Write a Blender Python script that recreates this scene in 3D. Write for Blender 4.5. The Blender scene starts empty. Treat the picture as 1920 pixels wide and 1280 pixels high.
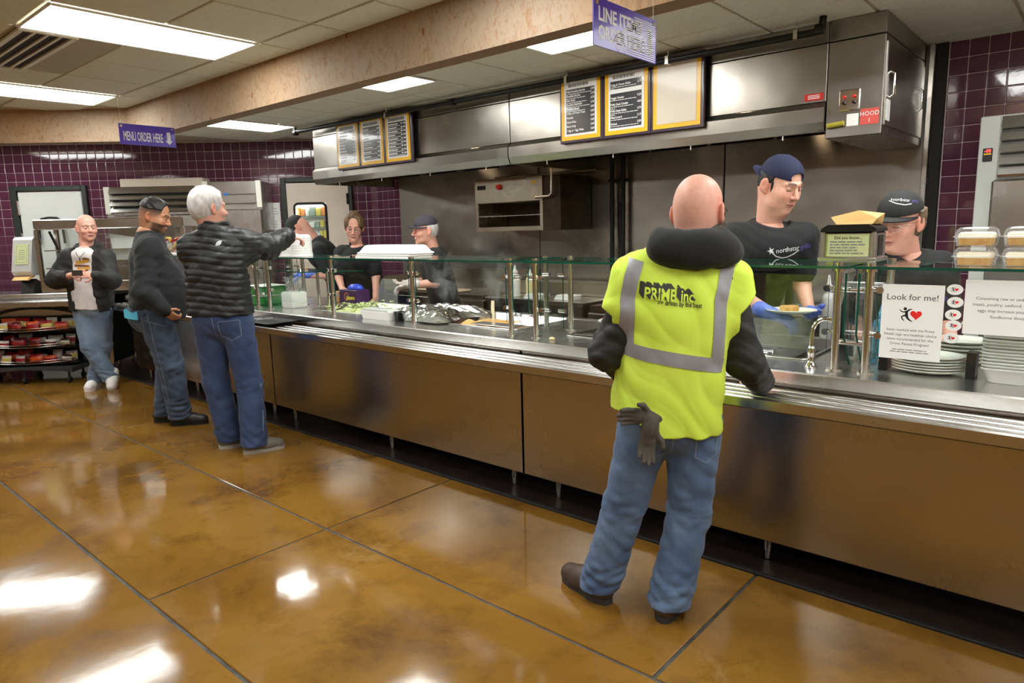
import bpy, bmesh, math, random
import numpy as np
from mathutils import Matrix, Vector
from mathutils.bvhtree import BVHTree

random.seed(7)
scn = bpy.context.scene
COL = scn.collection

# ------------------------------------------------------------------ camera
cam_d = bpy.data.cameras.new('camera')
cam_d.sensor_width = 36.0
cam_d.lens = 1290.0 / 1920.0 * 36.0
cam_d.clip_start = 0.05
cam = bpy.data.objects.new('camera', cam_d)
COL.objects.link(cam)
cam.matrix_world = Matrix((
    (0.75487932, -0.0881603, 0.64991152, 0.0),
    (0.65539564, 0.13882824, -0.74241718, 0.0),
    (-0.02477435, 0.98638455, 0.16257844, 1.55),
    (0, 0, 0, 1)))
scn.camera = cam

# ------------------------------------------------------------------ world and exposure
world = bpy.data.worlds.new('world')
scn.world = world
world.use_nodes = True
world.node_tree.nodes['Background'].inputs[0].default_value = (0.9, 0.92, 1.0, 1)
world.node_tree.nodes['Background'].inputs[1].default_value = 0.05
scn.view_settings.view_transform = 'Standard'
scn.view_settings.look = 'None'
scn.view_settings.gamma = 1.0
scn.view_settings.use_curve_mapping = False
scn.view_settings.exposure = 0.45
LAMP = 12.0                       # strength of the ceiling light panels
scn.cycles.max_bounces = 8
scn.cycles.transparent_max_bounces = 24
scn.cycles.sample_clamp_indirect = 6.0

R2 = math.sqrt(0.5)
DEG = math.radians


# ------------------------------------------------------------------ materials
def nodes(name):
    m = bpy.data.materials.new(name)
    m.use_nodes = True
    nt = m.node_tree
    return m, nt, nt.nodes['Principled BSDF']


def c4(c):
    return (c[0], c[1], c[2], 1.0)


def srgb(r, g, b):
    f = lambda v: (v / 255 / 12.92) if v / 255 <= 0.04045 else ((v / 255 + 0.055) / 1.055) ** 2.4
    return (f(r), f(g), f(b))


def pm(name, col, rough=0.5, metal=0.0, var=None, bump=None, rvar=None, coat=0.0, coatr=0.1,
       spec=None, emit=None, stretch=(1, 1, 1), trans=0.0, sss=0.0, attr=None, sheen=0.0, alpha=1.0):
    """var=(scale, colour2, detail) bump=(scale, strength, distance) rvar=(scale, lo, hi)"""
    m, nt, p = nodes(name)
    N, L = nt.nodes, nt.links
    p.inputs['Base Color'].default_value = c4(col)
    p.inputs['Roughness'].default_value = rough
    p.inputs['Metallic'].default_value = metal
    if coat:
        p.inputs['Coat Weight'].default_value = coat
        p.inputs['Coat Roughness'].default_value = coatr
    if spec is not None:
        p.inputs['Specular IOR Level'].default_value = spec
    if trans:
        p.inputs['Transmission Weight'].default_value = trans
    if sss:
        p.inputs['Subsurface Weight'].default_value = sss
        p.inputs['Subsurface Radius'].default_value = (0.01, 0.004, 0.002)
    if sheen:
        p.inputs['Sheen Weight'].default_value = sheen
    if alpha < 1:
        p.inputs['Alpha'].default_value = alpha
    if emit:
        p.inputs['Emission Color'].default_value = c4(emit[0])
        p.inputs['Emission Strength'].default_value = emit[1]
    if var or bump or rvar:
        tc = N.new('ShaderNodeTexCoord')
        mp = N.new('ShaderNodeMapping')
        mp.inputs['Scale'].default_value = stretch
        L.new(tc.outputs['Object'], mp.inputs['Vector'])
    base = None
    if attr:
        a = N.new('ShaderNodeAttribute')
        a.attribute_name = attr
        base = a.outputs['Color']
        L.new(base, p.inputs['Base Color'])
    if var:
        n = N.new('ShaderNodeTexNoise')
        n.inputs['Scale'].default_value = var[0]
        n.inputs['Detail'].default_value = var[2] if len(var) > 2 else 4
        L.new(mp.outputs[0], n.inputs['Vector'])
        r = N.new('ShaderNodeMapRange')
        r.inputs[1].default_value = 0.35
        r.inputs[2].default_value = 0.65
        L.new(n.outputs['Fac'], r.inputs[0])
        mx = N.new('ShaderNodeMix')
        mx.data_type = 'RGBA'
        mx.inputs[6].default_value = c4(col)
        mx.inputs[7].default_value = c4(var[1])
        if base is not None:
            mx.blend_type = 'MULTIPLY'
            L.new(base, mx.inputs[6])
        L.new(r.outputs[0], mx.inputs[0])
        L.new(mx.outputs[2], p.inputs['Base Color'])
    if rvar:
        n = N.new('ShaderNodeTexNoise')
        n.inputs['Scale'].default_value = rvar[0]
        n.inputs['Detail'].default_value = 5
        L.new(mp.outputs[0], n.inputs['Vector'])
        r = N.new('ShaderNodeMapRange')
        r.inputs[1].default_value = 0.3
        r.inputs[2].default_value = 0.7
        r.inputs[3].default_value = rvar[1]
        r.inputs[4].default_value = rvar[2]
        L.new(n.outputs['Fac'], r.inputs[0])
        L.new(r.outputs[0], p.inputs['Roughness'])
    if bump:
        n = N.new('ShaderNodeTexNoise')
        n.inputs['Scale'].default_value = bump[0]
        n.inputs['Detail'].default_value = 4
        L.new(mp.outputs[0], n.inputs['Vector'])
        b = N.new('ShaderNodeBump')
        b.inputs['Strength'].default_value = bump[1]
        b.inputs['Distance'].default_value = bump[2] if len(bump) > 2 else 0.01
        L.new(n.outputs['Fac'], b.inputs['Height'])
        L.new(b.outputs[0], p.inputs['Normal'])
    return m


def pane_mat(name, tint, refl=1.0, rough=0.0, haze=None):
    """thin clear sheet: see-through with mirror reflections that grow towards grazing angles"""
    m, nt, p = nodes(name)
    N, L = nt.nodes, nt.links
    N.remove(p)
    out = N['Material Output']
    t = N.new('ShaderNodeBsdfTransparent')
    t.inputs[0].default_value = c4(tint)
    g = N.new('ShaderNodeBsdfGlossy')
    g.inputs['Roughness'].default_value = rough
    g.inputs['Color'].default_value = (1, 1, 1, 1)
    fr = N.new('ShaderNodeLayerWeight')
    fr.inputs['Blend'].default_value = 0.5
    pw = N.new('ShaderNodeMath')
    pw.operation = 'POWER'
    pw.inputs[1].default_value = 5.0
    L.new(fr.outputs['Facing'], pw.inputs[0])
    mul = N.new('ShaderNodeMath')
    mul.operation = 'MULTIPLY_ADD'
    mul.inputs[1].default_value = 0.95 * refl
    mul.inputs[2].default_value = 0.04 * refl
    L.new(pw.outputs[0], mul.inputs[0])
    mx = N.new('ShaderNodeMixShader')
    L.new(mul.outputs[0], mx.inputs[0])
    L.new(t.outputs[0], mx.inputs[1])
    L.new(g.outputs[0], mx.inputs[2])
    last = mx
    if haze:
        d = N.new('ShaderNodeBsdfDiffuse')
        d.inputs[0].default_value = c4(haze[0])
        m2 = N.new('ShaderNodeMixShader')
        m2.inputs[0].default_value = haze[1]
        L.new(mx.outputs[0], m2.inputs[1])
        L.new(d.outputs[0], m2.inputs[2])
        last = m2
    L.new(last.outputs[0], out.inputs[0])
    return m


def floor_mat():
    m, nt, p = nodes('stained_concrete')
    N, L = nt.nodes, nt.links
    tc = N.new('ShaderNodeTexCoord')

    def noise(scale, detail, rough=0.6, dist=0.0):
        n = N.new('ShaderNodeTexNoise')
        n.inputs['Scale'].default_value = scale
        n.inputs['Detail'].default_value = detail
        n.inputs['Roughness'].default_value = rough
        n.inputs['Distortion'].default_value = dist
        L.new(tc.outputs['Object'], n.inputs['Vector'])
        return n

    def ramp(src, lo, hi):
        r = N.new('ShaderNodeMapRange')
        r.inputs[1].default_value = lo
        r.inputs[2].default_value = hi
        L.new(src, r.inputs[0])
        return r.outputs[0]

    def mix(fac, a, b):
        x = N.new('ShaderNodeMix')
        x.data_type = 'RGBA'
        L.new(fac, x.inputs[0])
        for i, v in ((6, a), (7, b)):
            if isinstance(v, tuple):
                x.inputs[i].default_value = c4(v)
            else:
                L.new(v, x.inputs[i])
        return x.outputs[2]
    big = noise(0.9, 6, 0.62, 0.4)
    med = noise(2.2, 9, 0.68, 0.25)
    fine = noise(38, 5, 0.7)
    pale = noise(1.7, 9, 0.75, 0.3)
    c = mix(ramp(big.outputs['Fac'], 0.3, 0.7), srgb(116, 80, 26), srgb(144, 106, 44))
    c = mix(ramp(med.outputs['Fac'], 0.48, 0.72), c, srgb(84, 55, 20))
    c = mix(ramp(pale.outputs['Fac'], 0.58, 0.75), c, srgb(148, 116, 74))
    c = mix(ramp(fine.outputs['Fac'], 0.63, 0.8), c, srgb(66, 44, 22))
    L.new(c, p.inputs['Base Color'])
    r = N.new('ShaderNodeMapRange')
    r.inputs[1].default_value = 0.3
    r.inputs[2].default_value = 0.7
    r.inputs[3].default_value = 0.05
    r.inputs[4].default_value = 0.13
    L.new(med.outputs['Fac'], r.inputs[0])
    L.new(r.outputs[0], p.inputs['Roughness'])
    b = N.new('ShaderNodeBump')
    b.inputs['Strength'].default_value = 0.08
    b.inputs['Distance'].default_value = 0.004
    wav = noise(7, 3, 0.5)
    L.new(wav.outputs['Fac'], b.inputs['Height'])
    L.new(b.outputs[0], p.inputs['Normal'])
    p.inputs['Specular IOR Level'].default_value = 0.55
    return m


def plaster_mat():
    m, nt, p = nodes('troweled_plaster')
    N, L = nt.nodes, nt.links
    tc = N.new('ShaderNodeTexCoord')
    mp = N.new('ShaderNodeMapping')
    mp.inputs['Scale'].default_value = (1, 1, 0.55)
    L.new(tc.outputs['Object'], mp.inputs[0])
    n1 = N.new('ShaderNodeTexNoise')
    n1.inputs['Scale'].default_value = 28
    n1.inputs['Detail'].default_value = 8
    n1.inputs['Distortion'].default_value = 1.5
    L.new(mp.outputs[0], n1.inputs['Vector'])
    n2 = N.new('ShaderNodeTexNoise')
    n2.inputs['Scale'].default_value = 1.3
    n2.inputs['Detail'].default_value = 4
    L.new(mp.outputs[0], n2.inputs['Vector'])
    v = N.new('ShaderNodeTexVoronoi')
    v.inputs['Scale'].default_value = 6.5
    v.inputs['Randomness'].default_value = 1.0
    L.new(mp.outputs[0], v.inputs['Vector'])

    def rng(src, a, b):
        r = N.new('ShaderNodeMapRange')
        r.inputs[1].default_value = a
        r.inputs[2].default_value = b
        L.new(src, r.inputs[0])
        return r.outputs[0]

    def mix(f, a, b):
        x = N.new('ShaderNodeMix')
        x.data_type = 'RGBA'
        L.new(f, x.inputs[0])
        for i, q in ((6, a), (7, b)):
            if isinstance(q, tuple):
                x.inputs[i].default_value = c4(q)
            else:
                L.new(q, x.inputs[i])
        return x.outputs[2]
    c = mix(rng(n2.outputs['Fac'], 0.38, 0.62), srgb(178, 144, 106), srgb(168, 148, 126))
    c = mix(rng(n1.outputs['Fac'], 0.5, 0.7), c, srgb(156, 120, 88))
    c = mix(rng(v.outputs['Distance'], 0.10, 0.07), c, srgb(140, 92, 52))
    L.new(c, p.inputs['Base Color'])
    p.inputs['Roughness'].default_value = 0.7
    b = N.new('ShaderNodeBump')
    b.inputs['Strength'].default_value = 0.6
    b.inputs['Distance'].default_value = 0.008
    L.new(n1.outputs['Fac'], b.inputs['Height'])
    L.new(b.outputs[0], p.inputs['Normal'])
    return m


def steel_mat(name, col=(0.62, 0.60, 0.57), lo=0.2, hi=0.32, stretch=(60, 60, 0.5), wav=0.02, smudge=0.88):
    m, nt, p = nodes(name)
    N, L = nt.nodes, nt.links
    p.inputs['Metallic'].default_value = 1.0
    tc = N.new('ShaderNodeTexCoord')
    mp = N.new('ShaderNodeMapping')
    mp.inputs['Scale'].default_value = stretch
    L.new(tc.outputs['Object'], mp.inputs[0])
    n1 = N.new('ShaderNodeTexNoise')
    n1.inputs['Scale'].default_value = 14
    n1.inputs['Detail'].default_value = 3
    L.new(mp.outputs[0], n1.inputs['Vector'])
    n2 = N.new('ShaderNodeTexNoise')
    n2.inputs['Scale'].default_value = 1.8
    n2.inputs['Detail'].default_value = 3
    L.new(tc.outputs['Object'], n2.inputs['Vector'])
    a = N.new('ShaderNodeMath')
    a.operation = 'MULTIPLY_ADD'
    a.inputs[1].default_value = 0.12
    L.new(n1.outputs['Fac'], a.inputs[0])
    L.new(n2.outputs['Fac'], a.inputs[2])
    r = N.new('ShaderNodeMapRange')
    r.inputs[1].default_value = 0.36
    r.inputs[2].default_value = 0.76
    r.inputs[3].default_value = lo
    r.inputs[4].default_value = hi
    L.new(a.outputs[0], r.inputs[0])
    L.new(r.outputs[0], p.inputs['Roughness'])
    mx = N.new('ShaderNodeMix')
    mx.data_type = 'RGBA'
    mx.inputs[6].default_value = c4(col)
    mx.inputs[7].default_value = c4([v * smudge for v in col])
    L.new(n2.outputs['Fac'], mx.inputs[0])
    L.new(mx.outputs[2], p.inputs['Base Color'])
    n3 = N.new('ShaderNodeTexNoise')
    n3.inputs['Scale'].default_value = 1.6
    n3.inputs['Detail'].default_value = 2
    L.new(tc.outputs['Object'], n3.inputs['Vector'])
    b = N.new('ShaderNodeBump')
    b.inputs['Strength'].default_value = 0.5
    b.inputs['Distance'].default_value = wav
    L.new(n3.outputs['Fac'], b.inputs['Height'])
    L.new(b.outputs[0], p.inputs['Normal'])
    return m


M = {}
M['floor'] = floor_mat()
M['joint'] = pm('joint_filler', srgb(46, 44, 42), 0.6, var=(12, srgb(80, 76, 70)))
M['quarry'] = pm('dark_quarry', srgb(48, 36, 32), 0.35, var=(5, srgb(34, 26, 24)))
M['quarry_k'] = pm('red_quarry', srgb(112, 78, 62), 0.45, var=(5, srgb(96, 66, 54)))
M['plaster'] = plaster_mat()
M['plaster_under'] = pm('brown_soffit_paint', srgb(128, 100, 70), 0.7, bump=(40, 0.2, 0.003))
M['ceil'] = pm('ceiling_panel', srgb(216, 216, 202), 0.9, var=(90, srgb(204, 203, 186)), bump=(160, 0.35, 0.003))
M['ceil_grid'] = pm('ceiling_grid', srgb(168, 158, 134), 0.6)
M['tile'] = pm('purple_glazed_tile', srgb(98, 54, 74), 0.07, var=(3, srgb(84, 44, 66)), bump=(5, 0.25, 0.006), coat=0.4, coatr=0.04)
M['grout'] = pm('grout', srgb(196, 176, 178), 0.8)
M['wall_tan'] = pm('tan_wall_paint', srgb(190, 160, 120), 0.7, var=(2, srgb(176, 146, 108)))
M['steel'] = steel_mat('brushed_steel')
M['steel_h'] = steel_mat('brushed_steel_horizontal', stretch=(0.5, 60, 60), lo=0.18, hi=0.28)
M['steel_top'] = steel_mat('worktop_steel', (0.70, 0.69, 0.67), 0.2, 0.3, (0.5, 60, 60), wav=0.004)
M['steel_hood'] = steel_mat('hood_steel', (0.37, 0.35, 0.315), 0.25, 0.35, (60, 60, 0.5), wav=0.03)
M['steel_back'] = steel_mat('wall_steel', (0.46, 0.43, 0.39), 0.24, 0.40, (60, 60, 0.5), wav=0.06, smudge=0.72)
M['chrome'] = pm('chrome', (0.8, 0.8, 0.8), 0.08, 1.0)
M['post'] = pm('satin_steel_post', (0.68, 0.66, 0.62), 0.2, 1.0)
M['dark_metal'] = pm('dark_metal', srgb(34, 34, 34), 0.4, 0.6)
M['black'] = pm('black_plastic', srgb(20, 20, 22), 0.4)
M['rubber'] = pm('black_rubber', srgb(16, 16, 16), 0.7)
M['pane'] = pane_mat('clear_pane', (0.965, 0.985, 0.975), 0.85)
M['pane_edge'] = pm('green_glass_edge', srgb(14, 74, 58), 0.1, spec=0.6)
M['clear'] = pane_mat('clear_plastic', (0.95, 0.95, 0.95), 1.2, 0.06, ((0.9, 0.9, 0.9), 0.08))
M['white'] = pm('white_foam', srgb(236, 234, 230), 0.6, sss=0.05)
M['white_gloss'] = pm('white_china', srgb(226, 226, 216), 0.15, coat=0.3)
M['paper'] = pm('white_paper', srgb(238, 238, 236), 0.7)
M['ink'] = pm('grey_ink', srgb(62, 62, 66), 0.7)
M['ink_l'] = pm('pale_grey_ink', srgb(128, 128, 130), 0.7)
M['ink_k'] = pm('black_ink', srgb(22, 20, 24), 0.6)
M['red_ink'] = pm('red_ink', srgb(226, 36, 30), 0.5)
M['lamp'] = pm('lamp_diffuser', (1, 1, 1), 0.5, emit=((0.985, 1.0, 0.97), LAMP))
M['lamp_frame'] = pm('lamp_frame_white', srgb(214, 212, 200), 0.4)


# ------------------------------------------------------------------ mesh helpers
_hull = {}


def chamfer_topo():
    if _hull:
        return _hull['f']
    vs = []
    for sx in (-1, 1):
        for sy in (-1, 1):
            for sz in (-1, 1):
                for a in range(3):
                    s = [0.8, 0.8, 0.8]
                    s[a] = 1.0
                    vs.append((sx * s[0], sy * s[1], sz * s[2]))
    bm = bmesh.new()
    bv = [bm.verts.new(v) for v in vs]
    for i, v in enumerate(bv):
        v.index = i
    bmesh.ops.convex_hull(bm, input=bv)
    bmesh.ops.dissolve_limit(bm, angle_limit=0.01, verts=bm.verts, edges=bm.edges)
    bmesh.ops.recalc_face_normals(bm, faces=bm.faces)
    _hull['f'] = [[v.index for v in f.verts] for f in bm.faces]
    bm.free()
    return _hull['f']


FR = {}


class MB:
    def __init__(s):
        s.v, s.f, s.m, s.s = [], [], [], []

    def add(s, vs, fs, mi=0, smooth=False):
        o = len(s.v)
        s.v += [tuple(map(float, v)) for v in vs]
        for f in fs:
            s.f.append([i + o for i in f])
            s.m.append(mi)
            s.s.append(smooth)
        return s

    def box(s, x0, x1, y0, y1, z0, z1, mi=0, b=0.0):
        if b > 0:
            c = ((x0 + x1) / 2, (y0 + y1) / 2, (z0 + z1) / 2)
            h = (abs(x1 - x0) / 2, abs(y1 - y0) / 2, abs(z1 - z0) / 2)
            b = min(b, 0.49 * 2 * min(h))
            vs = []
            for sx in (-1, 1):
                for sy in (-1, 1):
                    for sz in (-1, 1):
                        for a in range(3):
                            q = [h[i] - (0 if i == a else b) for i in range(3)]
                            vs.append((c[0] + sx * q[0], c[1] + sy * q[1], c[2] + sz * q[2]))
            return s.add(vs, chamfer_topo(), mi)
        vs = [(x, y, z) for z in (z0, z1) for y in (y0, y1) for x in (x0, x1)]
        return s.add(vs, [(0, 2, 3, 1), (4, 5, 7, 6), (0, 1, 5, 4), (2, 6, 7, 3), (0, 4, 6, 2), (1, 3, 7, 5)], mi)

    def obox(s, c, ax, h, mi=0):
        """oriented box: centre, three axes, half sizes"""
        c = Vector(c)
        vs = [c + ax[0] * (h[0] * i) + ax[1] * (h[1] * j) + ax[2] * (h[2] * k) for k in (-1, 1) for j in (-1, 1) for i in (-1, 1)]
        return s.add(vs, [(0, 2, 3, 1), (4, 5, 7, 6), (0, 1, 5, 4), (2, 6, 7, 3), (0, 4, 6, 2), (1, 3, 7, 5)], mi)

    def cyl(s, p, q, r, n=12, r2=None, mi=0, smooth=True, caps=True):
        p, q = Vector(p), Vector(q)
        r2 = r if r2 is None else r2
        d = (q - p).normalized()
        a = d.orthogonal().normalized()
        b = d.cross(a)
        ring = [(a * math.cos(2 * math.pi * i / n) + b * math.sin(2 * math.pi * i / n)) for i in range(n)]
        vs = [p + w * r for w in ring] + [q + w * r2 for w in ring]
        s.add(vs, [(i, (i + 1) % n, n + (i + 1) % n, n + i) for i in range(n)], mi, smooth)
        if caps:
            s.add(vs, [list(range(n - 1, -1, -1)), list(range(n, 2 * n))], mi)
        return s

    def tube(s, pts, r, n=8, mi=0, closed=False):
        pts = [Vector(p) for p in pts]
        k = len(pts)
        rr = r if isinstance(r, (list, tuple)) else [r] * k
        up = None
        vs = []
        for i, p in enumerate(pts):
            d = (pts[min(i + 1, k - 1)] - pts[max(i - 1, 0)])
            if closed:
                d = pts[(i + 1) % k] - pts[(i - 1) % k]
            d.normalize()
            if up is None:
                up = d.orthogonal().normalized()
            a = (up - d * up.dot(d)).normalized()
            up = a
            b = d.cross(a)
            vs += [p + (a * math.cos(2 * math.pi * j / n) + b * math.sin(2 * math.pi * j / n)) * rr[i] for j in range(n)]
        fs = []
        for i in range(k if closed else k - 1):
            o, o2 = i * n, ((i + 1) % k) * n
            fs += [(o + j, o + (j + 1) % n, o2 + (j + 1) % n, o2 + j) for j in range(n)]
        s.add(vs, fs, mi, True)
        if not closed:
            s.add(vs[:n], [list(range(n - 1, -1, -1))], mi)
            s.add(vs[-n:], [list(range(n))], mi)
        return s

    def lathe(s, prof, n=24, c=(0, 0, 0), mi=0, smooth=True, sx=1.0, sy=1.0):
        vs, fs = [], []
        for (r, z) in prof:
            for j in range(n):
                a = 2 * math.pi * j / n
                vs.append((c[0] + r * math.cos(a) * sx, c[1] + r * math.sin(a) * sy, c[2] + z))
        for i in range(len(prof) - 1):
            o, o2 = i * n, (i + 1) * n
            fs += [(o + j, o + (j + 1) % n, o2 + (j + 1) % n, o2 + j) for j in range(n)]
        return s.add(vs, fs, mi, smooth)

    def prism(s, poly, org, ex, ey, ez, t, mi=0, edge=None):
        """polygon poly in plane (ex,ey) at org, extruded by t along ez (centred)"""
        org, ex, ey, ez = Vector(org), Vector(ex), Vector(ey), Vector(ez)
        n = len(poly)
        lo = [org + ex * x + ey * y - ez * (t / 2) for x, y in poly]
        hi = [p + ez * t for p in lo]
        em = mi if edge is None else edge
        s.add(lo + hi, [list(range(n - 1, -1, -1)), list(range(n, 2 * n))], mi)
        return s.add(lo + hi, [(i, (i + 1) % n, n + (i + 1) % n, n + i) for i in range(n)], em)

    def quad(s, a, b, c, d, mi=0):
        return s.add([a, b, c, d], [(0, 1, 2, 3)], mi)

    def grid(s, fn, nu, nv, mi=0, smooth=True, wrap=False):
        vs = [fn(i / (nu if wrap else nu - 1), j / (nv - 1)) for j in range(nv) for i in range(nu)]
        fs = []
        for j in range(nv - 1):
            for i in range(nu if wrap else nu - 1):
                i2 = (i + 1) % nu
                fs.append((j * nu + i, j * nu + i2, (j + 1) * nu + i2, (j + 1) * nu + i))
        return s.add(vs, fs, mi, smooth)

    def mesh(s, name, mats, off=(0, 0, 0)):
        me = bpy.data.meshes.new(name)
        me.from_pydata([(x - off[0], y - off[1], z - off[2]) for x, y, z in s.v], [], s.f)
        for mt in (mats if isinstance(mats, (list, tuple)) else [mats]):
            me.materials.append(M[mt] if isinstance(mt, str) else mt)
        me.polygons.foreach_set('material_index', s.m)
        me.polygons.foreach_set('use_smooth', s.s)
        me.update()
        return me

    def build(s, name, mats, parent=None, o=(0, 0, 0), rz=0.0):
        if parent is not None:
            po, _ = FR[parent]
            ob = bpy.data.objects.new(name, s.mesh(name, mats, po))
            COL.objects.link(ob)
            ob.parent = parent
            FR[ob] = (po, 0)
            return ob
        ob = bpy.data.objects.new(name, s.mesh(name, mats, o))
        COL.objects.link(ob)
        ob.location = Matrix.Rotation(rz, 3, 'Z') @ Vector(o)
        ob.rotation_euler = (0, 0, rz)
        FR[ob] = (tuple(o), rz)
        return ob


def tag(ob, label, cat, group=None, kind=None):
    ob['label'] = label
    ob['category'] = cat
    if group:
        ob['group'] = group
    if kind:
        ob['kind'] = kind
    return ob


def struct(ob):
    ob['kind'] = 'structure'
    return ob


def root(name, o, label, cat, group=None, rz=0.0):
    ob = bpy.data.objects.new(name, None)
    COL.objects.link(ob)
    ob.location = Matrix.Rotation(rz, 3, 'Z') @ Vector(o)
    ob.rotation_euler = (0, 0, rz)
    ob.empty_display_size = 0.05
    FR[ob] = (tuple(o), rz)
    return tag(ob, label, cat, group)


def inst(name, me, parent, loc):
    """child that shares mesh data; loc in the parent's frame coordinates"""
    ob = bpy.data.objects.new(name, me)
    COL.objects.link(ob)
    ob.parent = parent
    po = FR[parent][0]
    ob.location = (loc[0] - po[0], loc[1] - po[1], loc[2] - po[2])
    return ob


_text = {}


def text_mesh(body, size, align='LEFT', bold=0.0, xs=1.0, shear=0.0, space=1.0):
    """flat lettering as (verts, faces) in the XY plane"""
    key = (body, size, align, bold, xs, shear, space)
    if key in _text:
        return _text[key]
    cu = bpy.data.curves.new('lettering', 'FONT')
    cu.body = body
    cu.size = size
    cu.align_x = align
    cu.offset = bold
    cu.shear = shear
    cu.space_character = space
    cu.resolution_u = 2
    ob = bpy.data.objects.new('lettering', cu)
    COL.objects.link(ob)
    dg = bpy.context.evaluated_depsgraph_get()
    me = bpy.data.meshes.new_from_object(ob.evaluated_get(dg))
    vs = [(v.co.x * xs, v.co.y) for v in me.vertices]
    fs = [list(p.vertices) for p in me.polygons]
    bpy.data.objects.remove(ob)
    bpy.data.meshes.remove(me)
    bpy.data.curves.remove(cu)
    _text[key] = (vs, fs)
    return vs, fs


def letters(mb, body, size, org, ex, ey, mi=0, **k):
    vs, fs = text_mesh(body, size, **k)
    org, ex, ey = Vector(org), Vector(ex), Vector(ey)
    mb.add([org + ex * x + ey * y for x, y in vs], fs, mi)
    return mb


def poly_flat(mb, poly, org, ex, ey, mi=0):
    org, ex, ey = Vector(org), Vector(ex), Vector(ey)
    return mb.add([org + ex * x + ey * y for x, y in poly], [list(range(len(poly)))], mi)


def arc(cx, cy, r, a0, a1, n, rx=None):
    rx = r if rx is None else rx
    return [(cx + rx * math.cos(DEG(a0 + (a1 - a0) * i / n)), cy + r * math.sin(DEG(a0 + (a1 - a0) * i / n))) for i in range(n + 1)]


X_, Y_, Z_ = Vector((1, 0, 0)), Vector((0, 1, 0)), Vector((0, 0, 1))

# ================================================================== SETTING
ZC, ZK = 2.80, 2.72                # ceiling heights: dining side, kitchen side
YB, KD = 5.70, 9.303               # back wall plane, diagonal wall plane (distance along its normal)
D45 = DEG(45)
UC = (-7.457 + 5.7) * R2           # where the diagonal wall meets the back wall


def ceiling_light(x0, x1, y0, y1, z, label, rz=0.0):
    r = root('ceiling_light', ((x0 + x1) / 2, (y0 + y1) / 2, z), label, 'ceiling light', 'fluorescent ceiling lights', rz)
    w = 0.02
    MB().box(x0, x1, y0, y0 + w, z - 0.012, z, 0, 0.003).box(x0, x1, y1 - w, y1, z - 0.012, z, 0, 0.003) \
        .box(x0, x0 + w, y0 + w, y1 - w, z - 0.012, z, 0, 0.003).box(x1 - w, x1, y0 + w, y1 - w, z - 0.012, z, 0, 0.003).build('frame', 'lamp_frame', r)
    MB().box(x0 + w, x1 - w, y0 + w, y1 - w, z - 0.007, z - 0.002).build('diffuser', 'lamp', r)
    return r


ceiling_light(-5.01, -4.405, 1.35, 2.56, ZC, 'large bright ceiling panel beside the slotted air vent')
ceiling_light(-7.43, -6.825, 1.35, 2.56, ZC, 'bright ceiling panel nearest the corner of the plaster beam')
ceiling_light(-7.5, -6.95, 3.2, 4.42, ZK, 'kitchen ceiling panel seen under the beam above the menu order sign')
ceiling_light(-4.775, -4.17, 2.99, 3.95, ZK, 'kitchen ceiling panel over the first three menu boards')
ceiling_light(-3.03, -2.43, 2.99, 3.95, ZK, 'kitchen ceiling panel partly hidden by the line items sign')
# the same fixtures carry on over the rest of the room
for i, (lx, ly) in enumerate([(-2.29, 1.35), (0.13, 1.35), (2.5, 1.35), (-7.1, -1.6), (-4.7, -1.6), (-2.29, -1.6), (0.13, -1.6), (2.5, -1.6), (-9.9, -1.2)]):
    ceiling_light(lx - 0.3025, lx + 0.3025, ly, ly + 1.21, ZC, 'fluorescent ceiling panel over the dining floor')
for i, (lx, ly) in enumerate([(-0.6, 3.0), (1.6, 3.2)]):
    ceiling_light(lx - 0.3025, lx + 0.3025, ly, ly + 1.21, ZK, 'fluorescent ceiling panel over the serving line')
ceiling_light(-5.9, -4.69, 7.9, 8.5, ZK, 'fluorescent ceiling panel behind the beam over the snack counter', D45)

# ---- floor
fl = struct(MB().box(-13, 4, -4.5, 2.85, -0.08, -0.006).build('floor', 'joint'))
G = 0.0075
rows = [((1.93, 2.85), [4, 0.87, -1.08, -3.03, -6.65, -13]), ((1.02, 1.93), [4, 0.9, -3.03, -6.65, -13]),
        ((0.09, 1.02), [4, 0.87, -6.2, -13]), ((-4.5, 0.09), [4, 0.87, -5, -13])]
for (y0, y1), xs in rows:
    for a, b in zip(xs[1:], xs[:-1]):
        MB().box(a + G, b - G, y0 + G, y1 - G, -0.02, 0.0, 0, 0.003).build('concrete_slab', 'floor', fl)
struct(MB().box(-13.5, 4, 3.86, 5.8, -0.08, -0.004).build('floor_kitchen', 'quarry_k'))
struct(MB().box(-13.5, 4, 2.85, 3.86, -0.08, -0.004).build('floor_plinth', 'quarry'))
struct(MB().box(-8.6, 4, 2.84, 2.865, -0.004, 0.012, 0, 0.003).build('trim_1', 'rubber'))

# ---- beam of troweled plaster that edges the kitchen ceiling
bx, by, bz = -7.5, 2.85, 2.495
tk = 0.13
L_ = 6.0
c0 = (bx, by)
d_ = (-R2, -R2)
far = (bx + d_[0] * L_, by + d_[1] * L_)
nb = (bx - tk * math.tan(DEG(22.5)), by + tk)
farb = (far[0] - R2 * tk, far[1] + R2 * tk)
pts = [(4, by), c0, far, farb, nb, (4, by + tk)]
bm = MB()
n = len(pts)
lo = [(x, y, bz) for x, y in pts]
hi = [(x, y, ZC + 0.01) for x, y in pts]
for i in range(n):
    j = (i + 1) % n
    bm.quad(lo[j], lo[i], hi[i], hi[j], 0)
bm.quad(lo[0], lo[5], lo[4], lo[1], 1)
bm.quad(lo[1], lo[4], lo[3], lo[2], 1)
struct(bm.build('beam', ['plaster', 'plaster_under']))

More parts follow.
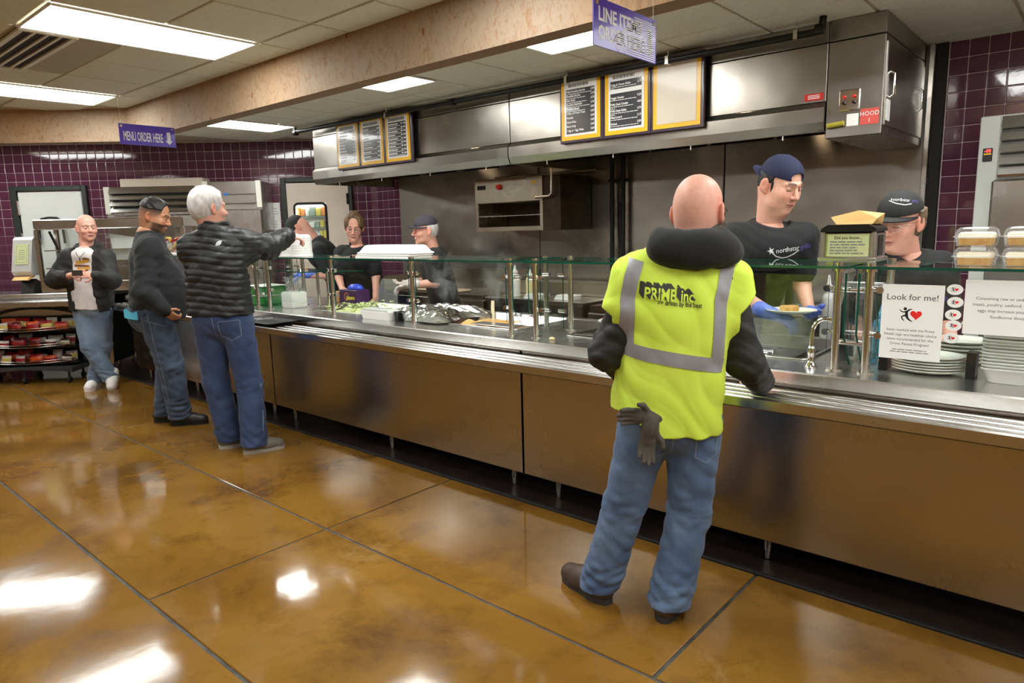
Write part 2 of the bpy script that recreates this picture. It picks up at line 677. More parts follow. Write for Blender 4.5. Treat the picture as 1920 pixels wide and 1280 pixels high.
# ---- ceilings
cl = struct(MB().prism([(4, 2.86), (-7.5, 2.86), (-13, -2.64), (-13, -4.5), (4, -4.5)], (0, 0, ZC + 0.03), X_, Y_, Z_, 0.045).build('ceiling', 'ceil_grid'))
P = 0.605
pme = MB().box(-P / 2 + 0.009, P / 2 - 0.009, -P / 2 + 0.009, P / 2 - 0.009, -0.008, 0.008, 0, 0.004).mesh('ceiling_panel', 'ceil')
half = MB().box(-P / 2 + 0.009, P / 2 - 0.009, -0.127, 0.137, -0.008, 0.008, 0, 0.004).mesh('ceiling_panel_cut', 'ceil')
taken = [(-5.01, -4.405), (-7.43, -6.825), (-2.59, -1.98), (-0.17, 0.43), (2.2, 2.8)]
for i in range(-9, 13):
    xc = -3.80 - P / 2 - i * P
    for j in range(-9, 1):
        yc = 2.56 - P / 2 + j * P
        if (xc - yc) < -10.0 or xc > 3.6 or xc < -9.2 or yc < -1.0:
            continue
        if any(a < xc < b and 1.3 < yc < 2.6 for a, b in taken) or (-6.23 < xc < -5.0 and 1.35 < yc < 1.9):
            continue
        inst('ceiling_panel', pme, cl, (xc, yc, ZC + 0.008))
    if -7.6 < xc < 3.6:
        inst('ceiling_panel', half, cl, (xc, 2.705, ZC + 0.008))
ck = struct(MB().prism([(-7.55, 2.9), (4, 2.9), (4, 5.75), (-7.45, 5.75), (-13.2, 0.0), (-13.2, -2.75)][::-1], (0, 0, ZK + 0.03), X_, Y_, Z_, 0.045).build('ceiling_kitchen', 'ceil_grid'))
for i in range(-4, 12):
    xc = -1.145 - P / 2 - i * P
    for j in range(0, 5):
        yc = 2.99 + P / 2 + j * P
        if xc - yc < -12.9 or (yc > 4.7 and -6.9 < xc < -1.2):
            continue
        inst('ceiling_panel', pme, ck, (xc, yc, ZK + 0.008))

# ---- slotted air vent in the dining ceiling
r = root('air_vent', (-5.6, 1.5, ZC), 'long dark slotted air vent in the ceiling beside the light panel', 'air vent')
MB().box(-6.22, -5.03, 1.37, 1.40, ZC - 0.014, ZC).box(-6.22, -5.03, 1.66, 1.69, ZC - 0.014, ZC).box(-6.22, -6.19, 1.40, 1.66, ZC - 0.014, ZC).box(-5.06, -5.03, 1.40, 1.66, ZC - 0.014, ZC).build('frame', 'lamp_frame', r)
MB().box(-6.19, -5.06, 1.40, 1.66, ZC - 0.001, ZC + 0.002).build('backing', 'rubber', r)
for k in range(3):
    y = 1.455 + k * 0.07
    MB().box(-6.19, -5.06, y, y + 0.016, ZC - 0.012, ZC - 0.001).build('slat', 'lamp_frame', r)

# ---- walls
TP = 0.1115
tme = MB().box(-0.0535, 0.0535, -0.005, 0.006, -0.0535, 0.0535, 0, 0.004).mesh('wall_tile', 'tile')
wl = struct(MB().box(-9.6, -2.18, KD, KD + 0.12, 0, 3.0).box(-1.76, UC, KD, KD + 0.12, 0, 3.0).box(-2.18, -1.76, KD, KD + 0.12, 0, 1.29)
            .box(-2.18, -1.76, KD, KD + 0.12, 1.94, 3.0).box(-2.18, -1.76, KD + 0.112, KD + 0.12, 1.29, 1.94).build('wall_left', 'grout', rz=D45))
D1 = (-5.67, -4.74, 2.22)          # freezer door: u range, top
D2 = (-2.33, -1.42, 2.26)          # kitchen door
tiles, rest = [], MB()
nu = 64
for i in range(nu):
    u = UC - 0.06 - i * TP
    for j in range(24):
        z = 2.664 - j * TP
        if z < 0.05:
            continue
        if D1[0] + 0.06 < u < D1[1] - 0.05 and z < D1[2] - 0.05:
            continue
        if D2[0] + 0.06 < u < D2[1] - 0.04 and z < D2[2] - 0.05:
            continue
        show = z > 2.2 or (z > 0.95 and (u < D1[0] or D1[1] < u < D1[1] + 0.4 or D2[0] - 0.36 < u < D2[0] or u > D2[1]))
        if show and u > -6.35 and len(tiles) < 298:
            tiles.append(inst('wall_tile', tme, wl, (u, KD, z)))
        else:
            rest.box(u - 0.0535, u + 0.0535, KD - 0.005, KD, z - 0.0535, z + 0.0535)
ro = rest.build('wall_tiles_low', 'tile', wl)
ro['kind'] = 'stuff'

wb = struct(MB().box(-7.5, 4, YB, YB + 0.12, 0, 3.0).build('wall_back', 'grout'))
rest = MB()
for x0, cols, zlo, zhi in ((-7.457, 6, 1.15, 2.3), (-0.965, 11, 1.05, 2.72)):
    for i in range(cols):
        x = x0 + 0.056 + i * TP
        for j in range(24):
            z = 2.664 - j * TP
            if z < 0.05:
                continue
            if zlo < z < zhi:
                inst('wall_tile', tme, wb, (x, YB, z))
            else:
                rest.box(x - 0.0535, x + 0.0535, YB - 0.005, YB, z - 0.0535, z + 0.0535)
ro = rest.build('wall_tiles_low', 'tile', wb)
ro['kind'] = 'stuff'
# stainless cladding behind the cooking line, in sheets with dark seams
xs = [-6.79, -4.56, -3.66, -2.55, -1.075]
for a, b in zip(xs[:-1], xs[1:]):
    MB().box(a + 0.006, b - 0.006, YB - 0.012, YB - 0.002, 0.0, 2.7, 0, 0.004).build('steel_sheet', 'steel_back', wb)
MB().box(-6.79, -1.075, YB - 0.004, YB - 0.001, 0.0, 2.7).build('seam_backing', 'dark_metal', wb)
struct(MB().box(-1.075, -1.04, YB - 0.07, YB, 0, ZK, 0, 0.004).box(-1.035, -0.97, YB - 0.03, YB, 0, ZK, 1, 0.004).build('trim_2', ['steel', 'rubber']))
struct(MB().box(4, 4.1, -4.6, 5.8, 0, 3).build('wall_right', 'wall_tan'))
struct(MB().box(-13.2, 4.1, -4.7, -4.5, 0, 3).build('wall_front', 'wall_tan'))
struct(MB().box(-13.3, -13.2, -4.7, 0.3, 0, 3).build('wall_far_left', 'wall_tan'))

# ---- walk-in freezer door in the tiled diagonal wall
M['door_white'] = pm('white_door', srgb(214, 216, 212), 0.4, var=(2, srgb(204, 206, 202)))
M['door_cream'] = pm('cream_door', srgb(222, 208, 192), 0.45, var=(2, srgb(214, 198, 180)))
M['frame_dark'] = pm('dark_door_frame', srgb(40, 46, 42), 0.5)
a, b, zt = D1
d1 = struct(MB().box(a + 0.085, b - 0.07, KD - 0.03, KD + 0.02, 0.02, zt - 0.075, 0, 0.008).build('door_1', 'door_white', rz=D45))
MB().box(a, a + 0.075, KD - 0.05, KD + 0.02, 0, zt, 0, 0.006).box(b - 0.06, b, KD - 0.05, KD + 0.02, 0, zt, 0, 0.006).box(a + 0.075, b - 0.06, KD - 0.05, KD + 0.02, zt - 0.06, zt, 0, 0.006).build('frame', 'frame_dark', d1)
for z in (1.95, 1.55):
    MB().box(a + 0.07, a + 0.1, KD - 0.06, KD - 0.03, z - 0.08, z + 0.08, 0, 0.006).cyl((a + 0.085, KD - 0.06, z - 0.09), (a + 0.085, KD - 0.06, z + 0.09), 0.012, 8).build('hinge', 'chrome', d1)
hp = [(a + 0.45 + x, KD - 0.07, z) for x, z in [(-0.14, 1.5), (-0.13, 1.76), (-0.09, 1.81), (0.0, 1.825), (0.10, 1.82), (0.15, 1.78), (0.16, 1.5)]]
MB().tube(hp, 0.014, 8).build('push_bar', 'rubber', d1)

# ---- cream kitchen door with a round-cornered window
a, b, zt = D2
W = (-2.17, -1.77, 1.30, 1.93)
d2 = MB()
d2.box(a + 0.07, W[0], KD - 0.03, KD + 0.01, 0.02, zt - 0.07).box(W[1], b - 0.05, KD - 0.03, KD + 0.01, 0.02, zt - 0.07)
d2.box(W[0], W[1], KD - 0.03, KD + 0.01, 0.02, W[2]).box(W[0], W[1], KD - 0.03, KD + 0.01, W[3], zt - 0.07)
d2 = struct(d2.build('door_2', 'door_cream', rz=D45))
MB().box(a, a + 0.07, KD - 0.05, KD + 0.02, 0, zt, 0, 0.006).box(b - 0.05, b, KD - 0.05, KD + 0.02, 0, zt, 0, 0.006).box(a + 0.07, b - 0.05, KD - 0.05, KD + 0.02, zt - 0.06, zt, 0, 0.006).build('frame', 'frame_dark', d2)
for z in (1.98, 1.45):
    MB().box(b - 0.075, b - 0.045, KD - 0.06, KD - 0.03, z - 0.07, z + 0.07, 0, 0.005).build('hinge', 'dark_metal', d2)
ring = []
cr = 0.05
for cx, cz, a0 in ((W[1] - cr, W[3] - cr, 0), (W[0] + cr, W[3] - cr, 90), (W[0] + cr, W[2] + cr, 180), (W[1] - cr, W[2] + cr, 270)):
    ring += [(x, KD - 0.034, z) for x, z in arc(cx, cz, cr, a0, a0 + 90, 5)]
MB().tube(ring, 0.016, 8, closed=True).build('window_gasket', 'rubber', d2)
MB().box(W[0], W[1], KD - 0.016, KD - 0.01, W[2], W[3]).build('pane', 'pane', d2)
# stocked cooler shelves that show through the window
cool = MB().box(W[0] - 0.02, W[1] + 0.02, KD + 0.09, KD + 0.1, W[2] - 0.02, W[3] + 0.02, 0)
cc = [pm('cooler_goods_%d' % i, srgb(*c), 0.4) for i, c in enumerate([(236, 236, 232), (222, 206, 110), (230, 150, 90), (150, 170, 160), (210, 224, 232)])]
random.seed(3)
for k in range(4):
    z = W[2] + 0.02 + k * 0.15
    u = W[0] + 0.0
    while u < W[1] - 0.05:
        w = random.uniform(0.04, 0.09)
        cool.box(u, u + w - 0.006, KD + 0.03, KD + 0.085, z, z + random.uniform(0.06, 0.12), random.choice([0, 0, 1, 1, 2, 3, 4]), 0.008)
        u += w
    cool.box(W[0], W[1], KD + 0.02, KD + 0.09, z - 0.015, z - 0.003, 3)
cb = cool.build('cooler_goods', cc, d2)
cb['kind'] = 'stuff'
M['cooler_fill_lamp'] = pm('cooler_fill_lamp', (1, 1, 1), 0.5, emit=((0.95, 1.0, 1.0), 14.0))  # unseen tubes added behind the window to light the goods
MB().cyl((W[0] + 0.01, KD + 0.008, W[3] - 0.006), (W[1] - 0.01, KD + 0.008, W[3] - 0.006), 0.006, 8).build('cooler_fill_lamp', 'cooler_fill_lamp', d2)
MB().cyl((W[0] + 0.006, KD + 0.008, W[2] + 0.01), (W[0] + 0.006, KD + 0.008, W[3] - 0.02), 0.005, 8).build('cooler_fill_lamp', 'cooler_fill_lamp', d2)

# notice taped to the tile beside the kitchen door
pn = MB().box(-2.58, -2.36, KD - 0.011, KD - 0.009, 1.60, 1.95)
for i in range(9):
    z = 1.91 - i * 0.033
    pn.box(-2.55, -2.55 + random.uniform(0.1, 0.17), KD - 0.0118, KD - 0.0111, z - 0.006, z, 1)
tag(pn.build('paper_notice', ['paper', 'ink_l'], rz=D45, o=(-2.47, KD, 1.6)), 'white printed notice taped on purple tile beside the cream door', 'notice')

# ================================================================== SERVING COUNTER
ZW, ZR = 0.92, 0.857               # worktop and tray rail heights
YF = 2.95                          # front panels
M['panel'] = steel_mat('counter_panel_steel', (0.52, 0.49, 0.46), 0.2, 0.3, (60, 60, 0.4), wav=0.015)


def leg(mb_parent, x, y, zt):
    MB().cyl((x, y, 0.045), (x, y, zt), 0.02, 12).cyl((x, y, 0.0), (x, y, 0.05), 0.014, 12, r2=0.019).build('leg', 'post', mb_parent)


def counter_unit(x0, x1, legs, label, rz=0.0, yf=YF, depth=0.88, zb=0.12, zt=0.86):
    r = root('counter_unit', ((x0 + x1) / 2, yf, 0), label, 'counter', 'serving counter cabinets', rz)
    MB().box(x0 + 0.003, x1 - 0.003, yf, yf + 0.02, zb, zt, 0, 0.004).build('front_panel', 'panel', r)
    MB().box(x0 + 0.006, x1 - 0.006, yf + 0.021, yf + depth, zb + 0.02, zb + 0.05).box(x0 + 0.006, x0 + 0.03, yf + 0.021, yf + depth, zb + 0.05, zt - 0.18).box(x1 - 0.03, x1 - 0.006, yf + 0.021, yf + depth, zb + 0.05, zt - 0.18).build('carcass', 'dark_metal', r)
    MB().box(x0 + 0.006, x1 - 0.006, yf + depth + 0.001, yf + depth + 0.012, zb, zt, 0, 0.003).build('rear_bounce_panel', 'steel', r)  # unseen steel sheet, added to brighten what the cooking line reflects
    for x in legs:
        leg(r, x, yf + 0.085, zb + 0.02)
        leg(r, x, yf + depth - 0.09, zb + 0.02)
    return r


counter_unit(-8.2, -5.275, [-8.05, -6.9, -5.43], 'stainless counter cabinet behind the two men in jeans')
counter_unit(-5.265, -2.525, [-5.1, -3.83, -2.66], 'stainless counter cabinet between the old man and the vest man')
counter_unit(-2.515, 0.46, [-2.32, -1.1, 0.3], 'long stainless counter cabinet behind the man in the yellow vest')
counter_unit(0.47, 2.4, [0.62, 2.2], 'end stainless counter cabinet past the foam boxes')

wells = [(-5.05, -4.38), (-4.28, -3.62), (-3.52, -2.78), (-2.38, -1.72), (-1.62, -1.02)]
WY = (3.2, 3.82)
wt = MB()
wt.box(-8.25, 2.4, 2.925, WY[0], ZW - 0.06, ZW, 0, 0.006).box(-8.25, 2.4, WY[1], 3.91, ZW - 0.06, ZW, 0, 0.006)
xe = [-8.25] + [v for w in wells for v in w] + [2.4]
for a, b in zip(xe[0::2], xe[1::2]):
    wt.box(a, b, WY[0] - 0.002, WY[1] + 0.002, ZW - 0.06, ZW - 0.0005)
tag(wt.build('worktop', 'steel_top', o=(-2.5, 3.4, ZW)), 'long continuous stainless worktop of the serving counter', 'worktop')

r = root('tray_rail', (-2.5, 2.8, ZR), 'long stainless tray rail along the front of the serving counter', 'tray rail')
MB().box(-8.1, 2.4, 2.652, 2.922, ZR - 0.035, ZR - 0.012, 0, 0.004).box(-8.1, 2.4, 2.648, 2.668, ZR - 0.05, ZR, 0, 0.006).build('slide', 'steel_h', r)
for y in (2.72, 2.785, 2.85):
    MB().cyl((-8.1, y, ZR - 0.012), (2.4, y, ZR - 0.012), 0.0125, 8).build('rib', 'steel_top', r)
for x in (-7.6, -5.6, -4.55, -2.98, -1.75, -0.72, 0.4, 1.6):
    MB().prism([(0, 0), (0.26, 0), (0.26, -0.09)], (x, 2.685, ZR - 0.036), Y_, Z_, X_, 0.02).build('bracket', 'panel', r)

# diagonal counter along the tiled wall
KF = 8.05
counter_unit(-7.6, -4.05, [-7.0, -5.5, -4.2], 'stainless counter cabinet of the snack counter on the diagonal wall', D45, KF + 0.03, 0.5, 0.12, 0.9)
tag(MB().box(-7.6, -4.05, KF, KF + 0.56, 0.9, 0.955, 0, 0.006).build('worktop', 'steel_top', o=(-5.5, KF, 0.95), rz=D45), 'stainless worktop of the snack counter under the heated case', 'worktop')
r = root('tray_rail', (-5.5, KF - 0.15, 0.88), 'stainless tray rail above the candy rack', 'tray rail', rz=D45)
MB().box(-7.6, -3.95, KF - 0.28, KF - 0.003, 0.852, 0.872, 0, 0.004).box(-7.6, -3.95, KF - 0.29, KF - 0.27, 0.83, 0.89, 0, 0.006).build('slide', 'steel_h', r)
for y in (KF - 0.2, KF - 0.13, KF - 0.06):
    MB().cyl((-7.6, y, 0.874), (-3.95, y, 0.874), 0.012, 8).build('rib', 'steel_top', r)

# ------------------------------------------------------------------ sneeze guards
ZS = 1.352
YP, YR = 3.06, 3.40


def glass_box(mb, x0, x1, y0, y1, z0, z1, thin):
    """sheet with clear faces (mat 0) and green edges (mat 1); thin = axis of thickness"""
    vs = [(x, y, z) for z in (z0, z1) for y in (y0, y1) for x in (x0, x1)]
    fs = [((0, 2, 3, 1), 2), ((4, 5, 7, 6), 2), ((0, 1, 5, 4), 1), ((2, 6, 7, 3), 1), ((0, 4, 6, 2), 0), ((1, 3, 7, 5), 0)]
    for f, a in fs:
        mb.add(vs, [f], 0 if a == thin else 1)
    return mb


def guard(x0, x1, posts, label, ends=(True, True), inner=False):
    r = root('sneeze_guard', ((x0 + x1) / 2, YP, ZW), label, 'sneeze guard', 'glass sneeze guards on the counter')
    glass_box(MB(), x0 - 0.05, x1 + 0.05, 3.01, 3.50, ZS, ZS + 0.011, 2).build('glass_shelf', ['pane', 'pane_edge'], r)
    allp = [(x, YP) for x in posts] + [(x0, YR), (x1, YR)]
    for x, y in allp:
        MB().cyl((x, y, ZW), (x, y, ZS - 0.004), 0.0165, 14).cyl((x, y, ZW), (x, y, ZW + 0.008), 0.036, 14).cyl((x, y, ZS + 0.011), (x, y, ZS + 0.024), 0.02, 12).cyl((x, y, ZS - 0.012), (x, y, ZS), 0.026, 12).build('post', 'post', r)
    for a, b in zip(posts[:-1], posts[1:]):
        glass_box(MB(), a + 0.035, b - 0.035, YP - 0.004, YP + 0.004, ZW + 0.075, ZS - 0.03, 1).build('front_pane', ['pane', 'pane_edge'], r)
        for x, s in ((a, 1), (b, -1)):
            for z in (ZS - 0.085, ZS - 0.27):
                MB().cyl((x + s * 0.012, YP, z), (x + s * 0.05, YP, z), 0.008, 10).cyl((x + s * 0.042, YP - 0.012, z), (x + s * 0.042, YP + 0.012, z), 0.014, 10).build('clip', 'chrome', r)
    for x, s, on in ((x0, 1, ends[0]), (x1, -1, ends[1])):
        if not on:
            continue
        xx = x - s * 0.035
        poly = [(YP + 0.09, ZW + 0.012), (YR - 0.03, ZW + 0.012), (YR - 0.03, ZS - 0.02), (YP - 0.02, ZS - 0.02), (YP - 0.02, ZW + 0.16)]
        MB().prism(poly, (xx, 0, 0), Y_, Z_, X_, 0.008, 0, 1).build('side_pane', ['pane', 'pane_edge'], r)
        for y in (YP, YR - 0.06):
            for z in (ZS - 0.09, ZW + 0.12):
                MB().cyl((x - s * 0.01, y + 0.02, z), (x - s * 0.06, y + 0.02, z), 0.013, 10).build('clip', 'chrome', r)
    if inner:
        MB().prism([(-5.44, 3.13), (-5.0, 3.13), (-4.62, 3.46), (-5.44, 3.46)], (0, 0, 1.235), X_, Y_, Z_, 0.008, 0, 1).build('lower_shelf', ['pane', 'pane_edge'], r)
        for x in (-5.2, -5.05):
            MB().cyl((x, YR, ZW), (x, YR, 1.232), 0.014, 12).build('post', 'post', r)
    return r


guard(-7.8, -5.61, [-7.8, -6.7, -5.61], 'glass sneeze guard behind the old man in the quilted jacket', (False, True))
guard(-5.42, -2.68, [-5.42, -4.49, -3.56, -2.68], 'long glass sneeze guard over the salad and steam pans', (True, True), True)
guard(-2.49, -0.86, [-2.49, -0.86], 'glass sneeze guard in front of the man in the yellow vest')
guard(-0.74, 1.5, [-0.74, 0.4, 1.5], 'glass sneeze guard with paper notices taped on its front')

# ================================================================== KITCHEN
HX0, HX1, HY = -6.86, -1.09, 4.55
M['hood_lamp'] = pm('warm_lamp_glass', (1, 0.9, 0.75), 0.4, emit=((1.0, 0.72, 0.42), 12.0))
M['hood_dark'] = pm('hood_inside', srgb(30, 27, 24), 0.35, 0.8)
# exhaust hood, two sections and a control cabinet
for i, (x0, x1, lab) in enumerate([(HX0, -3.955, 'stainless exhaust hood section holding the three price boards'), (-3.945, -1.405, 'stainless exhaust hood section holding the breakfast boards')]):
    r = root('exhaust_hood', ((x0 + x1) / 2, HY, 2.1), lab, 'exhaust hood', 'exhaust hood sections')
    MB().box(x0, x1, HY, HY + 0.02, 2.26, 2.595, 0, 0.003).build('front_panel', 'steel_hood', r)
    MB().box(x0, x1, HY + 0.004, HY + 0.02, 2.6, ZK - 0.002, 0, 0.003).build('filler_panel', 'steel_hood', r)
    MB().prism([(0, 2.257), (-0.028, 2.225), (-0.028, 2.14), (0.0, 2.085), (0.03, 2.085), (0.03, 2.257)], ((x0 + x1) / 2, HY, 0), Y_, Z_, X_, x1 - x0, 0).build('lip', 'steel_hood', r)
    for xa in (x0, x1 - 0.015):
        MB().box(xa, xa + 0.015, HY + 0.03, YB - 0.02, 2.085, ZK - 0.002).build('side_panel', 'steel_hood', r)
    MB().box(x0 + 0.02, x1 - 0.02, HY + 0.03, YB - 0.02, 2.42, 2.44).build('plenum', 'hood_dark', r)
    k = 5
    for j in range(k):
        x = x0 + (j + 0.5) * (x1 - x0) / k
        MB().add([(x - 0.24, 5.1, 2.13), (x + 0.24, 5.1, 2.13), (x + 0.24, 5.45, 2.40), (x - 0.24, 5.45, 2.40)], [(0, 1, 2, 3)], 0).build('grease_filter', 'hood_dark', r)
    for j in range(2):
        x = x0 + (j + 0.5) * (x1 - x0) / 2
        lf = MB().cyl((x, 4.88, 2.42), (x, 4.88, 2.40), 0.05, 16).build('lamp_fixture', 'post', r)
        MB().lathe([(0.0, -0.11), (0.03, -0.10), (0.05, -0.06), (0.05, -0.02), (0.04, 0.0)], 16, (x, 4.88, 2.40)).build('lamp_globe', 'hood_lamp', lf)
    for j in range(4):
        x = x0 + (j + 0.6) * (x1 - x0) / 4
        MB().cyl((x, HY + 0.012, 2.085), (x, HY + 0.012, 2.055), 0.006, 8).build('drip_pin', 'post', r)

r = root('control_cabinet', (-1.25, HY, 2.1), 'stainless control cabinet at the hood end with red numbered sign', 'control cabinet')
x0, x1 = -1.40, HX1
MB().box(x0, x1, HY, YB - 0.08, 2.04, 2.595, 0, 0.004).box(x0, x1, HY, YB - 0.08, 2.6, ZK - 0.002, 0, 0.003).build('body', 'steel_hood', r)
MB().box(x1 - 0.006, x1 + 0.008, HY + 0.03, YB - 0.12, 2.09, 2.56, 0, 0.004).build('side_door', 'steel_hood', r)
for y in (HY + 0.12, YB - 0.28):
    MB().tube([(x1 + 0.008, y, 2.40), (x1 + 0.03, y, 2.385), (x1 + 0.03, y, 2.27), (x1 + 0.008, y, 2.255)], 0.008, 8).build('handle', 'chrome', r)
MB().box(x1 + 0.008, x1 + 0.0095, HY + 0.05, HY + 0.14, 2.12, 2.24).build('white_sticker', 'paper', r)
sw = MB().box(-1.325, -1.21, HY - 0.012, HY, 2.19, 2.31, 0, 0.004).build('switch_plate', 'chrome', r)
for i, (dx, z, m) in enumerate(((0.03, 2.27, 'red_ink'), (0.085, 2.27, 'red_ink'), (0.03, 2.235, 'black'), (0.085, 2.235, 'black'))):
    MB().cyl((-1.325 + dx, HY - 0.012, z), (-1.325 + dx, HY - 0.03, z - 0.004), 0.008, 8).build('switch', m, sw)
M['red_sign'] = pm('red_sign', srgb(206, 84, 76), 0.5)
M['amber'] = pm('amber_vial', srgb(170, 160, 60), 0.2, spec=0.6)
hs = MB().box(-1.205, -1.105, HY - 0.004, HY, 2.10, 2.19)
letters(hs, 'HOOD', 0.034, (-1.155, HY - 0.0045, 2.15), X_, Z_, 1, align='CENTER')
letters(hs, '1', 0.034, (-1.155, HY - 0.0045, 2.112), X_, Z_, 1, align='CENTER')
hs.build('number_sign', ['red_sign', 'paper'], r)
MB().cyl((-1.385, HY - 0.018, 2.11), (-1.29, HY - 0.018, 2.118), 0.016, 12).build('amber_tube', 'amber', r)
MB().box(-1.28, -1.215, HY - 0.003, HY, 2.10, 2.17).build('instruction_card', 'paper', r)
ws = MB().box(-1.53, -1.42, HY - 0.003, HY, 2.275, 2.315)
for i in range(3):
    ws.box(-1.51, -1.44, HY - 0.0036, HY - 0.003, 2.284 + i * 0.009, 2.288 + i * 0.009, 1)
M['warn_red'] = pm('warning_red', srgb(196, 32, 24), 0.5)
tag(ws.build('warning_label', ['warn_red', 'paper'], o=(-1.47, HY, 2.29)), 'small red warning label stuck on the hood by the control cabinet', 'label')

# black gas pipe along the top of the hood
r = root('overhead_pipe', (-4.2, 4.42, 2.66), 'black pipe running along the ceiling in front of the hood', 'pipe')
MB().tube([(-7.0, 4.42, 2.72), (-7.0, 4.42, 2.675), (-6.97, 4.42, 2.66), (-1.44, 4.42, 2.64), (-1.405, 4.42, 2.655), (-1.40, 4.42, 2.72)], 0.021, 10).build('pipe_run', 'dark_metal', r)
for x in (-6.99, -4.5, -1.42):
    MB().cyl((x - 0.02, 4.42, 2.652), (x + 0.03, 4.42, 2.651), 0.03, 12).build('coupling', 'dark_metal', r)
for x in (-5.4, -3.25, -2.4, -1.55):
    MB().cyl((x, 4.42, 2.625), (x, 4.42, 2.72), 0.005, 6).box(x - 0.012, x + 0.012, 4.395, 4.445, 2.618, 2.67).build('hanger', 'post', r)

# ------------------------------------------------------------------ menu boards
M['board_frame'] = pm('board_frame_purple', srgb(64, 48, 66), 0.35, coat=0.3)
M['board_yellow'] = pm('board_yellow', srgb(240, 186, 20), 0.4, coat=0.3)
M['board_white'] = pm('board_white', srgb(236, 234, 236), 0.35, coat=0.5, coatr=0.05)
M['board_dark'] = pm('board_chalk', srgb(58, 60, 66), 0.3, coat=0.6, coatr=0.06)
M['board_blank'] = pm('board_blank', srgb(214, 202, 184), 0.4, coat=0.4, coatr=0.1)
M['board_text'] = pm('board_text', srgb(236, 236, 236), 0.5)
MENU = {
    3: ('Breakfast', [('Philly Breakfast Burrito', '3.99', 1), ('Breakfast Burrito', '3.29', 1), ('Ham Steak', '2.79', 1), ('Breakfast Sandwich', '3.49', 2), ('Breakfast Bread', '0.89', 1), ('2 Slice of French Toast', '0.89', 0), ('Pancake', '0.89', 0), ('Home Fries', '0.89', 0), ('Bacon Strip', '0.49', 0), ('1 Egg or 1 Egg White', '0.69', 0)]),
    4: ('Skillets', [('2-Egg & Cheese Skillet', '3.79', 2), None, ('Veggie Omelet', '4.29', 1), ('Philly Steak Omelet', '4.89', 2), ('Philly Steak Skillet', '4.79', 2), ("Meat Lover's", '5.19', 1), ('Deluxe', '5.89', 1)]),
    0: ('', [('', '', 0)] * 10), 1: ('', [('', '', 1)] * 7), 2: ('', [('', '', 1)] * 9)}


def bar_line(mb, x, z, w, h, mi, y):
    """a line of small print too fine to read, as short dashes"""
    p = x
    while p < x + w:
        q = min(x + w, p + random.uniform(0.012, 0.035))
        mb.box(p, q, y - 0.0004, y, z, z + h, mi)
        p = q + 0.004


def menu_board(idx, x0, x1, z0, z1, label):
    y = 4.485
    r = root('menu_board', ((x0 + x1) / 2, y, z0), label, 'menu board', 'menu boards on the hood')
    MB().box(x0, x1, y, y + 0.03, z0, z1, 0, 0.004).build('frame', 'board_frame', r)
    e = 0.02
    MB().box(x0 + e, x1 - e, y - 0.004, y, z0 + e, z1 - e).build('yellow_border', 'board_yellow', r)
    e = 0.05
    if idx == 5:
        MB().box(x0 + e, x1 - e, y - 0.006, y - 0.004, z0 + e, z1 - e).build('blank_sheet', 'board_blank', r)
        return
    MB().box(x0 + e, x1 - e, y - 0.006, y - 0.004, z0 + e, z1 - e).build('white_sheet', 'board_white', r)
    a, b, c, d = x0 + 0.068, x1 - 0.068, z0 + 0.066, z1 - 0.105
    MB().box(a, b, y - 0.0068, y - 0.006, c, d).build('dark_sheet', 'board_dark', r)
    t = MB()
    yy = y - 0.0073
    title, rows = MENU[idx]
    n = len(rows)
    step = (d - c - 0.01) / n
    random.seed(20 + idx)
    for i, row in enumerate(rows):
        z = d - 0.004 - (i + 0.62) * step
        if row is None:
            t.box(a, b, yy - 0.0004, yy, z - 0.008, z + 0.022, 0)
            continue
        nm, pr, sub = row
        if nm:
            letters(t, nm, 0.0215, (a + 0.004, yy, z), X_, Z_, 0, bold=0.0006, xs=0.86)
            letters(t, pr, 0.0215, (b - 0.003, yy, z), X_, Z_, 0, bold=0.0006, align='RIGHT', xs=0.86)
        else:
            bar_line(t, a + 0.006, z, random.uniform(0.08, 0.14), 0.012, 0, yy)
            if idx == 2:
                bar_line(t, b - 0.07, z, 0.022, 0.012, 0, yy)
            bar_line(t, b - 0.034, z, 0.03, 0.012, 0, yy)
        for k in range(sub):
            w = (random.uniform(0.6, 0.9) if k == 0 else 0.14) * (b - a)
            bar_line(t, a + 0.004, z - 0.013 - 0.012 * k, w, 0.0045, 0, yy)
    if title:
        bar_line(t, a + 0.02, d + 0.016, (b - a) * 0.7, 0.02, 1, y - 0.0061)
    else:
        bar_line(t, a + 0.01, d + 0.012, (b - a) * 0.9, 0.028, 1, y - 0.0061)
    t.build('menu_lettering', ['board_text', 'ink_l'], r)


for i in range(3):
    x = -6.33 + i * 0.402
    menu_board(i, x, x + 0.398, 2.2, 2.69, ['leftmost menu board with faded grey lettering on the hood', 'menu board in the middle of the first three, dark with white lines', 'menu board with two columns of prices beside the bare hood panel'][i])
for i in range(3):
    x = -3.37 + i * 0.402
    menu_board(3 + i, x, x + 0.398, 2.19, 2.69, ['breakfast menu board starting with the burrito', 'omelet and skillet menu board behind the line items sign', 'blank cream menu board with a yellow border'][i])

# ------------------------------------------------------------------ hanging signs
M['purple'] = pm('sign_purple', srgb(84, 62, 178), 0.4, coat=0.2)
M['sign_white'] = pm('sign_white', srgb(232, 232, 236), 0.5)


def arrow(mb, org, h, w, ex, ez, mi):
    poly = [(-w * 0.3, h), (w * 0.3, h), (w * 0.3, h * 0.3), (w * 0.62, h * 0.3), (0, 0), (-w * 0.62, h * 0.3), (-w * 0.3, h * 0.3)]
    poly_flat(mb, poly, org, ex, ez, mi)


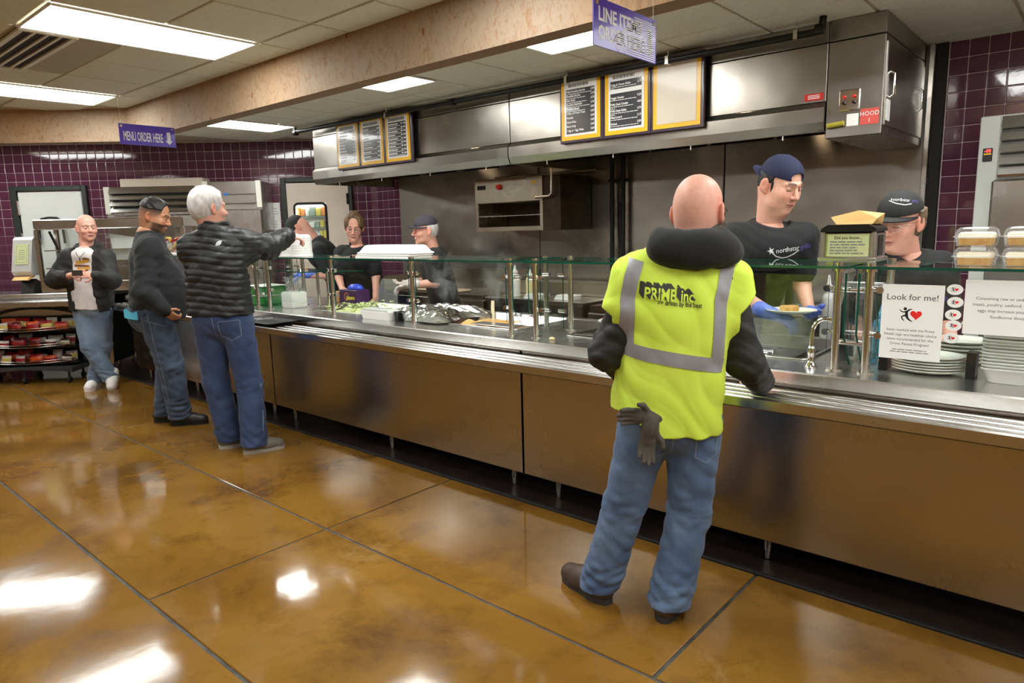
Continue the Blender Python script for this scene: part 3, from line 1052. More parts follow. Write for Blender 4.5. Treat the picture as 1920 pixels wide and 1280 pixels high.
def hung_sign(x, y0, y1, z0, z1, lines, stripes, label):
    r = root('hanging_sign', (x, (y0 + y1) / 2, z0), label, 'sign', 'purple signs hanging from the ceiling')
    MB().box(x - 0.003, x + 0.003, y0, y1, z0, z1).build('panel', 'purple', r)
    h, w = z1 - z0, y1 - y0
    t = MB()
    for s, xx in ((1, x + 0.0036), (-1, x - 0.0036)):
        ey = Y_ * s
        yl = y0 if s == 1 else y1
        for body, size, dz, xs in lines:
            letters(t, body, size, (xx, yl + s * 0.03, z0 + dz), ey, Z_, 0, bold=0.0022, xs=xs)
        arrow(t, (xx, yl + s * (w - 0.055), z0 + 0.02), h * 0.62, 0.05, ey, Z_, 0)
        if stripes:
            for i in range(19):
                z = z0 + 0.004 + i * (h - 0.02) / 19
                lo = 0.62 - 0.035 * i if i < 9 else 0.3 + 0.035 * (i - 9)
                lo = max(0.06, min(0.62, 0.25 + 0.03 * abs(i - 4)))
                a, b = y0 + w * lo, y0 + w * 0.985
                t.box(xx - 0.0003, xx, min(a, b), max(a, b), z, z + 0.0036)
    t.build('lettering', 'sign_white', r)
    for y in (y0 + 0.02, y1 - 0.02):
        g = MB()
        for s in (-1, 1):
            g.cyl((x + s * 0.003, y, z1 - 0.02), (x + s * 0.006, y, z1 - 0.02), 0.011, 12)
        g.build('grommet', 'chrome', r)
        MB().cyl((x, y, z1 - 0.012), (x, y, ZC), 0.0012, 5).build('cord', 'board_blank', r)


hung_sign(-6.4, 2.37, 2.83, 2.33, 2.50, [('MENU ORDER HERE', 0.105, 0.035, 0.345)], False, 'purple hanging sign reading menu order here with a white arrow')
hung_sign(-1.6, 2.35, 2.83, 2.245, 2.425, [('LINE ITEMS', 0.072, 0.098, 0.92), ('ORDER HERE', 0.072, 0.03, 0.83)], True, 'purple hanging sign reading line items order here with white stripes')

# ------------------------------------------------------------------ cooking line against the back wall
M['grime'] = pm('greasy_iron', srgb(44, 36, 28), 0.35, 0.5, var=(8, srgb(70, 54, 36)))
M['red_knob'] = pm('red_knob', srgb(206, 38, 24), 0.35)
M['gold_steel'] = steel_mat('warm_steel', (0.56, 0.51, 0.40), 0.25, 0.36, (0.5, 60, 60), wav=0.02)


def knob(parent, x, y, z, mat='black', rr=0.02):
    MB().cyl((x, y, z), (x, y - 0.03, z), rr, 12, r2=rr * 0.8).build('knob', mat, parent)


r = root('griddle', (-5.45, 5.2, 0), 'dark flat griddle behind the woman with the gloved hand', 'griddle')
MB().box(-6.25, -4.62, 4.86, 5.6, 0.12, 0.86, 0, 0.006).build('body', 'steel', r)
MB().box(-6.22, -4.65, 4.90, 5.58, 0.861, 0.90, 0, 0.004).build('plate', 'grime', r)
MB().box(-6.25, -4.62, 5.585, 5.6, 0.861, 1.12).box(-6.25, -6.235, 4.95, 5.585, 0.861, 1.05).box(-4.635, -4.62, 4.95, 5.585, 0.861, 1.05).build('splash_guard', 'gold_steel', r)
MB().box(-6.22, -4.65, 4.862, 4.897, 0.861, 0.875).build('grease_trough', 'steel', r)
for i in range(5):
    knob(r, -6.0 + i * 0.3, 4.859, 0.74)
for x in (-6.15, -4.72):
    for y in (4.95, 5.5):
        leg(r, x, y, 0.119)

r = root('prep_table', (-3.98, 5.2, 0), 'stainless prep table with towels and squeeze bottles behind the counter', 'table')
MB().box(-4.58, -3.42, 4.84, 5.6, 0.86, 0.90, 0, 0.006).build('table_top', 'steel_top', r)
MB().box(-4.56, -3.44, 4.86, 4.88, 0.12, 0.859).build('front_panel', 'steel', r)
MB().box(-4.56, -3.44, 5.3, 5.6, 0.902, 1.02, 0, 0.004).build('raised_shelf', 'gold_steel', r)
for x in (-4.5, -3.5):
    for y in (4.95, 5.5):
        leg(r, x, y, 0.859)

r = root('range', (-2.7, 5.2, 0), 'cooking range with a red knob behind the vest man', 'range')
MB().box(-3.38, -1.95, 4.88, 5.6, 0.12, 0.82, 0, 0.006).build('body', 'steel', r)
MB().box(-3.36, -1.97, 4.86, 5.58, 0.821, 0.88, 0, 0.005).build('cooktop', 'grime', r)
MB().box(-3.36, -1.97, 4.82, 4.879, 0.70, 0.82, 0, 0.01).build('control_rail', 'steel_h', r)
MB().box(-3.36, -1.97, 5.585, 5.6, 0.881, 1.15).build('back_guard', 'gold_steel', r)
for i in range(5):
    knob(r, -3.2 + i * 0.28, 4.819, 0.76, 'red_knob' if i == 0 else 'black', 0.026)
for i in range(4):
    x = -3.2 + i * 0.35
    MB().tube([(x - 0.1, 4.95, 0.895), (x + 0.1, 4.95, 0.895), (x + 0.1, 5.45, 0.895), (x - 0.1, 5.45, 0.895)], 0.008, 6, closed=True).cyl((x, 4.95, 0.895), (x, 5.45, 0.895), 0.008, 6).build('grate', 'dark_metal', r)
for x in (-3.28, -2.05):
    for y in (4.97, 5.5):
        leg(r, x, y, 0.119)

r = root('steel_table', (-1.45, 5.2, 0), 'stainless work table behind the young man in the backward cap', 'table')
MB().box(-1.9, -1.15, 4.9, 5.6, 0.86, 0.90, 0, 0.006).build('table_top', 'steel_top', r)
MB().box(-1.88, -1.17, 4.95, 5.58, 0.3, 0.33, 0, 0.005).build('lower_shelf', 'steel_top', r)
for x in (-1.84, -1.21):
    for y in (4.97, 5.5):
        leg(r, x, y, 0.859)

# wall broiler under the hood
r = root('broiler', (-4.45, 5.4, 1.5), 'stainless wall broiler with open glowing slot and red knob under the hood', 'broiler')
bx0, bx1, by0 = -4.97, -4.1, 5.16
MB().box(bx0, bx1, by0, 5.68, 1.80, 2.03, 0, 0.005).build('hood_box', 'gold_steel', r)
MB().box(bx0, bx0 + 0.035, by0 + 0.01, 5.68, 1.56, 1.80).box(bx1 - 0.035, bx1, by0 + 0.01, 5.68, 1.56, 1.80).box(bx0, bx1, by0 + 0.005, 5.68, 1.52, 1.565, 0, 0.004).build('frame', 'gold_steel', r)
MB().box(bx0 + 0.035, bx1 - 0.035, 5.6, 5.68, 1.565, 1.80).build('back_plate', 'grime', r)
MB().box(bx1, -3.9, by0 + 0.02, 5.68, 1.52, 2.03, 0, 0.004).build('side_body', 'grime', r)
for y in np.linspace(by0 + 0.02, 5.55, 12):
    MB().cyl((bx0 + 0.035, y, 1.67), (bx1 - 0.035, y, 1.67), 0.005, 6).build('grill_rod', 'post', r)
knob(r, -4.63, by0, 1.95, 'red_knob', 0.03)
MB().box(-4.93, -4.82, by0 - 0.004, by0, 1.935, 1.975).build('name_plate', 'dark_metal', r)
MB().box(-4.23, -4.14, by0 - 0.003, by0, 1.85, 1.93).box(-4.22, -4.17, by0 - 0.003, by0, 1.96, 1.985, 1).build('sticker', ['board_blank', 'board_yellow'], r)
MB().tube([(-4.16, by0 - 0.02, 1.83), (-4.0, by0 - 0.02, 1.835), (-3.97, by0 - 0.02, 1.86), (-3.965, by0 - 0.02, 2.2)], 0.012, 8).build('gas_pipe', 'post', r)
MB().box(-5.05, -3.76, 5.55, 5.68, 2.06, 2.085, 0, 0.003).build('wall_shelf', 'steel_h', r)

# vertical pipes on the steel wall
for x, lab in ((-3.62, 'dark vertical pipe on the steel wall beside the broiler'), (-3.50, 'second dark vertical pipe on the steel wall, away from the broiler')):
    r = root('wall_pipe', (x, 5.62, 0.9), lab, 'pipe', 'vertical pipes on the steel wall')
    MB().cyl((x, 5.62, 0.0), (x, 5.62, 2.4), 0.022, 10).build('pipe_run', 'dark_metal', r)
    for z in (1.2, 1.95):
        MB().box(x - 0.035, x + 0.035, 5.6, 5.69, z, z + 0.03, 0, 0.003).build('bracket', 'dark_metal', r)

# reach-in refrigerators on the diagonal wall
KFR = 8.78


def fridge(u0, u1, zt, louvers, lab, o_k=KFR):
    r = root('refrigerator', ((u0 + u1) / 2, o_k, 0), lab, 'refrigerator', 'steel refrigerators', D45)
    MB().box(u0, u1, o_k + 0.02, KD - 0.02, 0.1, zt, 0, 0.006).build('body', 'steel', r)
    for ua_ in (u0, u1 - 0.06):
        MB().box(ua_, ua_ + 0.06, o_k - 0.01, o_k + 0.02, zt - 0.32, zt).build('side_trim', 'lamp_frame', r)
    if louvers:
        for k in range(4):
            z = zt - 0.075 * k - 0.005
            MB().add([(u0 + 0.06, o_k - 0.03, z - 0.07), (u1 - 0.06, o_k - 0.03, z - 0.07), (u1 - 0.06, o_k + 0.012, z), (u0 + 0.06, o_k + 0.012, z),
                      (u0 + 0.06, o_k - 0.027, z - 0.074), (u1 - 0.06, o_k - 0.027, z - 0.074), (u1 - 0.06, o_k + 0.016, z - 0.004), (u0 + 0.06, o_k + 0.016, z - 0.004)],
                     [(0, 1, 2, 3), (7, 6, 5, 4), (0, 4, 5, 1), (2, 6, 7, 3)]).build('louver', 'steel_h', r)
    else:
        MB().box(u0 + 0.06, u1 - 0.06, o_k - 0.008, o_k + 0.015, zt - 0.16, zt - 0.005, 0, 0.004).build('top_panel', 'steel_h', r)
        MB().box(u0 + 0.06, u1 - 0.06, o_k - 0.02, o_k + 0.015, zt - 0.27, zt - 0.17, 0, 0.004).build('grille_panel', 'steel_h', r)
    MB().box(u0 + 0.01, u1 - 0.01, o_k - 0.02, o_k + 0.018, 0.14, zt - 0.34, 0, 0.012).build('door', 'steel', r)
    MB().box(u1 - 0.14, u1 - 0.1, o_k - 0.05, o_k - 0.021, 1.0, 1.45, 0, 0.008).build('handle', 'chrome', r)
    for x in (u0 + 0.06, u1 - 0.06):
        leg(r, x, o_k + 0.1, 0.11)
    return r


fridge(-4.29, -3.16, 2.155, True, 'louvered steel refrigerator behind the heated case')
fridge(-3.13, -2.44, 2.20, False, 'steel refrigerator behind the white-haired man')
fb = [o for o in COL.objects if o.name.startswith('refrigerator')][-1]
M['blue_mark'] = pm('blue_magnet', srgb(40, 110, 200), 0.4)
MB().prism(arc(0, 0, 0.025, 0, 340, 16, 0.035), (-2.86, KFR - 0.01, 2.03), X_, Z_, Y_, 0.006).build('blue_magnet', 'blue_mark', fb)
tag(MB().box(-4.2, -3.2, KD - 0.3, KD - 0.05, 2.156, 2.265, 0, 0.01).build('carton', 'board_blank', o=(-3.7, KD - 0.2, 2.156), rz=D45), 'long cream carton lying on top of the louvered refrigerator', 'carton')

# refrigerator at the end of the line, its thermometer lit
r = root('freezer_cabinet', (-0.2, 5.3, 0), 'tall pale freezer cabinet with a red lit thermometer', 'freezer')
fx0, fx1, fy = -0.70, 0.55, 5.28
M['pale_grey'] = pm('pale_grey_enamel', srgb(196, 200, 196), 0.35)
MB().box(fx0, fx1, fy + 0.012, YB - 0.02, 0.1, 2.16, 0, 0.006).build('body', 'pale_grey', r)
MB().box(fx0, fx0 + 0.105, fy - 0.006, fy + 0.012, 0.3, 2.155, 0, 0.004).build('side_trim', 'pale_grey', r)
for k in range(5):
    z = 2.15 - k * 0.073
    MB().add([(fx0 + 0.11, fy - 0.02, z - 0.068), (fx1, fy - 0.02, z - 0.068), (fx1, fy + 0.012, z), (fx0 + 0.11, fy + 0.012, z)], [(0, 1, 2, 3)]).build('louver', 'steel_h', r)
MB().box(fx0 + 0.085, fx1, fy - 0.035, fy + 0.008, 0.2, 1.77, 0, 0.012).build('door', 'steel', r)
MB().box(fx0 + 0.11, fx0 + 0.5, fy - 0.02, fy + 0.01, 1.785, 1.8).build('trim_strip', 'chrome', r)
th = MB().box(fx0 + 0.025, fx0 + 0.075, fy - 0.014, fy - 0.006, 1.885, 1.965, 0, 0.003).build('thermometer', 'black', r)
M['led'] = pm('red_led', srgb(200, 20, 20), 0.4, emit=((1.0, 0.04, 0.03), 2.5))
dg = MB()
letters(dg, '-08', 0.026, (fx0 + 0.05, fy - 0.0148, 1.94), X_, Z_, 0, align='CENTER', bold=0.001)
dg.build('digits', 'led', th)
MB().box(fx0 + 0.03, fx0 + 0.07, fy - 0.0148, fy - 0.0142, 1.925, 1.934).build('amber_line', 'board_yellow', th)
for x in (fx0 + 0.06, fx1 - 0.06):
    leg(r, x, 5.4, 0.11)

# ================================================================== THINGS ON AND AROUND THE COUNTER
def heart(cx, cy, s, n=24):
    out = []
    for i in range(n):
        t = 2 * math.pi * i / n
        out.append((cx + s * 16 * math.sin(t) ** 3 / 17, cy + s * (13 * math.cos(t) - 5 * math.cos(2 * t) - 2 * math.cos(3 * t) - math.cos(4 * t)) / 17))
    return out[::-1]


def thick_line(pts, w):
    L, Rr = [], []
    for i, (x, y) in enumerate(pts):
        a, b = pts[max(i - 1, 0)], pts[min(i + 1, len(pts) - 1)]
        dx, dy = b[0] - a[0], b[1] - a[1]
        l = math.hypot(dx, dy) or 1
        ww = w[i] if isinstance(w, (list, tuple)) else w
        L.append((x - dy / l * ww / 2, y + dx / l * ww / 2))
        Rr.append((x + dy / l * ww / 2, y - dx / l * ww / 2))
    return L, Rr


def ribbon(mb, pts, w, org, ex, ey, mi=0):
    L, Rr = thick_line(pts, w)
    org, ex, ey = Vector(org), Vector(ex), Vector(ey)
    vs = [org + ex * x + ey * y for x, y in L + Rr]
    n = len(L)
    mb.add(vs, [(i, i + 1, n + i + 1, n + i) for i in range(n - 1)], mi)


def runner_heart(mb, org, s, k, r):
    """little running figure carrying a heart: black marks use material k, heart uses r"""
    ex, ey = X_ * s, Z_ * s
    poly_flat(mb, heart(0.32, 0.0, 0.42), org, ex, ey, r)
    poly_flat(mb, arc(-0.42, 0.42, 0.12, 0, 330, 11), org, ex, ey, k)
    ribbon(mb, [(-0.78, 0.36), (-0.68, 0.22), (-0.5, 0.17), (-0.3, 0.22), (-0.12, 0.38), (0.05, 0.43)], [0.05, 0.08, 0.1, 0.14, 0.1, 0.04], org, ex, ey, k)
    ribbon(mb, [(-0.3, 0.25), (-0.32, 0.05), (-0.3, -0.12), (-0.22, -0.3), (-0.05, -0.45), (0.12, -0.52)], [0.14, 0.2, 0.2, 0.15, 0.1, 0.04], org, ex, ey, k)
    ribbon(mb, [(-0.34, -0.08), (-0.5, -0.1), (-0.64, -0.2), (-0.58, -0.36), (-0.44, -0.5)], [0.16, 0.12, 0.11, 0.09, 0.04], org, ex, ey, k)


yp = YP - 0.0055
pn = MB().box(-0.69, -0.475, yp - 0.0006, yp, 0.995, 1.293, 0)
yt = yp - 0.001
letters(pn, 'Look for me!', 0.034, (-0.583, yt, 1.232), X_, Z_, 1, align='CENTER')
runner_heart(pn, (-0.583, yt, 1.175), 0.052, 2, 3)
for i, s in enumerate(('Items marked with the Prime', 'Health logo are healthier choice', 'items recommended for the', 'Driver Fitness Program!')):
    letters(pn, s, 0.0142, (-0.583, yt, 1.108 - i * 0.0185), X_, Z_, 1, align='CENTER')
for i, w in enumerate((0.12, 0.135)):
    bar_line(pn, -0.583 - w / 2, 1.032 - i * 0.009, w, 0.003, 4, yt)
tag(pn.build('paper_notice', ['paper', 'ink', 'ink_k', 'red_ink', 'ink_l'], o=(-0.58, yp, 1.0)), 'white notice reading look for me taped on the glass', 'notice')
pn = MB().box(-0.41, -0.13, yp - 0.0006, yp, 1.115, 1.318, 0)
for i, s in enumerate(('Consuming raw or undercooked', 'meats, poultry, seafood, shellfish or', 'eggs may increase your risk of', 'foodborne illness')):
    letters(pn, s, 0.0155, (-0.272, yt, 1.245 - i * 0.0225), X_, Z_, 1, align='CENTER')
tag(pn.build('paper_notice', ['paper', 'ink'], o=(-0.27, yp, 1.12)), 'white notice about undercooked food taped on the glass', 'notice')
hz = [1.279, 1.231, 1.183, 1.142, 1.094]
names = ['topmost round heart sticker in the column on the glass', 'second round heart sticker from the top of the column', 'middle round heart sticker in the column on the glass', 'second round heart sticker from the bottom of the column', 'lowest round heart sticker in the column, before the plates']
for i, z in enumerate(hz):
    st = MB()
    x = -0.442 + (0.003 if i % 2 else -0.001)
    st.prism(arc(0, 0, 0.0205, 0, 350, 23, 0.0265), (x, yp - 0.0004, z), X_, Z_, Y_, 0.0007, 0)
    runner_heart(st, (x, yp - 0.0012, z), 0.0165, 1, 2)
    tag(st.build('heart_sticker', ['paper', 'ink_k', 'red_ink'], o=(x, yp, z)), names[i], 'sticker', 'heart stickers on the glass')

ZG = ZS + 0.0112                   # top of the glass shelves
# ---- metal napkin dispenser
M['disp_metal'] = pm('dispenser_metal', (0.55, 0.54, 0.52), 0.3, 1.0)
M['card_green'] = pm('pale_green_card', srgb(196, 204, 150), 0.6)
M['kraft'] = pm('kraft_paper', srgb(214, 172, 108), 0.75, var=(14, srgb(200, 156, 92)))
r = root('napkin_dispenser', (-0.85, 3.2, ZG), 'metal napkin dispenser with a pale green card on the glass shelf', 'napkin dispenser')
x0, x1, y0, y1 = -0.955, -0.745, 3.12, 3.30
MB().box(x0, x1, y0 + 0.012, y1, ZG + 0.02, ZG + 0.135, 0, 0.006).build('body', 'disp_metal', r)
MB().box(x0 - 0.012, x1 + 0.012, y0 - 0.006, y1 + 0.006, ZG + 0.012, ZG + 0.03, 0, 0.005).build('base_rim', 'disp_metal', r)
MB().box(x0 + 0.015, x0 + 0.045, y0 + 0.03, y0 + 0.06, ZG, ZG + 0.012).build('foot', 'disp_metal', r)
MB().box(x1 - 0.045, x1 - 0.015, y0 + 0.03, y0 + 0.06, ZG, ZG + 0.012).build('foot', 'disp_metal', r)
MB().box(x0 + 0.03, x1 - 0.03, y1 - 0.04, y1 - 0.02, ZG, ZG + 0.012).build('foot', 'disp_metal', r)
MB().prism([(x0 - 0.004, 0.136), (x1 + 0.004, 0.136), (x1 + 0.002, 0.15), (x1 - 0.025, 0.166), (x0 + 0.025, 0.166), (x0 - 0.002, 0.15)], (0, (y0 + y1) / 2, ZG), X_, Z_, Y_, y1 - y0 + 0.006).build('lid', 'dark_metal', r)
for x in (x0 + 0.006, x1 - 0.006):
    MB().cyl((x, y0 + 0.008, ZG + 0.03), (x, y0 + 0.008, ZG + 0.135), 0.009, 8).build('corner_column', 'disp_metal', r)
MB().box(x1, x1 + 0.003, y0 + 0.055, y1 - 0.055, ZG + 0.035, ZG + 0.12, 0, 0.001).build('side_slot', 'black', r)
cd = MB().box(x0 + 0.024, x1 - 0.024, y0 + 0.008, y0 + 0.012, ZG + 0.034, ZG + 0.127)
letters(cd, 'Did you know...', 0.017, ((x0 + x1) / 2, y0 + 0.0074, ZG + 0.106), X_, Z_, 1, align='CENTER', bold=0.0004)
random.seed(5)
for i in range(5):
    bar_line(cd, x0 + 0.034, ZG + 0.092 - i * 0.012, 0.125 + random.uniform(-0.02, 0.015), 0.0055, 2, y0 + 0.0074)
cd.build('card', ['card_green', 'ink_k', 'ink_l'], r)
nk = MB()
nk.add([(-0.935, 3.17, ZG + 0.1985), (-0.905, 3.15, ZG + 0.167), (-0.765, 3.15, ZG + 0.167), (-0.752, 3.17, ZG + 0.19), (-0.83, 3.19, ZG + 0.224),
        (-0.925, 3.28, ZG + 0.20), (-0.90, 3.29, ZG + 0.167), (-0.76, 3.29, ZG + 0.167), (-0.748, 3.27, ZG + 0.21), (-0.83, 3.25, ZG + 0.222)],
       [(0, 1, 2, 3, 4), (5, 9, 8, 7, 6), (0, 4, 9, 5), (4, 3, 8, 9), (0, 5, 6, 1), (3, 2, 7, 8), (1, 6, 7, 2)])
tag(nk.build('napkin_stack', 'kraft', o=(-0.84, 3.2, ZG + 0.167)), 'folded brown paper napkins on top of the metal dispenser', 'napkins')

# ---- cake slices in clear clamshells
M['cake'] = pm('yellow_cake', srgb(222, 176, 92), 0.8, var=(40, srgb(206, 150, 70)), bump=(90, 0.5, 0.004))
M['frosting'] = pm('cream_frosting', srgb(244, 234, 208), 0.6, bump=(60, 0.3, 0.003))


def rounded_ring(cx, cy, hx, hy, cr, n=5):
    out = []
    for sx, sy, a0 in ((1, 1, 0), (-1, 1, 90), (-1, -1, 180), (1, -1, 270)):
        out += [(cx + sx * (hx - cr) + cr * math.cos(DEG(a0 + 90 * i / n)), cy + sy * (hy - cr) + cr * math.sin(DEG(a0 + 90 * i / n))) for i in range(n + 1)]
    return out


def ring_loft(mb, rings, mi=0, cap0=False, cap1=False, smooth=True):
    n = len(rings[0])
    vs = [v for rg in rings for v in rg]
    fs = []
    for i in range(len(rings) - 1):
        fs += [(i * n + j, i * n + (j + 1) % n, (i + 1) * n + (j + 1) % n, (i + 1) * n + j) for j in range(n)]
    mb.add(vs, fs, mi, smooth)
    if cap0:
        mb.add(rings[0], [list(range(n - 1, -1, -1))], mi)
    if cap1:
        mb.add(rings[-1], [list(range(n))], mi)
    return mb


def shell(cx, cy, prof, cr=0.02):
    """rings of rounded rectangles: prof = (hx, hy, z)"""
    return [[(x, y, z) for x, y in rounded_ring(cx, cy, hx, hy, min(cr, hx * 0.6, hy * 0.6))] for hx, hy, z in prof]


def cake_box(cx, cy, z, lab):
    r = root('cake_box', (cx, cy, z), lab, 'cake box', 'clear cake boxes on the glass shelf')
    ring_loft(MB(), shell(cx, cy, [(0.062, 0.058, z + 0.001), (0.067, 0.062, z + 0.032), (0.074, 0.069, z + 0.034), (0.074, 0.069, z + 0.037)]), 0, True).build('tub', 'clear', r)
    ring_loft(MB(), shell(cx, cy, [(0.074, 0.069, z + 0.0375), (0.069, 0.064, z + 0.041), (0.064, 0.059, z + 0.062), (0.052, 0.05, z + 0.0715), (0.03, 0.03, z + 0.0735)]), 0, False, True).build('lid', 'clear', r)
    ring_loft(MB(), shell(cx, cy, [(0.052, 0.048, z + 0.004), (0.055, 0.05, z + 0.03)], 0.008), 0, True, True).build('cake', 'cake', r)
    ring_loft(MB(), shell(cx, cy, [(0.056, 0.051, z + 0.0305), (0.057, 0.052, z + 0.046), (0.05, 0.045, z + 0.053)], 0.01), 0, True, True).build('frosting', 'frosting', r)


cake_box(-0.405, 3.2, ZG, 'clear cake box beside the napkin dispenser, bottom of its stack')
cake_box(-0.405, 3.2, ZG + 0.0745, 'clear cake box beside the napkin dispenser, top of its stack')
cake_box(-0.25, 3.2, ZG, 'clear cake box at the frame edge, bottom of its stack')
cake_box(-0.25, 3.2, ZG + 0.0745, 'clear cake box at the frame edge, top of its stack')

# ---- plates
ZP = ZW + 0.001


def plate_mesh(rx, ry):
    return MB().lathe([(0.0, 0.002), (0.55, 0.0), (0.62, 0.0), (0.97, 0.014), (1.0, 0.017), (0.995, 0.0205), (0.94, 0.0165), (0.64, 0.006), (0.0, 0.005)], 36, sx=rx, sy=ry).mesh('plate', 'white_gloss')


pmA = plate_mesh(0.135, 0.105)
stackn = ['lowest', 'second', 'third', 'fourth', 'fifth', 'topmost']
for k in range(6):
    ob = bpy.data.objects.new('plate', pmA)
    COL.objects.link(ob)
    ob.location = (-0.545, 3.225, ZP + k * 0.0112)
    tag(ob, stackn[k] + ' oval white plate of the stack behind the notice', 'plate', 'oval plates in the front stack')
for k in range(6):
    ob = bpy.data.objects.new('plate', pmA)
    COL.objects.link(ob)
    ob.location = (-0.47, 3.53, ZP + 0.0 + k * 0.0165)
    tag(ob, stackn[k] + ' white plate of the rear stack by the heart stickers', 'plate', 'plates in the rear stack')
for x, lab in ((-0.700, 'black wedge plate holder beside the glass post'), (-0.388, 'black wedge plate holder between plates and foam boxes')):
    MBx = MB().prism([(0, 0), (0.09, 0), (0.075, 0.1), (0.012, 0.1)], (x, 3.17, ZP), Y_, Z_, X_, 0.032)
    tag(MBx.build('plate_holder', 'black', o=(x, 3.2, ZP)), lab, 'plate holder', 'black plate holders')

# ---- nested foam boxes
def foam_box_mesh(w, d):
    m = MB()
    ring_loft(m, shell(0, 0, [(w * 0.8, d * 0.8, 0.0), (w * 0.94, d * 0.94, 0.05), (w, d, 0.053), (w, d, 0.058), (w * 0.93, d * 0.93, 0.058), (w * 0.79, d * 0.79, 0.006)], 0.025), 0, True, True)
    return m.mesh('foam_box', 'white')


fm = foam_box_mesh(0.12, 0.12)
for k in range(13):
    ob = bpy.data.objects.new('foam_box', fm)
    COL.objects.link(ob)
    ob.location = (-0.232 + 0.002 * math.sin(k * 2.1), 3.23 + 0.002 * math.cos(k * 1.7), ZP + k * 0.0125)
    tag(ob, 'white foam takeout box in the tall nested stack beside the plates', 'foam box', 'nested foam boxes beside the plates')
m = MB()
ring_loft(m, shell(-0.29, 3.26, [(0.13, 0.12, ZP + 0.21), (0.14, 0.13, ZP + 0.216), (0.14, 0.13, ZP + 0.221), (0.11, 0.10, ZP + 0.245)], 0.03), 0, True, True)
tag(m.build('foam_cover', 'white', o=(-0.29, 3.26, ZP + 0.21)), 'white foam cover lying open on the tall nested stack', 'foam cover')

# boxes stacked flat on the glass shelf in the middle
m = MB()
ring_loft(m, shell(0, 0, [(0.31, 0.115, 0.0), (0.31, 0.115, 0.008), (0.295, 0.105, 0.012), (0.265, 0.08, 0.055), (0.25, 0.068, 0.06)], 0.025), 0, True, True)
fl2 = m.mesh('foam_box', 'white')
for k in range(3):
    ob = bpy.data.objects.new('foam_box', fl2)
    COL.objects.link(ob)
    ob.location = (-3.97 + 0.012 * k, 3.24, ZG + k * 0.014)
    tag(ob, ['lowest', 'middle', 'top'][k] + ' long white foam box on the shelf before the woman in the cap', 'foam box', 'long foam boxes on the glass shelf')
# foam bowl stacks at the end of the shelf
M['foam_bowl'] = pm('white_foam_bowl', srgb(242, 240, 238), 0.5, sss=0.08)
for x, y, h, lab in ((-5.39, 3.16, 0.145, 'short stack of white foam bowls nearest the pointing man'), (-5.21, 3.17, 0.185, 'tallest stack of white foam bowls in the middle'), (-5.03, 3.16, 0.178, 'tall stack of white foam bowls nearest the bent man'), (-5.30, 3.34, 0.165, 'stack of white foam bowls at the rear of the shelf')):
    prof = [(0.0, h), (0.055, h), (0.07, h - 0.006), (0.076, h - 0.02)]
    z = h - 0.02
    while z > 0.03:
        prof += [(0.0795, z - 0.004), (0.0795, z - 0.007), (0.078, z - 0.009)]
        z -= 0.02
    prof += [(0.084, 0.006), (0.084, 0.0), (0.0, 0.0)]
    tag(MB().lathe(prof[::-1], 28, (x, y, ZG)).build('bowl_stack', 'foam_bowl', o=(x, y, ZG)), lab, 'foam bowls', 'stacks of foam bowls')

# ---- steam pans in the wells
M['lettuce'] = pm('lettuce', srgb(176, 196, 90), 0.5, var=(30, srgb(226, 228, 190)))
M['foil'] = pm('foil', (0.85, 0.85, 0.86), 0.16, 1.0)
M['rice'] = pm('orange_rice', srgb(206, 142, 66), 0.6, var=(60, srgb(226, 186, 120)), bump=(120, 0.8, 0.006))
M['meat'] = pm('browned_meat', srgb(110, 72, 48), 0.5, var=(30, srgb(150, 104, 74)), bump=(60, 0.9, 0.012))
M['broth'] = pm('dark_broth', srgb(62, 54, 34), 0.12)


def bumpy(x0, x1, y0, y1, z, amp, seed, n=34, f=26):
    rnd = np.random.RandomState(seed)
    ks = rnd.randn(14, 2) * f
    ph = rnd.rand(14) * 6.28

    def fn(u, v):
        x, y = x0 + (x1 - x0) * u, y0 + (y1 - y0) * v
        h = np.sin(ks[:, 0] * x + ks[:, 1] * y + ph).sum() / 5.0
        e = min(u, v, 1 - u, 1 - v) * 8
        return (x, y, z + amp * max(-0.8, h) * min(1.0, e))
    return MB().grid(fn, n, n)


pans = [(wells[0], 'lettuce', 0.0, 0.016, 'steam pan of chopped lettuce near the bent man'), (wells[1], 'broth', -0.03, 0.002, 'steam pan under the crumpled foil'),
        (wells[2], 'meat', -0.04, 0.018, 'steam pan of browned meat with a pale ladle'), (wells[3], 'broth', -0.05, 0.003, 'shallow steam pan in front of the vest man'), (wells[4], 'broth', -0.025, 0.002, 'steam pan by the chrome faucet')]
for i, ((a, b), food, dz, amp, lab) in enumerate(pans):
    r = root('steam_pan', ((a + b) / 2, 3.5, ZW - 0.1), lab, 'steam pan', 'steam pans set into the worktop')
    a2, b2, c2, d2_ = a + 0.012, b - 0.012, WY[0] + 0.012, WY[1] - 0.012
    cx, cy, hx, hy = (a2 + b2) / 2, (c2 + d2_) / 2, (b2 - a2) / 2, (d2_ - c2) / 2
    ring_loft(MB(), shell(cx, cy, [(hx + 0.022, hy + 0.022, ZW + 0.001), (hx + 0.022, hy + 0.022, ZW + 0.006), (hx - 0.002, hy - 0.002, ZW + 0.005), (hx - 0.012, hy - 0.012, ZW - 0.12), (0.02, 0.02, ZW - 0.122)], 0.04), 0, False, True).build('pan', 'steel_top', r)
    f = bumpy(a2 + 0.02, b2 - 0.02, c2 + 0.02, d2_ - 0.02, ZW - 0.03 + dz, amp, 11 + i).build('food', food, r)
    f['kind'] = 'stuff'
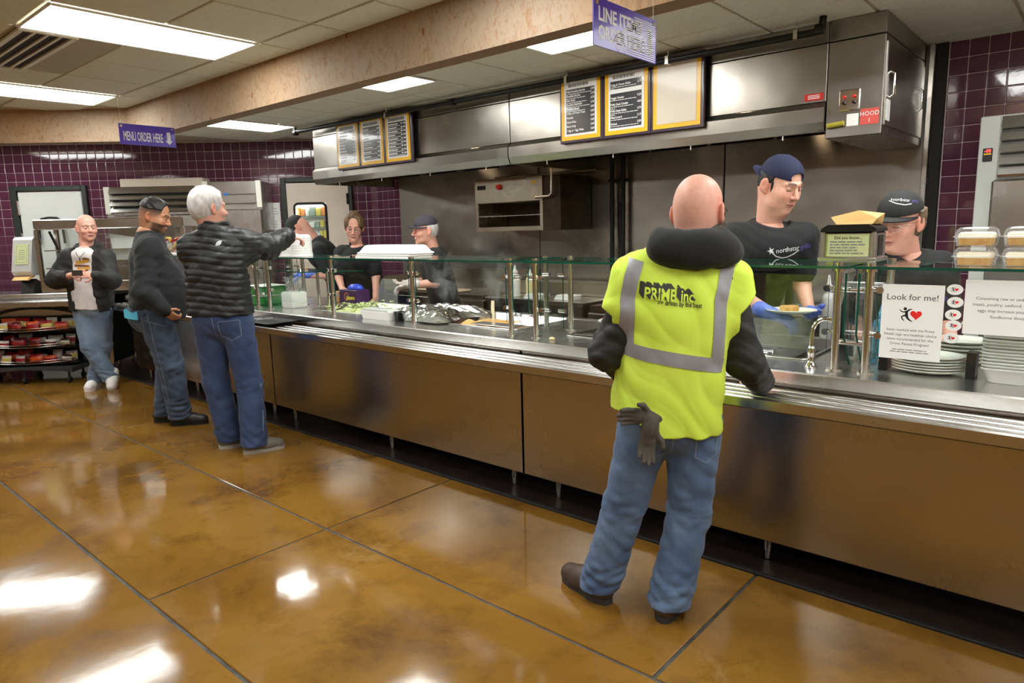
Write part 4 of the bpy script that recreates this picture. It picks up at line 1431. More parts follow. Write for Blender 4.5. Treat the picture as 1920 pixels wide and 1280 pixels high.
# loose lettuce heap
rnd = random.Random(4)
hp = MB()
for i in range(150):
    x, y = rnd.uniform(-5.0, -4.45), rnd.uniform(3.26, 3.75)
    z = ZW + 0.0 + rnd.uniform(-0.01, 0.035) - 0.1 * abs(x + 4.7) * 0.3
    s_ = rnd.uniform(0.015, 0.032)
    a = rnd.uniform(0, 6.28)
    dx, dy = math.cos(a) * s_, math.sin(a) * s_
    q = rnd.uniform(0.003, 0.016)
    hp.add([(x - dx, y - dy, z), (x + dy * 0.6, y - dx * 0.6, z + q), (x + dx, y + dy, z + q * 0.4), (x - dy * 0.6, y + dx * 0.6, z + q * 1.3)], [(0, 1, 2, 3)], rnd.choice([0, 0, 1]))
M['lettuce2'] = pm('pale_lettuce', srgb(222, 230, 180), 0.5)
tag(hp.build('chopped_lettuce', ['lettuce', 'lettuce2'], o=(-4.7, 3.5, ZW)), 'heap of chopped pale green lettuce in its pan', 'lettuce', kind='stuff')
# foil sheet over the second pan
rs = np.random.RandomState(8)
kk = rs.randn(16, 2) * 22
pp = rs.rand(16) * 6.28


def foil_fn(u, v):
    x, y = -4.02 + 0.62 * u, 3.12 + 0.55 * v
    h = np.abs(np.sin(kk[:, 0] * x + kk[:, 1] * y + pp)).sum() / 16
    e = max(0, min(1, min(u, v, 1 - u, 1 - v) * 6))
    return (x + 0.04 * math.sin(9 * v), y, ZW + 0.010 + 0.075 * e * h + 0.02 * e)


tag(MB().grid(foil_fn, 44, 40, smooth=False).build('foil_sheet', 'foil', o=(-3.7, 3.4, ZW)), 'crumpled sheet of aluminium foil over a steam pan', 'foil')
M['ladle_wood'] = pm('pale_ladle_handle', srgb(226, 206, 172), 0.5)
r = root('ladle', (-3.15, 3.5, ZW), 'ladle with a pale handle standing in the browned meat', 'ladle')
MB().tube([(-3.2, 3.45, 0.88), (-3.2, 3.47, 0.95), (-3.235, 3.5, 1.0), (-3.25, 3.52, 1.05)], [0.008, 0.009, 0.013, 0.012], 8).build('handle', 'ladle_wood', r)
f = bumpy(-3.36, -3.06, 3.28, 3.62, ZW - 0.012, 0.022, 31, 24).build('rice', 'rice', r)
f['kind'] = 'stuff'
tag(MB().box(-3.2, -2.82, 3.235, 3.36, ZW + 0.007, ZW + 0.012, 0, 0.003).build('pan_lid', 'steel_top', o=(-3.0, 3.3, ZW + 0.007)), 'flat steel pan lid beside the browned meat', 'pan lid')

# long white foam carton and sauce cups on the front ledge
m = MB()
ring_loft(m, shell(-4.0, 3.12, [(0.15, 0.05, ZP), (0.165, 0.062, ZP + 0.055), (0.165, 0.062, ZP + 0.06), (0.14, 0.048, ZP + 0.075)], 0.015), 0, True, True)
tag(m.build('foam_carton', 'white', o=(-4.0, 3.12, ZP)), 'long white foam carton on the counter ledge behind the glass', 'carton')
for x, mt, h, lab in ((-3.79, 'black', 0.06, 'small black sauce cup beside the foam carton'), (-3.70, 'clear', 0.062, 'small clear sauce cup beside the black one')):
    tag(MB().lathe([(0.0, 0.002), (0.032, 0.0), (0.042, h), (0.045, h), (0.045, h + 0.003), (0.039, h), (0.03, 0.006), (0, 0.006)], 20, (x, 3.13, ZP)).build('sauce_cup', mt, o=(x, 3.13, ZP)), lab, 'cup', 'small sauce cups')

# tray with cutlery on the rail
m = MB()
ring_loft(m, shell(-5.06, 2.79, [(0.25, 0.115, ZR + 0.002), (0.285, 0.132, ZR + 0.02), (0.292, 0.136, ZR + 0.021), (0.29, 0.134, ZR + 0.024), (0.245, 0.11, ZR + 0.007)], 0.03), 0, True, True)
tag(m.build('serving_tray', 'black', o=(-5.06, 2.79, ZR)), 'black serving tray on the rail beside the old man', 'tray')
for k, (x, y, a, lab) in enumerate(((-5.2, 2.77, 0.35, 'white plastic fork on the black tray, nearer the rail edge'), (-5.12, 2.83, 0.2, 'white plastic knife on the black tray, nearer the glass'))):
    ex = Vector((math.cos(a), math.sin(a), 0.12)).normalized()
    ey = Vector((-math.sin(a), math.cos(a), 0))
    m = MB()
    m.prism([(-0.09, -0.004), (0.03, -0.006), (0.05, -0.011), (0.09, -0.011), (0.09, -0.006), (0.06, -0.005), (0.06, 0.005), (0.09, 0.006), (0.09, 0.011), (0.05, 0.011), (0.03, 0.006), (-0.09, 0.004)] if k == 0 else [(-0.09, -0.004), (0.02, -0.006), (0.09, -0.01), (0.095, 0.004), (-0.09, 0.005)], (x, y, ZR + 0.022), ex, ey, Z_, 0.003)
    tag(m.build('plastic_fork' if k == 0 else 'plastic_knife', 'white', o=(x, y, ZR + 0.02)), lab, 'cutlery')

# jugs, bottles and boxes behind the glass
M['jug'] = pm('milky_plastic', srgb(232, 230, 226), 0.35, sss=0.2)
r = root('plastic_jug', (-5.33, 3.24, ZP), 'milky white square jug with a clear bag in its top', 'jug')
ring_loft(MB(), shell(-5.33, 3.24, [(0.085, 0.07, ZP), (0.092, 0.076, ZP + 0.01), (0.092, 0.076, ZP + 0.125), (0.08, 0.066, ZP + 0.135), (0.075, 0.06, ZP + 0.135)], 0.02), 0, True, True).build('body', 'jug', r)
bg = MB()
random.seed(9)


def bag_fn(u, v):
    a = 2 * math.pi * u
    rr = 0.062 + 0.018 * math.sin(5 * a + 7 * v) * (0.4 + v) + 0.012 * math.sin(11 * a - 9 * v)
    return (-5.33 + rr * math.cos(a) * (1 + 0.3 * v), 3.24 + 0.8 * rr * math.sin(a), ZP + 0.132 + 0.13 * v)


bg.grid(bag_fn, 32, 12, wrap=True).build('bag', 'clear', r)
M['green_pack'] = pm('green_pack', srgb(40, 150, 70), 0.35, var=(30, srgb(24, 110, 44)))
for k in range(2):
    m = MB().box(-6.02 + 0.015 * k, -5.72 + 0.01 * k, 3.16, 3.4, ZP + k * 0.085, ZP + 0.08 + k * 0.085, 0, 0.01)
    m.box(-6.03 + 0.015 * k, -5.71 + 0.01 * k, 3.15, 3.41, ZP + 0.0805 + k * 0.085, ZP + 0.0845 + k * 0.085, 1)
    tag(m.build('salad_carton', ['green_pack', 'white'], o=(-5.87, 3.28, ZP + k * 0.085)), ['lower', 'upper'][k] + ' green salad carton behind the old man at the counter', 'carton', 'green cartons')
M['purple_box'] = pm('purple_box', srgb(62, 24, 78), 0.4)
M['blue_cap'] = pm('blue_plastic', srgb(44, 70, 196), 0.35)
M['yellow_ink'] = pm('yellow_ink', srgb(246, 226, 30), 0.5)
M['cardboard'] = pm('cardboard', srgb(176, 132, 84), 0.8)
r = root('jar_box', (-5.17, 3.9, ZP), 'purple pepper box with yellow lettering and a blue lid', 'box')
bxm = MB().box(-5.32, -5.06, 3.70, 3.84, ZP, ZP + 0.115, 0, 0.004)
letters(bxm, 'Jalapeno', 0.052, (-5.22, 3.6985, ZP + 0.03), X_, Z_, 1, bold=0.001, xs=0.72, shear=0.2)
ribbon(bxm, arc(-5.215, ZP + 0.055, 0.032, 30, 330, 14), 0.008, (0, 3.6988, 0), X_, Z_, 2)
M['orange_ink'] = pm('orange_ink', srgb(220, 120, 40), 0.5)
bxm.build('box_body', ['purple_box', 'yellow_ink', 'orange_ink'], r)
MB().lathe([(0.0, 0.05), (0.06, 0.045), (0.09, 0.02), (0.1, 0.0), (0.0, 0.0)][::-1], 20, (-5.17, 3.77, ZP + 0.116), sy=0.6).build('lid', 'blue_cap', r)
tag(MB().box(-5.46, -5.335, 3.68, 3.8, ZP, ZP + 0.09, 0, 0.003).build('cardboard_box', 'cardboard', o=(-5.4, 3.74, ZP)), 'plain brown cardboard box beside the purple pepper box', 'box')
m = MB()
m.prism([(-0.15, 0), (0.16, 0), (0.11, 0.2), (0.06, 0.215), (-0.09, 0.215), (-0.11, 0.19)], (-4.88, 3.88, ZP), X_, (Z_ * 0.97 + Y_ * 0.2), (Y_ * 0.97 - Z_ * 0.2), 0.006)
tag(m.build('clear_lid', 'clear', o=(-4.88, 3.88, ZP)), 'clear plastic food lid propped up behind the lettuce', 'lid')


def bottle(x, y, z, h, rr, mat, cap, lab, name='squeeze_bottle'):
    r = root(name, (x, y, z), lab, 'bottle', 'squeeze bottles')
    MB().lathe([(0.0, 0.0), (rr * 0.92, 0.0), (rr, 0.006), (rr, h * 0.6), (rr * 0.86, h * 0.68), (rr * 0.5, h * 0.73), (rr * 0.48, h * 0.75), (0, h * 0.75)], 20, (x, y, z)).build('body', mat, r)
    MB().lathe([(rr * 0.62, h * 0.752), (rr * 0.62, h * 0.82), (rr * 0.3, h * 0.86), (rr * 0.12, h), (0.0, h)], 16, (x, y, z)).build('nozzle', cap, r)


M['haze_white'] = pm('milky_bottle', srgb(214, 214, 208), 0.35, sss=0.2)
M['teal'] = pm('teal_plastic', srgb(40, 132, 160), 0.3)
M['mustard'] = pm('pale_yellow_sauce', srgb(216, 202, 150), 0.4)
bottle(-4.3, 4.98, 0.902, 0.30, 0.05, 'haze_white', 'haze_white', 'milky squeeze bottle on the prep table, nearest the counter')
bottle(-4.17, 5.05, 0.902, 0.26, 0.045, 'mustard', 'haze_white', 'pale yellow squeeze bottle on the prep table')
bottle(-4.42, 5.08, 0.902, 0.22, 0.05, 'haze_white', 'blue_cap', 'squeeze bottle with a blue nozzle on the prep table')
bottle(-1.14, 3.89, ZP, 0.34, 0.036, 'haze_white', 'haze_white', 'milky squeeze bottle beside the young man holding the plate')
bottle(-0.80, 3.55, ZP, 0.23, 0.036, 'teal', 'teal', 'teal squeeze bottle seen between the glass panels')
bottle(-0.70, 3.60, ZP, 0.16, 0.032, 'haze_white', 'purple', 'small white bottle with a purple nozzle behind the glass post')
# folded towels
M['towel'] = pm('white_towel', srgb(226, 224, 218), 0.9, bump=(120, 0.6, 0.004))
for x, y, lab in ((-4.02, 4.95, 'folded white towel on the prep table beside the bottles'), (-3.7, 5.0, 'second folded white towel at the end of the prep table')):
    m = MB()
    for k in range(3):
        ring_loft(m, shell(x + 0.008 * k, y, [(0.10, 0.07, 0.902 + 0.014 * k), (0.108, 0.078, 0.908 + 0.014 * k), (0.10, 0.07, 0.9155 + 0.014 * k)], 0.03), 0, True, True)
    tag(m.build('folded_towel', 'towel', o=(x, y, 0.902)), lab, 'towel', 'folded white towels')
tag(MB().box(-5.75, -5.1, 5.0, 5.2, 0.901, 0.925, 0, 0.01).build('cutting_board', 'ladle_wood', o=(-5.5, 5.1, 0.901)), 'pale cutting board lying on the griddle behind the women', 'cutting board')

# faucet
r = root('faucet', (-0.955, 3.06, ZP), 'curved chrome faucet standing on the worktop edge', 'faucet')
MB().lathe([(0.0, 0), (0.028, 0.0), (0.028, 0.006), (0.018, 0.02), (0.014, 0.045), (0.017, 0.06), (0.017, 0.085), (0.012, 0.095), (0, 0.095)], 20, (-0.955, 3.06, ZP)).build('base', 'chrome', r)
MB().tube([(-0.955, 3.06, ZP + 0.09)] + [(-0.955 + 0.055 - 0.055 * math.cos(DEG(a)), 3.06 + 0.02 * a / 180, ZP + 0.15 + 0.065 * math.sin(DEG(a))) for a in range(0, 150, 15)], 0.0105, 10).build('spout', 'chrome', r)
# clear acrylic bin and tongs
r = root('acrylic_bin', (-1.3, 3.45, ZW), 'clear acrylic bin standing in the steam pan by the faucet', 'bin')
for (a, b, c, d) in ((-1.49, -1.13, 3.30, 3.304), (-1.49, -1.13, 3.60, 3.604), (-1.494, -1.49, 3.304, 3.6), (-1.13, -1.126, 3.304, 3.6)):
    MB().box(a, b, c, d, ZW - 0.02, ZW + 0.165).build('wall_sheet', 'clear', r)
r = root('serving_tongs', (-1.3, 3.26, ZW), 'steel serving tongs lying along the steam pan edge', 'tongs')
for s in (-1, 1):
    MB().tube([(-1.58, 3.215 + 0.01 * s, ZW + 0.02), (-1.4, 3.235 + 0.022 * s, ZW + 0.018), (-1.2, 3.24 + 0.03 * s, ZW + 0.013)], [0.006, 0.006, 0.012], 8).build('arm', 'chrome', r)
r = root('serving_spoon', (-2.0, 3.3, ZW), 'wooden handled steel spatula resting in the shallow pan', 'spatula')
MB().tube([(-2.2, 3.26, ZW + 0.012), (-2.05, 3.3, ZW + 0.03), (-1.95, 3.34, ZW + 0.06)], 0.012, 8).build('handle', 'ladle_wood', r)
MB().prism([(0, -0.03), (0.14, -0.04), (0.14, 0.04), (0, 0.03)], (-2.2, 3.26, ZW + 0.011), -X_, Y_, Z_, 0.003).build('blade', 'chrome', r)
ob = bpy.data.objects.new('platter', plate_mesh(0.19, 0.15))
COL.objects.link(ob)
ob.location = (-2.3, 3.9 - 0.17, ZW + 0.012)
tag(ob, 'large white oval platter on the worktop behind the vest man', 'platter')
tag(MB().lathe([(0.0, 0.0), (0.012, 0.001), (0.016, 0.008), (0.009, 0.015), (0.0, 0.016)], 10, (-2.36, 3.04, ZP), sx=1.3).build('food_crumb', 'mustard', o=(-2.36, 3.04, ZP)), 'small yellow food crumb dropped on the worktop edge', 'crumb')

# candy display on the far glass shelf
M['candy_y'] = pm('yellow_wrapper', srgb(190, 166, 80), 0.3)
M['candy_r'] = pm('red_wrapper', srgb(140, 26, 26), 0.3)
M['candy_w'] = pm('white_wrapper', srgb(190, 182, 172), 0.3)
M['candy_o'] = pm('orange_wrapper', srgb(190, 74, 30), 0.3)
M['candy_b'] = pm('brown_wrapper', srgb(54, 30, 22), 0.3)
M['candy_d'] = pm('dark_red_wrapper', srgb(82, 18, 24), 0.3)
r = root('candy_tub', (-7.45, 3.25, ZG), 'clear tub of wrapped candy on the glass shelf between the two men', 'candy tub')
MB().box(-7.69, -7.21, 3.12, 3.42, ZG, ZG + 0.02, 0, 0.005).build('tub_base', 'white', r)
ring_loft(MB(), shell(-7.45, 3.27, [(0.235, 0.145, ZG + 0.021), (0.235, 0.145, ZG + 0.12)], 0.02), 0).build('tub_wall', 'clear', r)
hp = MB()
rnd = random.Random(14)
for i in range(120):
    x, y, z = rnd.uniform(-7.66, -7.24), rnd.uniform(3.15, 3.39), ZG + 0.03 + rnd.uniform(0, 0.14)
    a = rnd.uniform(0, 3.14)
    hp.obox((x, y, z), (Vector((math.cos(a), math.sin(a), 0.2)).normalized(), Vector((-math.sin(a), math.cos(a), 0)), Vector((-0.2 * math.cos(a), -0.2 * math.sin(a), 1)).normalized()), (0.03, 0.014, 0.01), rnd.choice([0, 0, 1, 2, 2, 3]))
hp = hp.build('wrapped_candy', ['candy_y', 'candy_r', 'candy_w', 'candy_o'], r)
hp['kind'] = 'stuff'

# ------------------------------------------------------------------ candy rack on casters under the diagonal rail
KR = 7.72
M['rack_grey'] = pm('rack_grey_plastic', srgb(52, 52, 54), 0.5)
r = root('candy_rack', (-4.75, KR, 0), 'dark three-shelf candy rack on casters under the diagonal counter', 'rack', rz=D45)
ua, ub = -5.35, -4.30
base = [(ua, 0.12), (ua + 0.1, 0.135), ((ua + ub) / 2, 0.16), (ub - 0.1, 0.135), (ub, 0.12), (ub, 0.17), ((ua + ub) / 2, 0.185), (ua, 0.17)]
MB().prism(base, (0, KR + 0.13, 0), X_, Z_, Y_, 0.36).build('base', 'rack_grey', r)
for u in (ua + 0.08, -4.83, ub - 0.06):
    for k in (KR - 0.01, KR + 0.27):
        MB().cyl((u - 0.014, k, 0.032), (u + 0.014, k, 0.032), 0.032, 14).cyl((u, k, 0.05), (u, k, 0.14), 0.012, 8).build('caster', 'rubber', r)
archp = [(ua, 0.2)] + [((ua + ub) / 2 + (ub - ua) / 2 * math.cos(DEG(180 - a)), 0.66 + 0.14 * math.sin(DEG(a))) for a in range(0, 181, 15)] + [(ub, 0.2)]
MB().tube([(x, KR + 0.29, z) for x, z in archp], 0.016, 8).build('back_arch', 'rack_grey', r)
MB().box(ua + 0.03, ub - 0.03, KR + 0.295, KR + 0.305, 0.2, 0.7).build('back_panel', 'dark_metal', r)
for u in (ua + 0.02, ub - 0.02):
    MB().box(u - 0.012, u + 0.012, KR + 0.26, KR + 0.285, 0.185, 0.68).build('upright', 'rack_grey', r)
shelf_z = (0.205, 0.385, 0.565)
for z in shelf_z:
    MB().prism([(ua + 0.02, 0), (ub - 0.02, 0), (ub - 0.02, -0.2), ((ua + ub) / 2, -0.27), (ua + 0.02, -0.2)][::-1], (0, KR + 0.28, z), X_, Y_, Z_, 0.008).build('shelf', 'dark_metal', r)
    for dz in (0.03, 0.055):
        MB().tube([(ua + 0.02 + (ub - ua - 0.04) * t, KR + 0.075 - 0.075 * math.sin(math.pi * t), z + dz - 0.02 * math.sin(math.pi * t)) for t in np.linspace(0, 1, 14)], 0.004, 6).build('front_wire', 'chrome', r)


def candy_bag(u, k, z, w, h, d, mats, lab):
    """pillow-shaped bag: crimped top and bottom edge, printed band"""
    cz = z + h / 2

    def fn(a, b):
        x = (a - 0.5) * 2
        y = (b - 0.5) * 2
        t = (1 - x ** 4) * (1 - y ** 4)
        return (x, y, t)
    m = MB()
    for s in (-1, 1):
        nn = 8
        vs = []
        for j in range(nn):
            for i in range(nn):
                x, y, t = fn(i / (nn - 1), j / (nn - 1))
                vs.append((u + x * w / 2, k + s * d / 2 * t + 0.15 * h * y * 0.5, cz + y * h / 2))
        fs = []
        for j in range(nn - 1):
            for i in range(nn - 1):
                f = (j * nn + i, j * nn + i + 1, (j + 1) * nn + i + 1, (j + 1) * nn + i)
                fs.append(f if s < 0 else f[::-1])
        o = len(m.v)
        m.add(vs, [], 0)
        for q, f in enumerate(fs):
            j = q // (nn - 1)
            m.f.append([v + o for v in f])
            m.m.append(1 if 2 <= j <= 4 else 0)
            m.s.append(True)
    ob = m.build('candy_bag', mats, o=(u, k, z), rz=D45)
    ob.rotation_euler = (rnd.uniform(-0.12, 0.02), rnd.uniform(-0.1, 0.1), D45 + rnd.uniform(-0.3, 0.3))
    return tag(ob, lab, 'candy bag', 'candy bags on the rack')


rnd = random.Random(21)
pal = [[('candy_w', 'candy_y', 'pale yellow'), ('candy_w', 'candy_y', 'cream and yellow'), ('candy_d', 'candy_r', 'dark red'), ('candy_o', 'candy_r', 'orange red'), ('candy_r', 'candy_y', 'red and yellow'), ('candy_r', 'candy_o', 'red and orange')],
       [('candy_w', 'candy_w', 'white'), ('candy_w', 'candy_r', 'white and red'), ('candy_d', 'candy_r', 'deep red'), ('candy_r', 'candy_d', 'bright red'), ('candy_w', 'candy_d', 'white and dark red'), ('candy_b', 'candy_w', 'brown and white')],
       [('candy_w', 'candy_w', 'plain white'), ('candy_w', 'candy_y', 'white and yellow'), ('candy_w', 'candy_r', 'white with red band'), ('candy_r', 'candy_o', 'red with orange band'), ('candy_o', 'candy_r', 'bright orange'), ('candy_b', 'candy_w', 'brown with white band')]]
for si, z in enumerate((shelf_z[2], shelf_z[1], shelf_z[0])):
    sn = ['top', 'middle', 'bottom'][si]
    for row, kk_ in ((0, KR + 0.085), (1, KR + 0.2)):
        for i in range(6):
            u = ua + 0.13 + i * 0.16
            mm = pal[si][i if row == 0 else (i + 2) % 6]
            candy_bag(u + rnd.uniform(-0.01, 0.01), kk_, z + 0.008, rnd.uniform(0.11, 0.15), 0.075 + 0.03 * row + rnd.uniform(0, 0.03), 0.06, [mm[0], mm[1]], f'{mm[2]} candy bag on the {sn} rack shelf, {["front", "back"][row]} row')

# ------------------------------------------------------------------ heated display case on the snack counter
ZL = 0.956
r = root('display_case', (-4.1, 8.3, ZL), 'stainless heated display case with sloped frame on the snack counter', 'display case', rz=D45)
ca, cb_, kf, kb = -4.78, -3.15, 8.13, 8.55
MB().box(ca, cb_, kf, kb, ZL, ZL + 0.12, 0, 0.006).build('base', 'steel_h', r)
MB().box(ca, cb_, kf, kb, 1.66, 1.77, 0, 0.008).build('top', 'steel_h', r)
for u in (ca + 0.02, cb_ - 0.02):
    MB().box(u - 0.02, u + 0.02, kf, kf + 0.04, ZL + 0.12, 1.66).build('post', 'steel', r)
    MB().box(u - 0.02, u + 0.02, kb - 0.04, kb, ZL + 0.12, 1.66).build('post', 'steel', r)
MB().tube([(ca + 0.14, kf + 0.05, 1.64), (ca + 0.2, kf + 0.3, 1.1)], 0.014, 6).build('brace', 'dark_metal', r)
for z in (1.22, 1.42):
    MB().box(ca + 0.05, cb_ - 0.05, kf + 0.06, kb - 0.02, z, z + 0.012).build('shelf', 'steel_top', r)
glass_box(MB(), ca + 0.045, cb_ - 0.045, kf + 0.012, kf + 0.018, ZL + 0.125, 1.655, 1).build('glass_front', ['pane', 'pane_edge'], r)
MB().box(ca + 0.04, cb_ - 0.04, kb - 0.012, kb - 0.004, ZL + 0.12, 1.66).build('back_glass', 'clear', r)
m = MB().add([(-4.05, 8.30, 1.60), (-3.55, 8.30, 1.52), (-3.55, 8.33, 1.30), (-4.05, 8.36, 1.30)], [(0, 1, 2, 3)])
m.add([(-4.05, 8.305, 1.60), (-3.55, 8.305, 1.52), (-3.55, 8.335, 1.30), (-4.05, 8.365, 1.30)], [(3, 2, 1, 0)])
m.build('white_card', 'paper', r)

# paper-towel style napkin dispenser with a framed card
r = root('napkin_tower', (-4.95, 8.2, ZL), 'tall slanted napkin dispenser with a framed card by the display case', 'napkin dispenser', rz=D45)
M['disp_white'] = pm('dispenser_silver', srgb(200, 200, 196), 0.3, 0.3)
MB().prism([(8.12, 0.0), (8.36, 0.0), (8.33, 0.1), (8.2, 0.16), (8.16, 0.12)], (-4.93, 0, ZL), Y_, Z_, X_, 0.14).build('foot', 'black', r)
sl = [(8.10, 0.25), (8.13, 0.20), (8.26, 0.20), (8.38, 0.60), (8.34, 0.63), (8.24, 0.63), (8.20, 0.60)]
MB().prism(sl, (-4.95, 0, ZL), Y_, Z_, X_, 0.21).build('housing', 'disp_white', r)
v0 = Vector((0, 8.20 - 8.10, 0.60 - 0.25)).normalized()
cd = MB()
nrm = Vector((0, -v0.z, v0.y))
cd.prism([(-0.07, 0.08), (0.07, 0.08), (0.07, 0.31), (-0.07, 0.31)], Vector((-4.95, 8.10, ZL + 0.25)) + nrm * 0.003, X_, v0, nrm, 0.005, 0)
ribbon(cd, [(-0.055, 0.10), (0.055, 0.10), (0.055, 0.29), (-0.055, 0.29), (-0.055, 0.10)], 0.004, Vector((-4.95, 8.10, ZL + 0.25)) + nrm * 0.0062, X_, v0, 1)
for i in range(5):
    ribbon(cd, [(-0.035, 0.14 + 0.025 * i), (0.035, 0.14 + 0.025 * i)], 0.006, Vector((-4.95, 8.10, ZL + 0.25)) + nrm * 0.0062, X_, v0, 1)
cd.build('framed_card', ['card_green', 'ink_l'], r)
MB().prism([(8.05, 0.155), (8.08, 0.15), (8.2, 0.19), (8.2, 0.2), (8.1, 0.19)], (-4.95, 0, ZL), Y_, Z_, X_, 0.17).build('napkin', 'kraft', r)

# ================================================================== PEOPLE
# Figures are grown as smooth blends of tapered limbs and meshed with surface nets.
def smin(a, b, k):
    h = np.clip(0.5 + 0.5 * (b - a) / k, 0, 1)
    return b + (a - b) * h - k * h * (1 - h)


def V3(p):
    return np.array(p, dtype=np.float64)


def unit(v):
    v = V3(v)
    return v / np.linalg.norm(v)


class SDF:
    def __init__(s):
        s.ops, s.cuts, s.disp = [], [], []

    def cone(s, a, b, r1, r2=None, k=0.02, op='u'):
        a, b = V3(a), V3(b)
        r2 = r1 if r2 is None else r2
        ba = b - a
        L2 = float(ba @ ba) + 1e-9

        def fn(X, Y, Z):
            px, py, pz = X - a[0], Y - a[1], Z - a[2]
            h = np.clip((px * ba[0] + py * ba[1] + pz * ba[2]) / L2, 0, 1)
            return np.sqrt((px - h * ba[0]) ** 2 + (py - h * ba[1]) ** 2 + (pz - h * ba[2]) ** 2) - (r1 + (r2 - r1) * h)
        m = max(r1, r2)
        s.ops.append((op, fn, np.minimum(a, b) - m, np.maximum(a, b) + m, k))
        return s

    def chain(s, pts, rs, k=0.02):
        for i in range(len(pts) - 1):
            s.cone(pts[i], pts[i + 1], rs[i], rs[i + 1], k)
        return s

    def ell(s, c, r, ax=None, k=0.02, op='u'):
        c, r = V3(c), V3(r)
        ax = np.eye(3) if ax is None else np.array(ax)

        def fn(X, Y, Z):
            px, py, pz = X - c[0], Y - c[1], Z - c[2]
            q = [(px * ax[i][0] + py * ax[i][1] + pz * ax[i][2]) for i in range(3)]
            k0 = np.sqrt((q[0] / r[0]) ** 2 + (q[1] / r[1]) ** 2 + (q[2] / r[2]) ** 2)
            k1 = np.sqrt((q[0] / r[0] ** 2) ** 2 + (q[1] / r[1] ** 2) ** 2 + (q[2] / r[2] ** 2) ** 2)
            return k0 * (k0 - 1) / (k1 + 1e-6)
        e = np.sqrt(((ax * r[:, None]) ** 2).sum(0))
        s.ops.append((op, fn, c - e, c + e, k))
        return s

    def loft(s, o, ax, secs, k=0.03, pw=2.4, op='u'):
        """stack of oval sections (t, cx, cy, rx, ry) along ax[2] from o"""
        o, ax = V3(o), np.array(ax)
        S_ = np.array(secs, dtype=float)
        t = S_[:, 0]
        T = np.linspace(t[0], t[-1], 80)
        tab = np.stack([np.interp(T, t, S_[:, i]) for i in range(1, 5)])
        ker = np.hanning(15)
        ker /= ker.sum()
        tab = np.stack([np.convolve(np.pad(v, 7, mode='edge'), ker, mode='valid') for v in tab])

        def fn(X, Y, Z):
            px, py, pz = X - o[0], Y - o[1], Z - o[2]
            q = [(px * ax[i][0] + py * ax[i][1] + pz * ax[i][2]) for i in range(3)]
            cx, cy, rx, ry = [np.interp(q[2], T, v) for v in tab]
            e = (np.abs((q[0] - cx) / rx) ** pw + np.abs((q[1] - cy) / ry) ** pw) ** (1 / pw)
            d = (e - 1) * np.minimum(rx, ry)
            return np.maximum(d, np.maximum(t[0] - q[2], q[2] - t[-1]))
        pts = []
        for row in S_:
            for sx in (-1, 1):
                for sy in (-1, 1):
                    pts.append(o + ax[0] * (row[1] + sx * row[3]) + ax[1] * (row[2] + sy * row[4]) + ax[2] * row[0])
        pts = np.array(pts)
        s.ops.append((op, fn, pts.min(0), pts.max(0), k))
        return s

    def field(s, h):
        us = [o for o in s.ops if o[0] == 'u']
        lo = np.min([o[2] for o in us], 0) - 3 * h - 0.012
        hi = np.max([o[3] for o in us], 0) + 3 * h + 0.012
        n = np.ceil((hi - lo) / h).astype(int) + 1
        g = [lo[i] + h * np.arange(n[i]) for i in range(3)]
        F = np.full(n, 0.5, dtype=np.float32)
        for op, fn, a, b, k in s.ops:
            m = k + 2 * h + 0.01
            i0 = np.maximum(0, np.floor((a - m - lo) / h).astype(int))
            i1 = np.minimum(n, np.ceil((b + m - lo) / h).astype(int) + 1)
            if (i1 <= i0).any():
                continue
            sl = tuple(slice(i0[i], i1[i]) for i in range(3))
            X, Y, Z = g[0][sl[0]][:, None, None], g[1][sl[1]][None, :, None], g[2][sl[2]][None, None, :]
            d = fn(X, Y, Z)
            if op == 'u':
                F[sl] = smin(F[sl], d, k)
            elif op == 's':
                F[sl] = -smin(-F[sl], d, k)
        X, Y, Z = g[0][:, None, None], g[1][None, :, None], g[2][None, None, :]
        for f in s.disp:
            F = F + f(X, Y, Z).astype(np.float32)
        for f in s.cuts:
            F = np.maximum(F, f(X, Y, Z))
        return F, lo

    def geo(s, h):
        F, lo = s.field(h)
        return nets(F, lo, h)


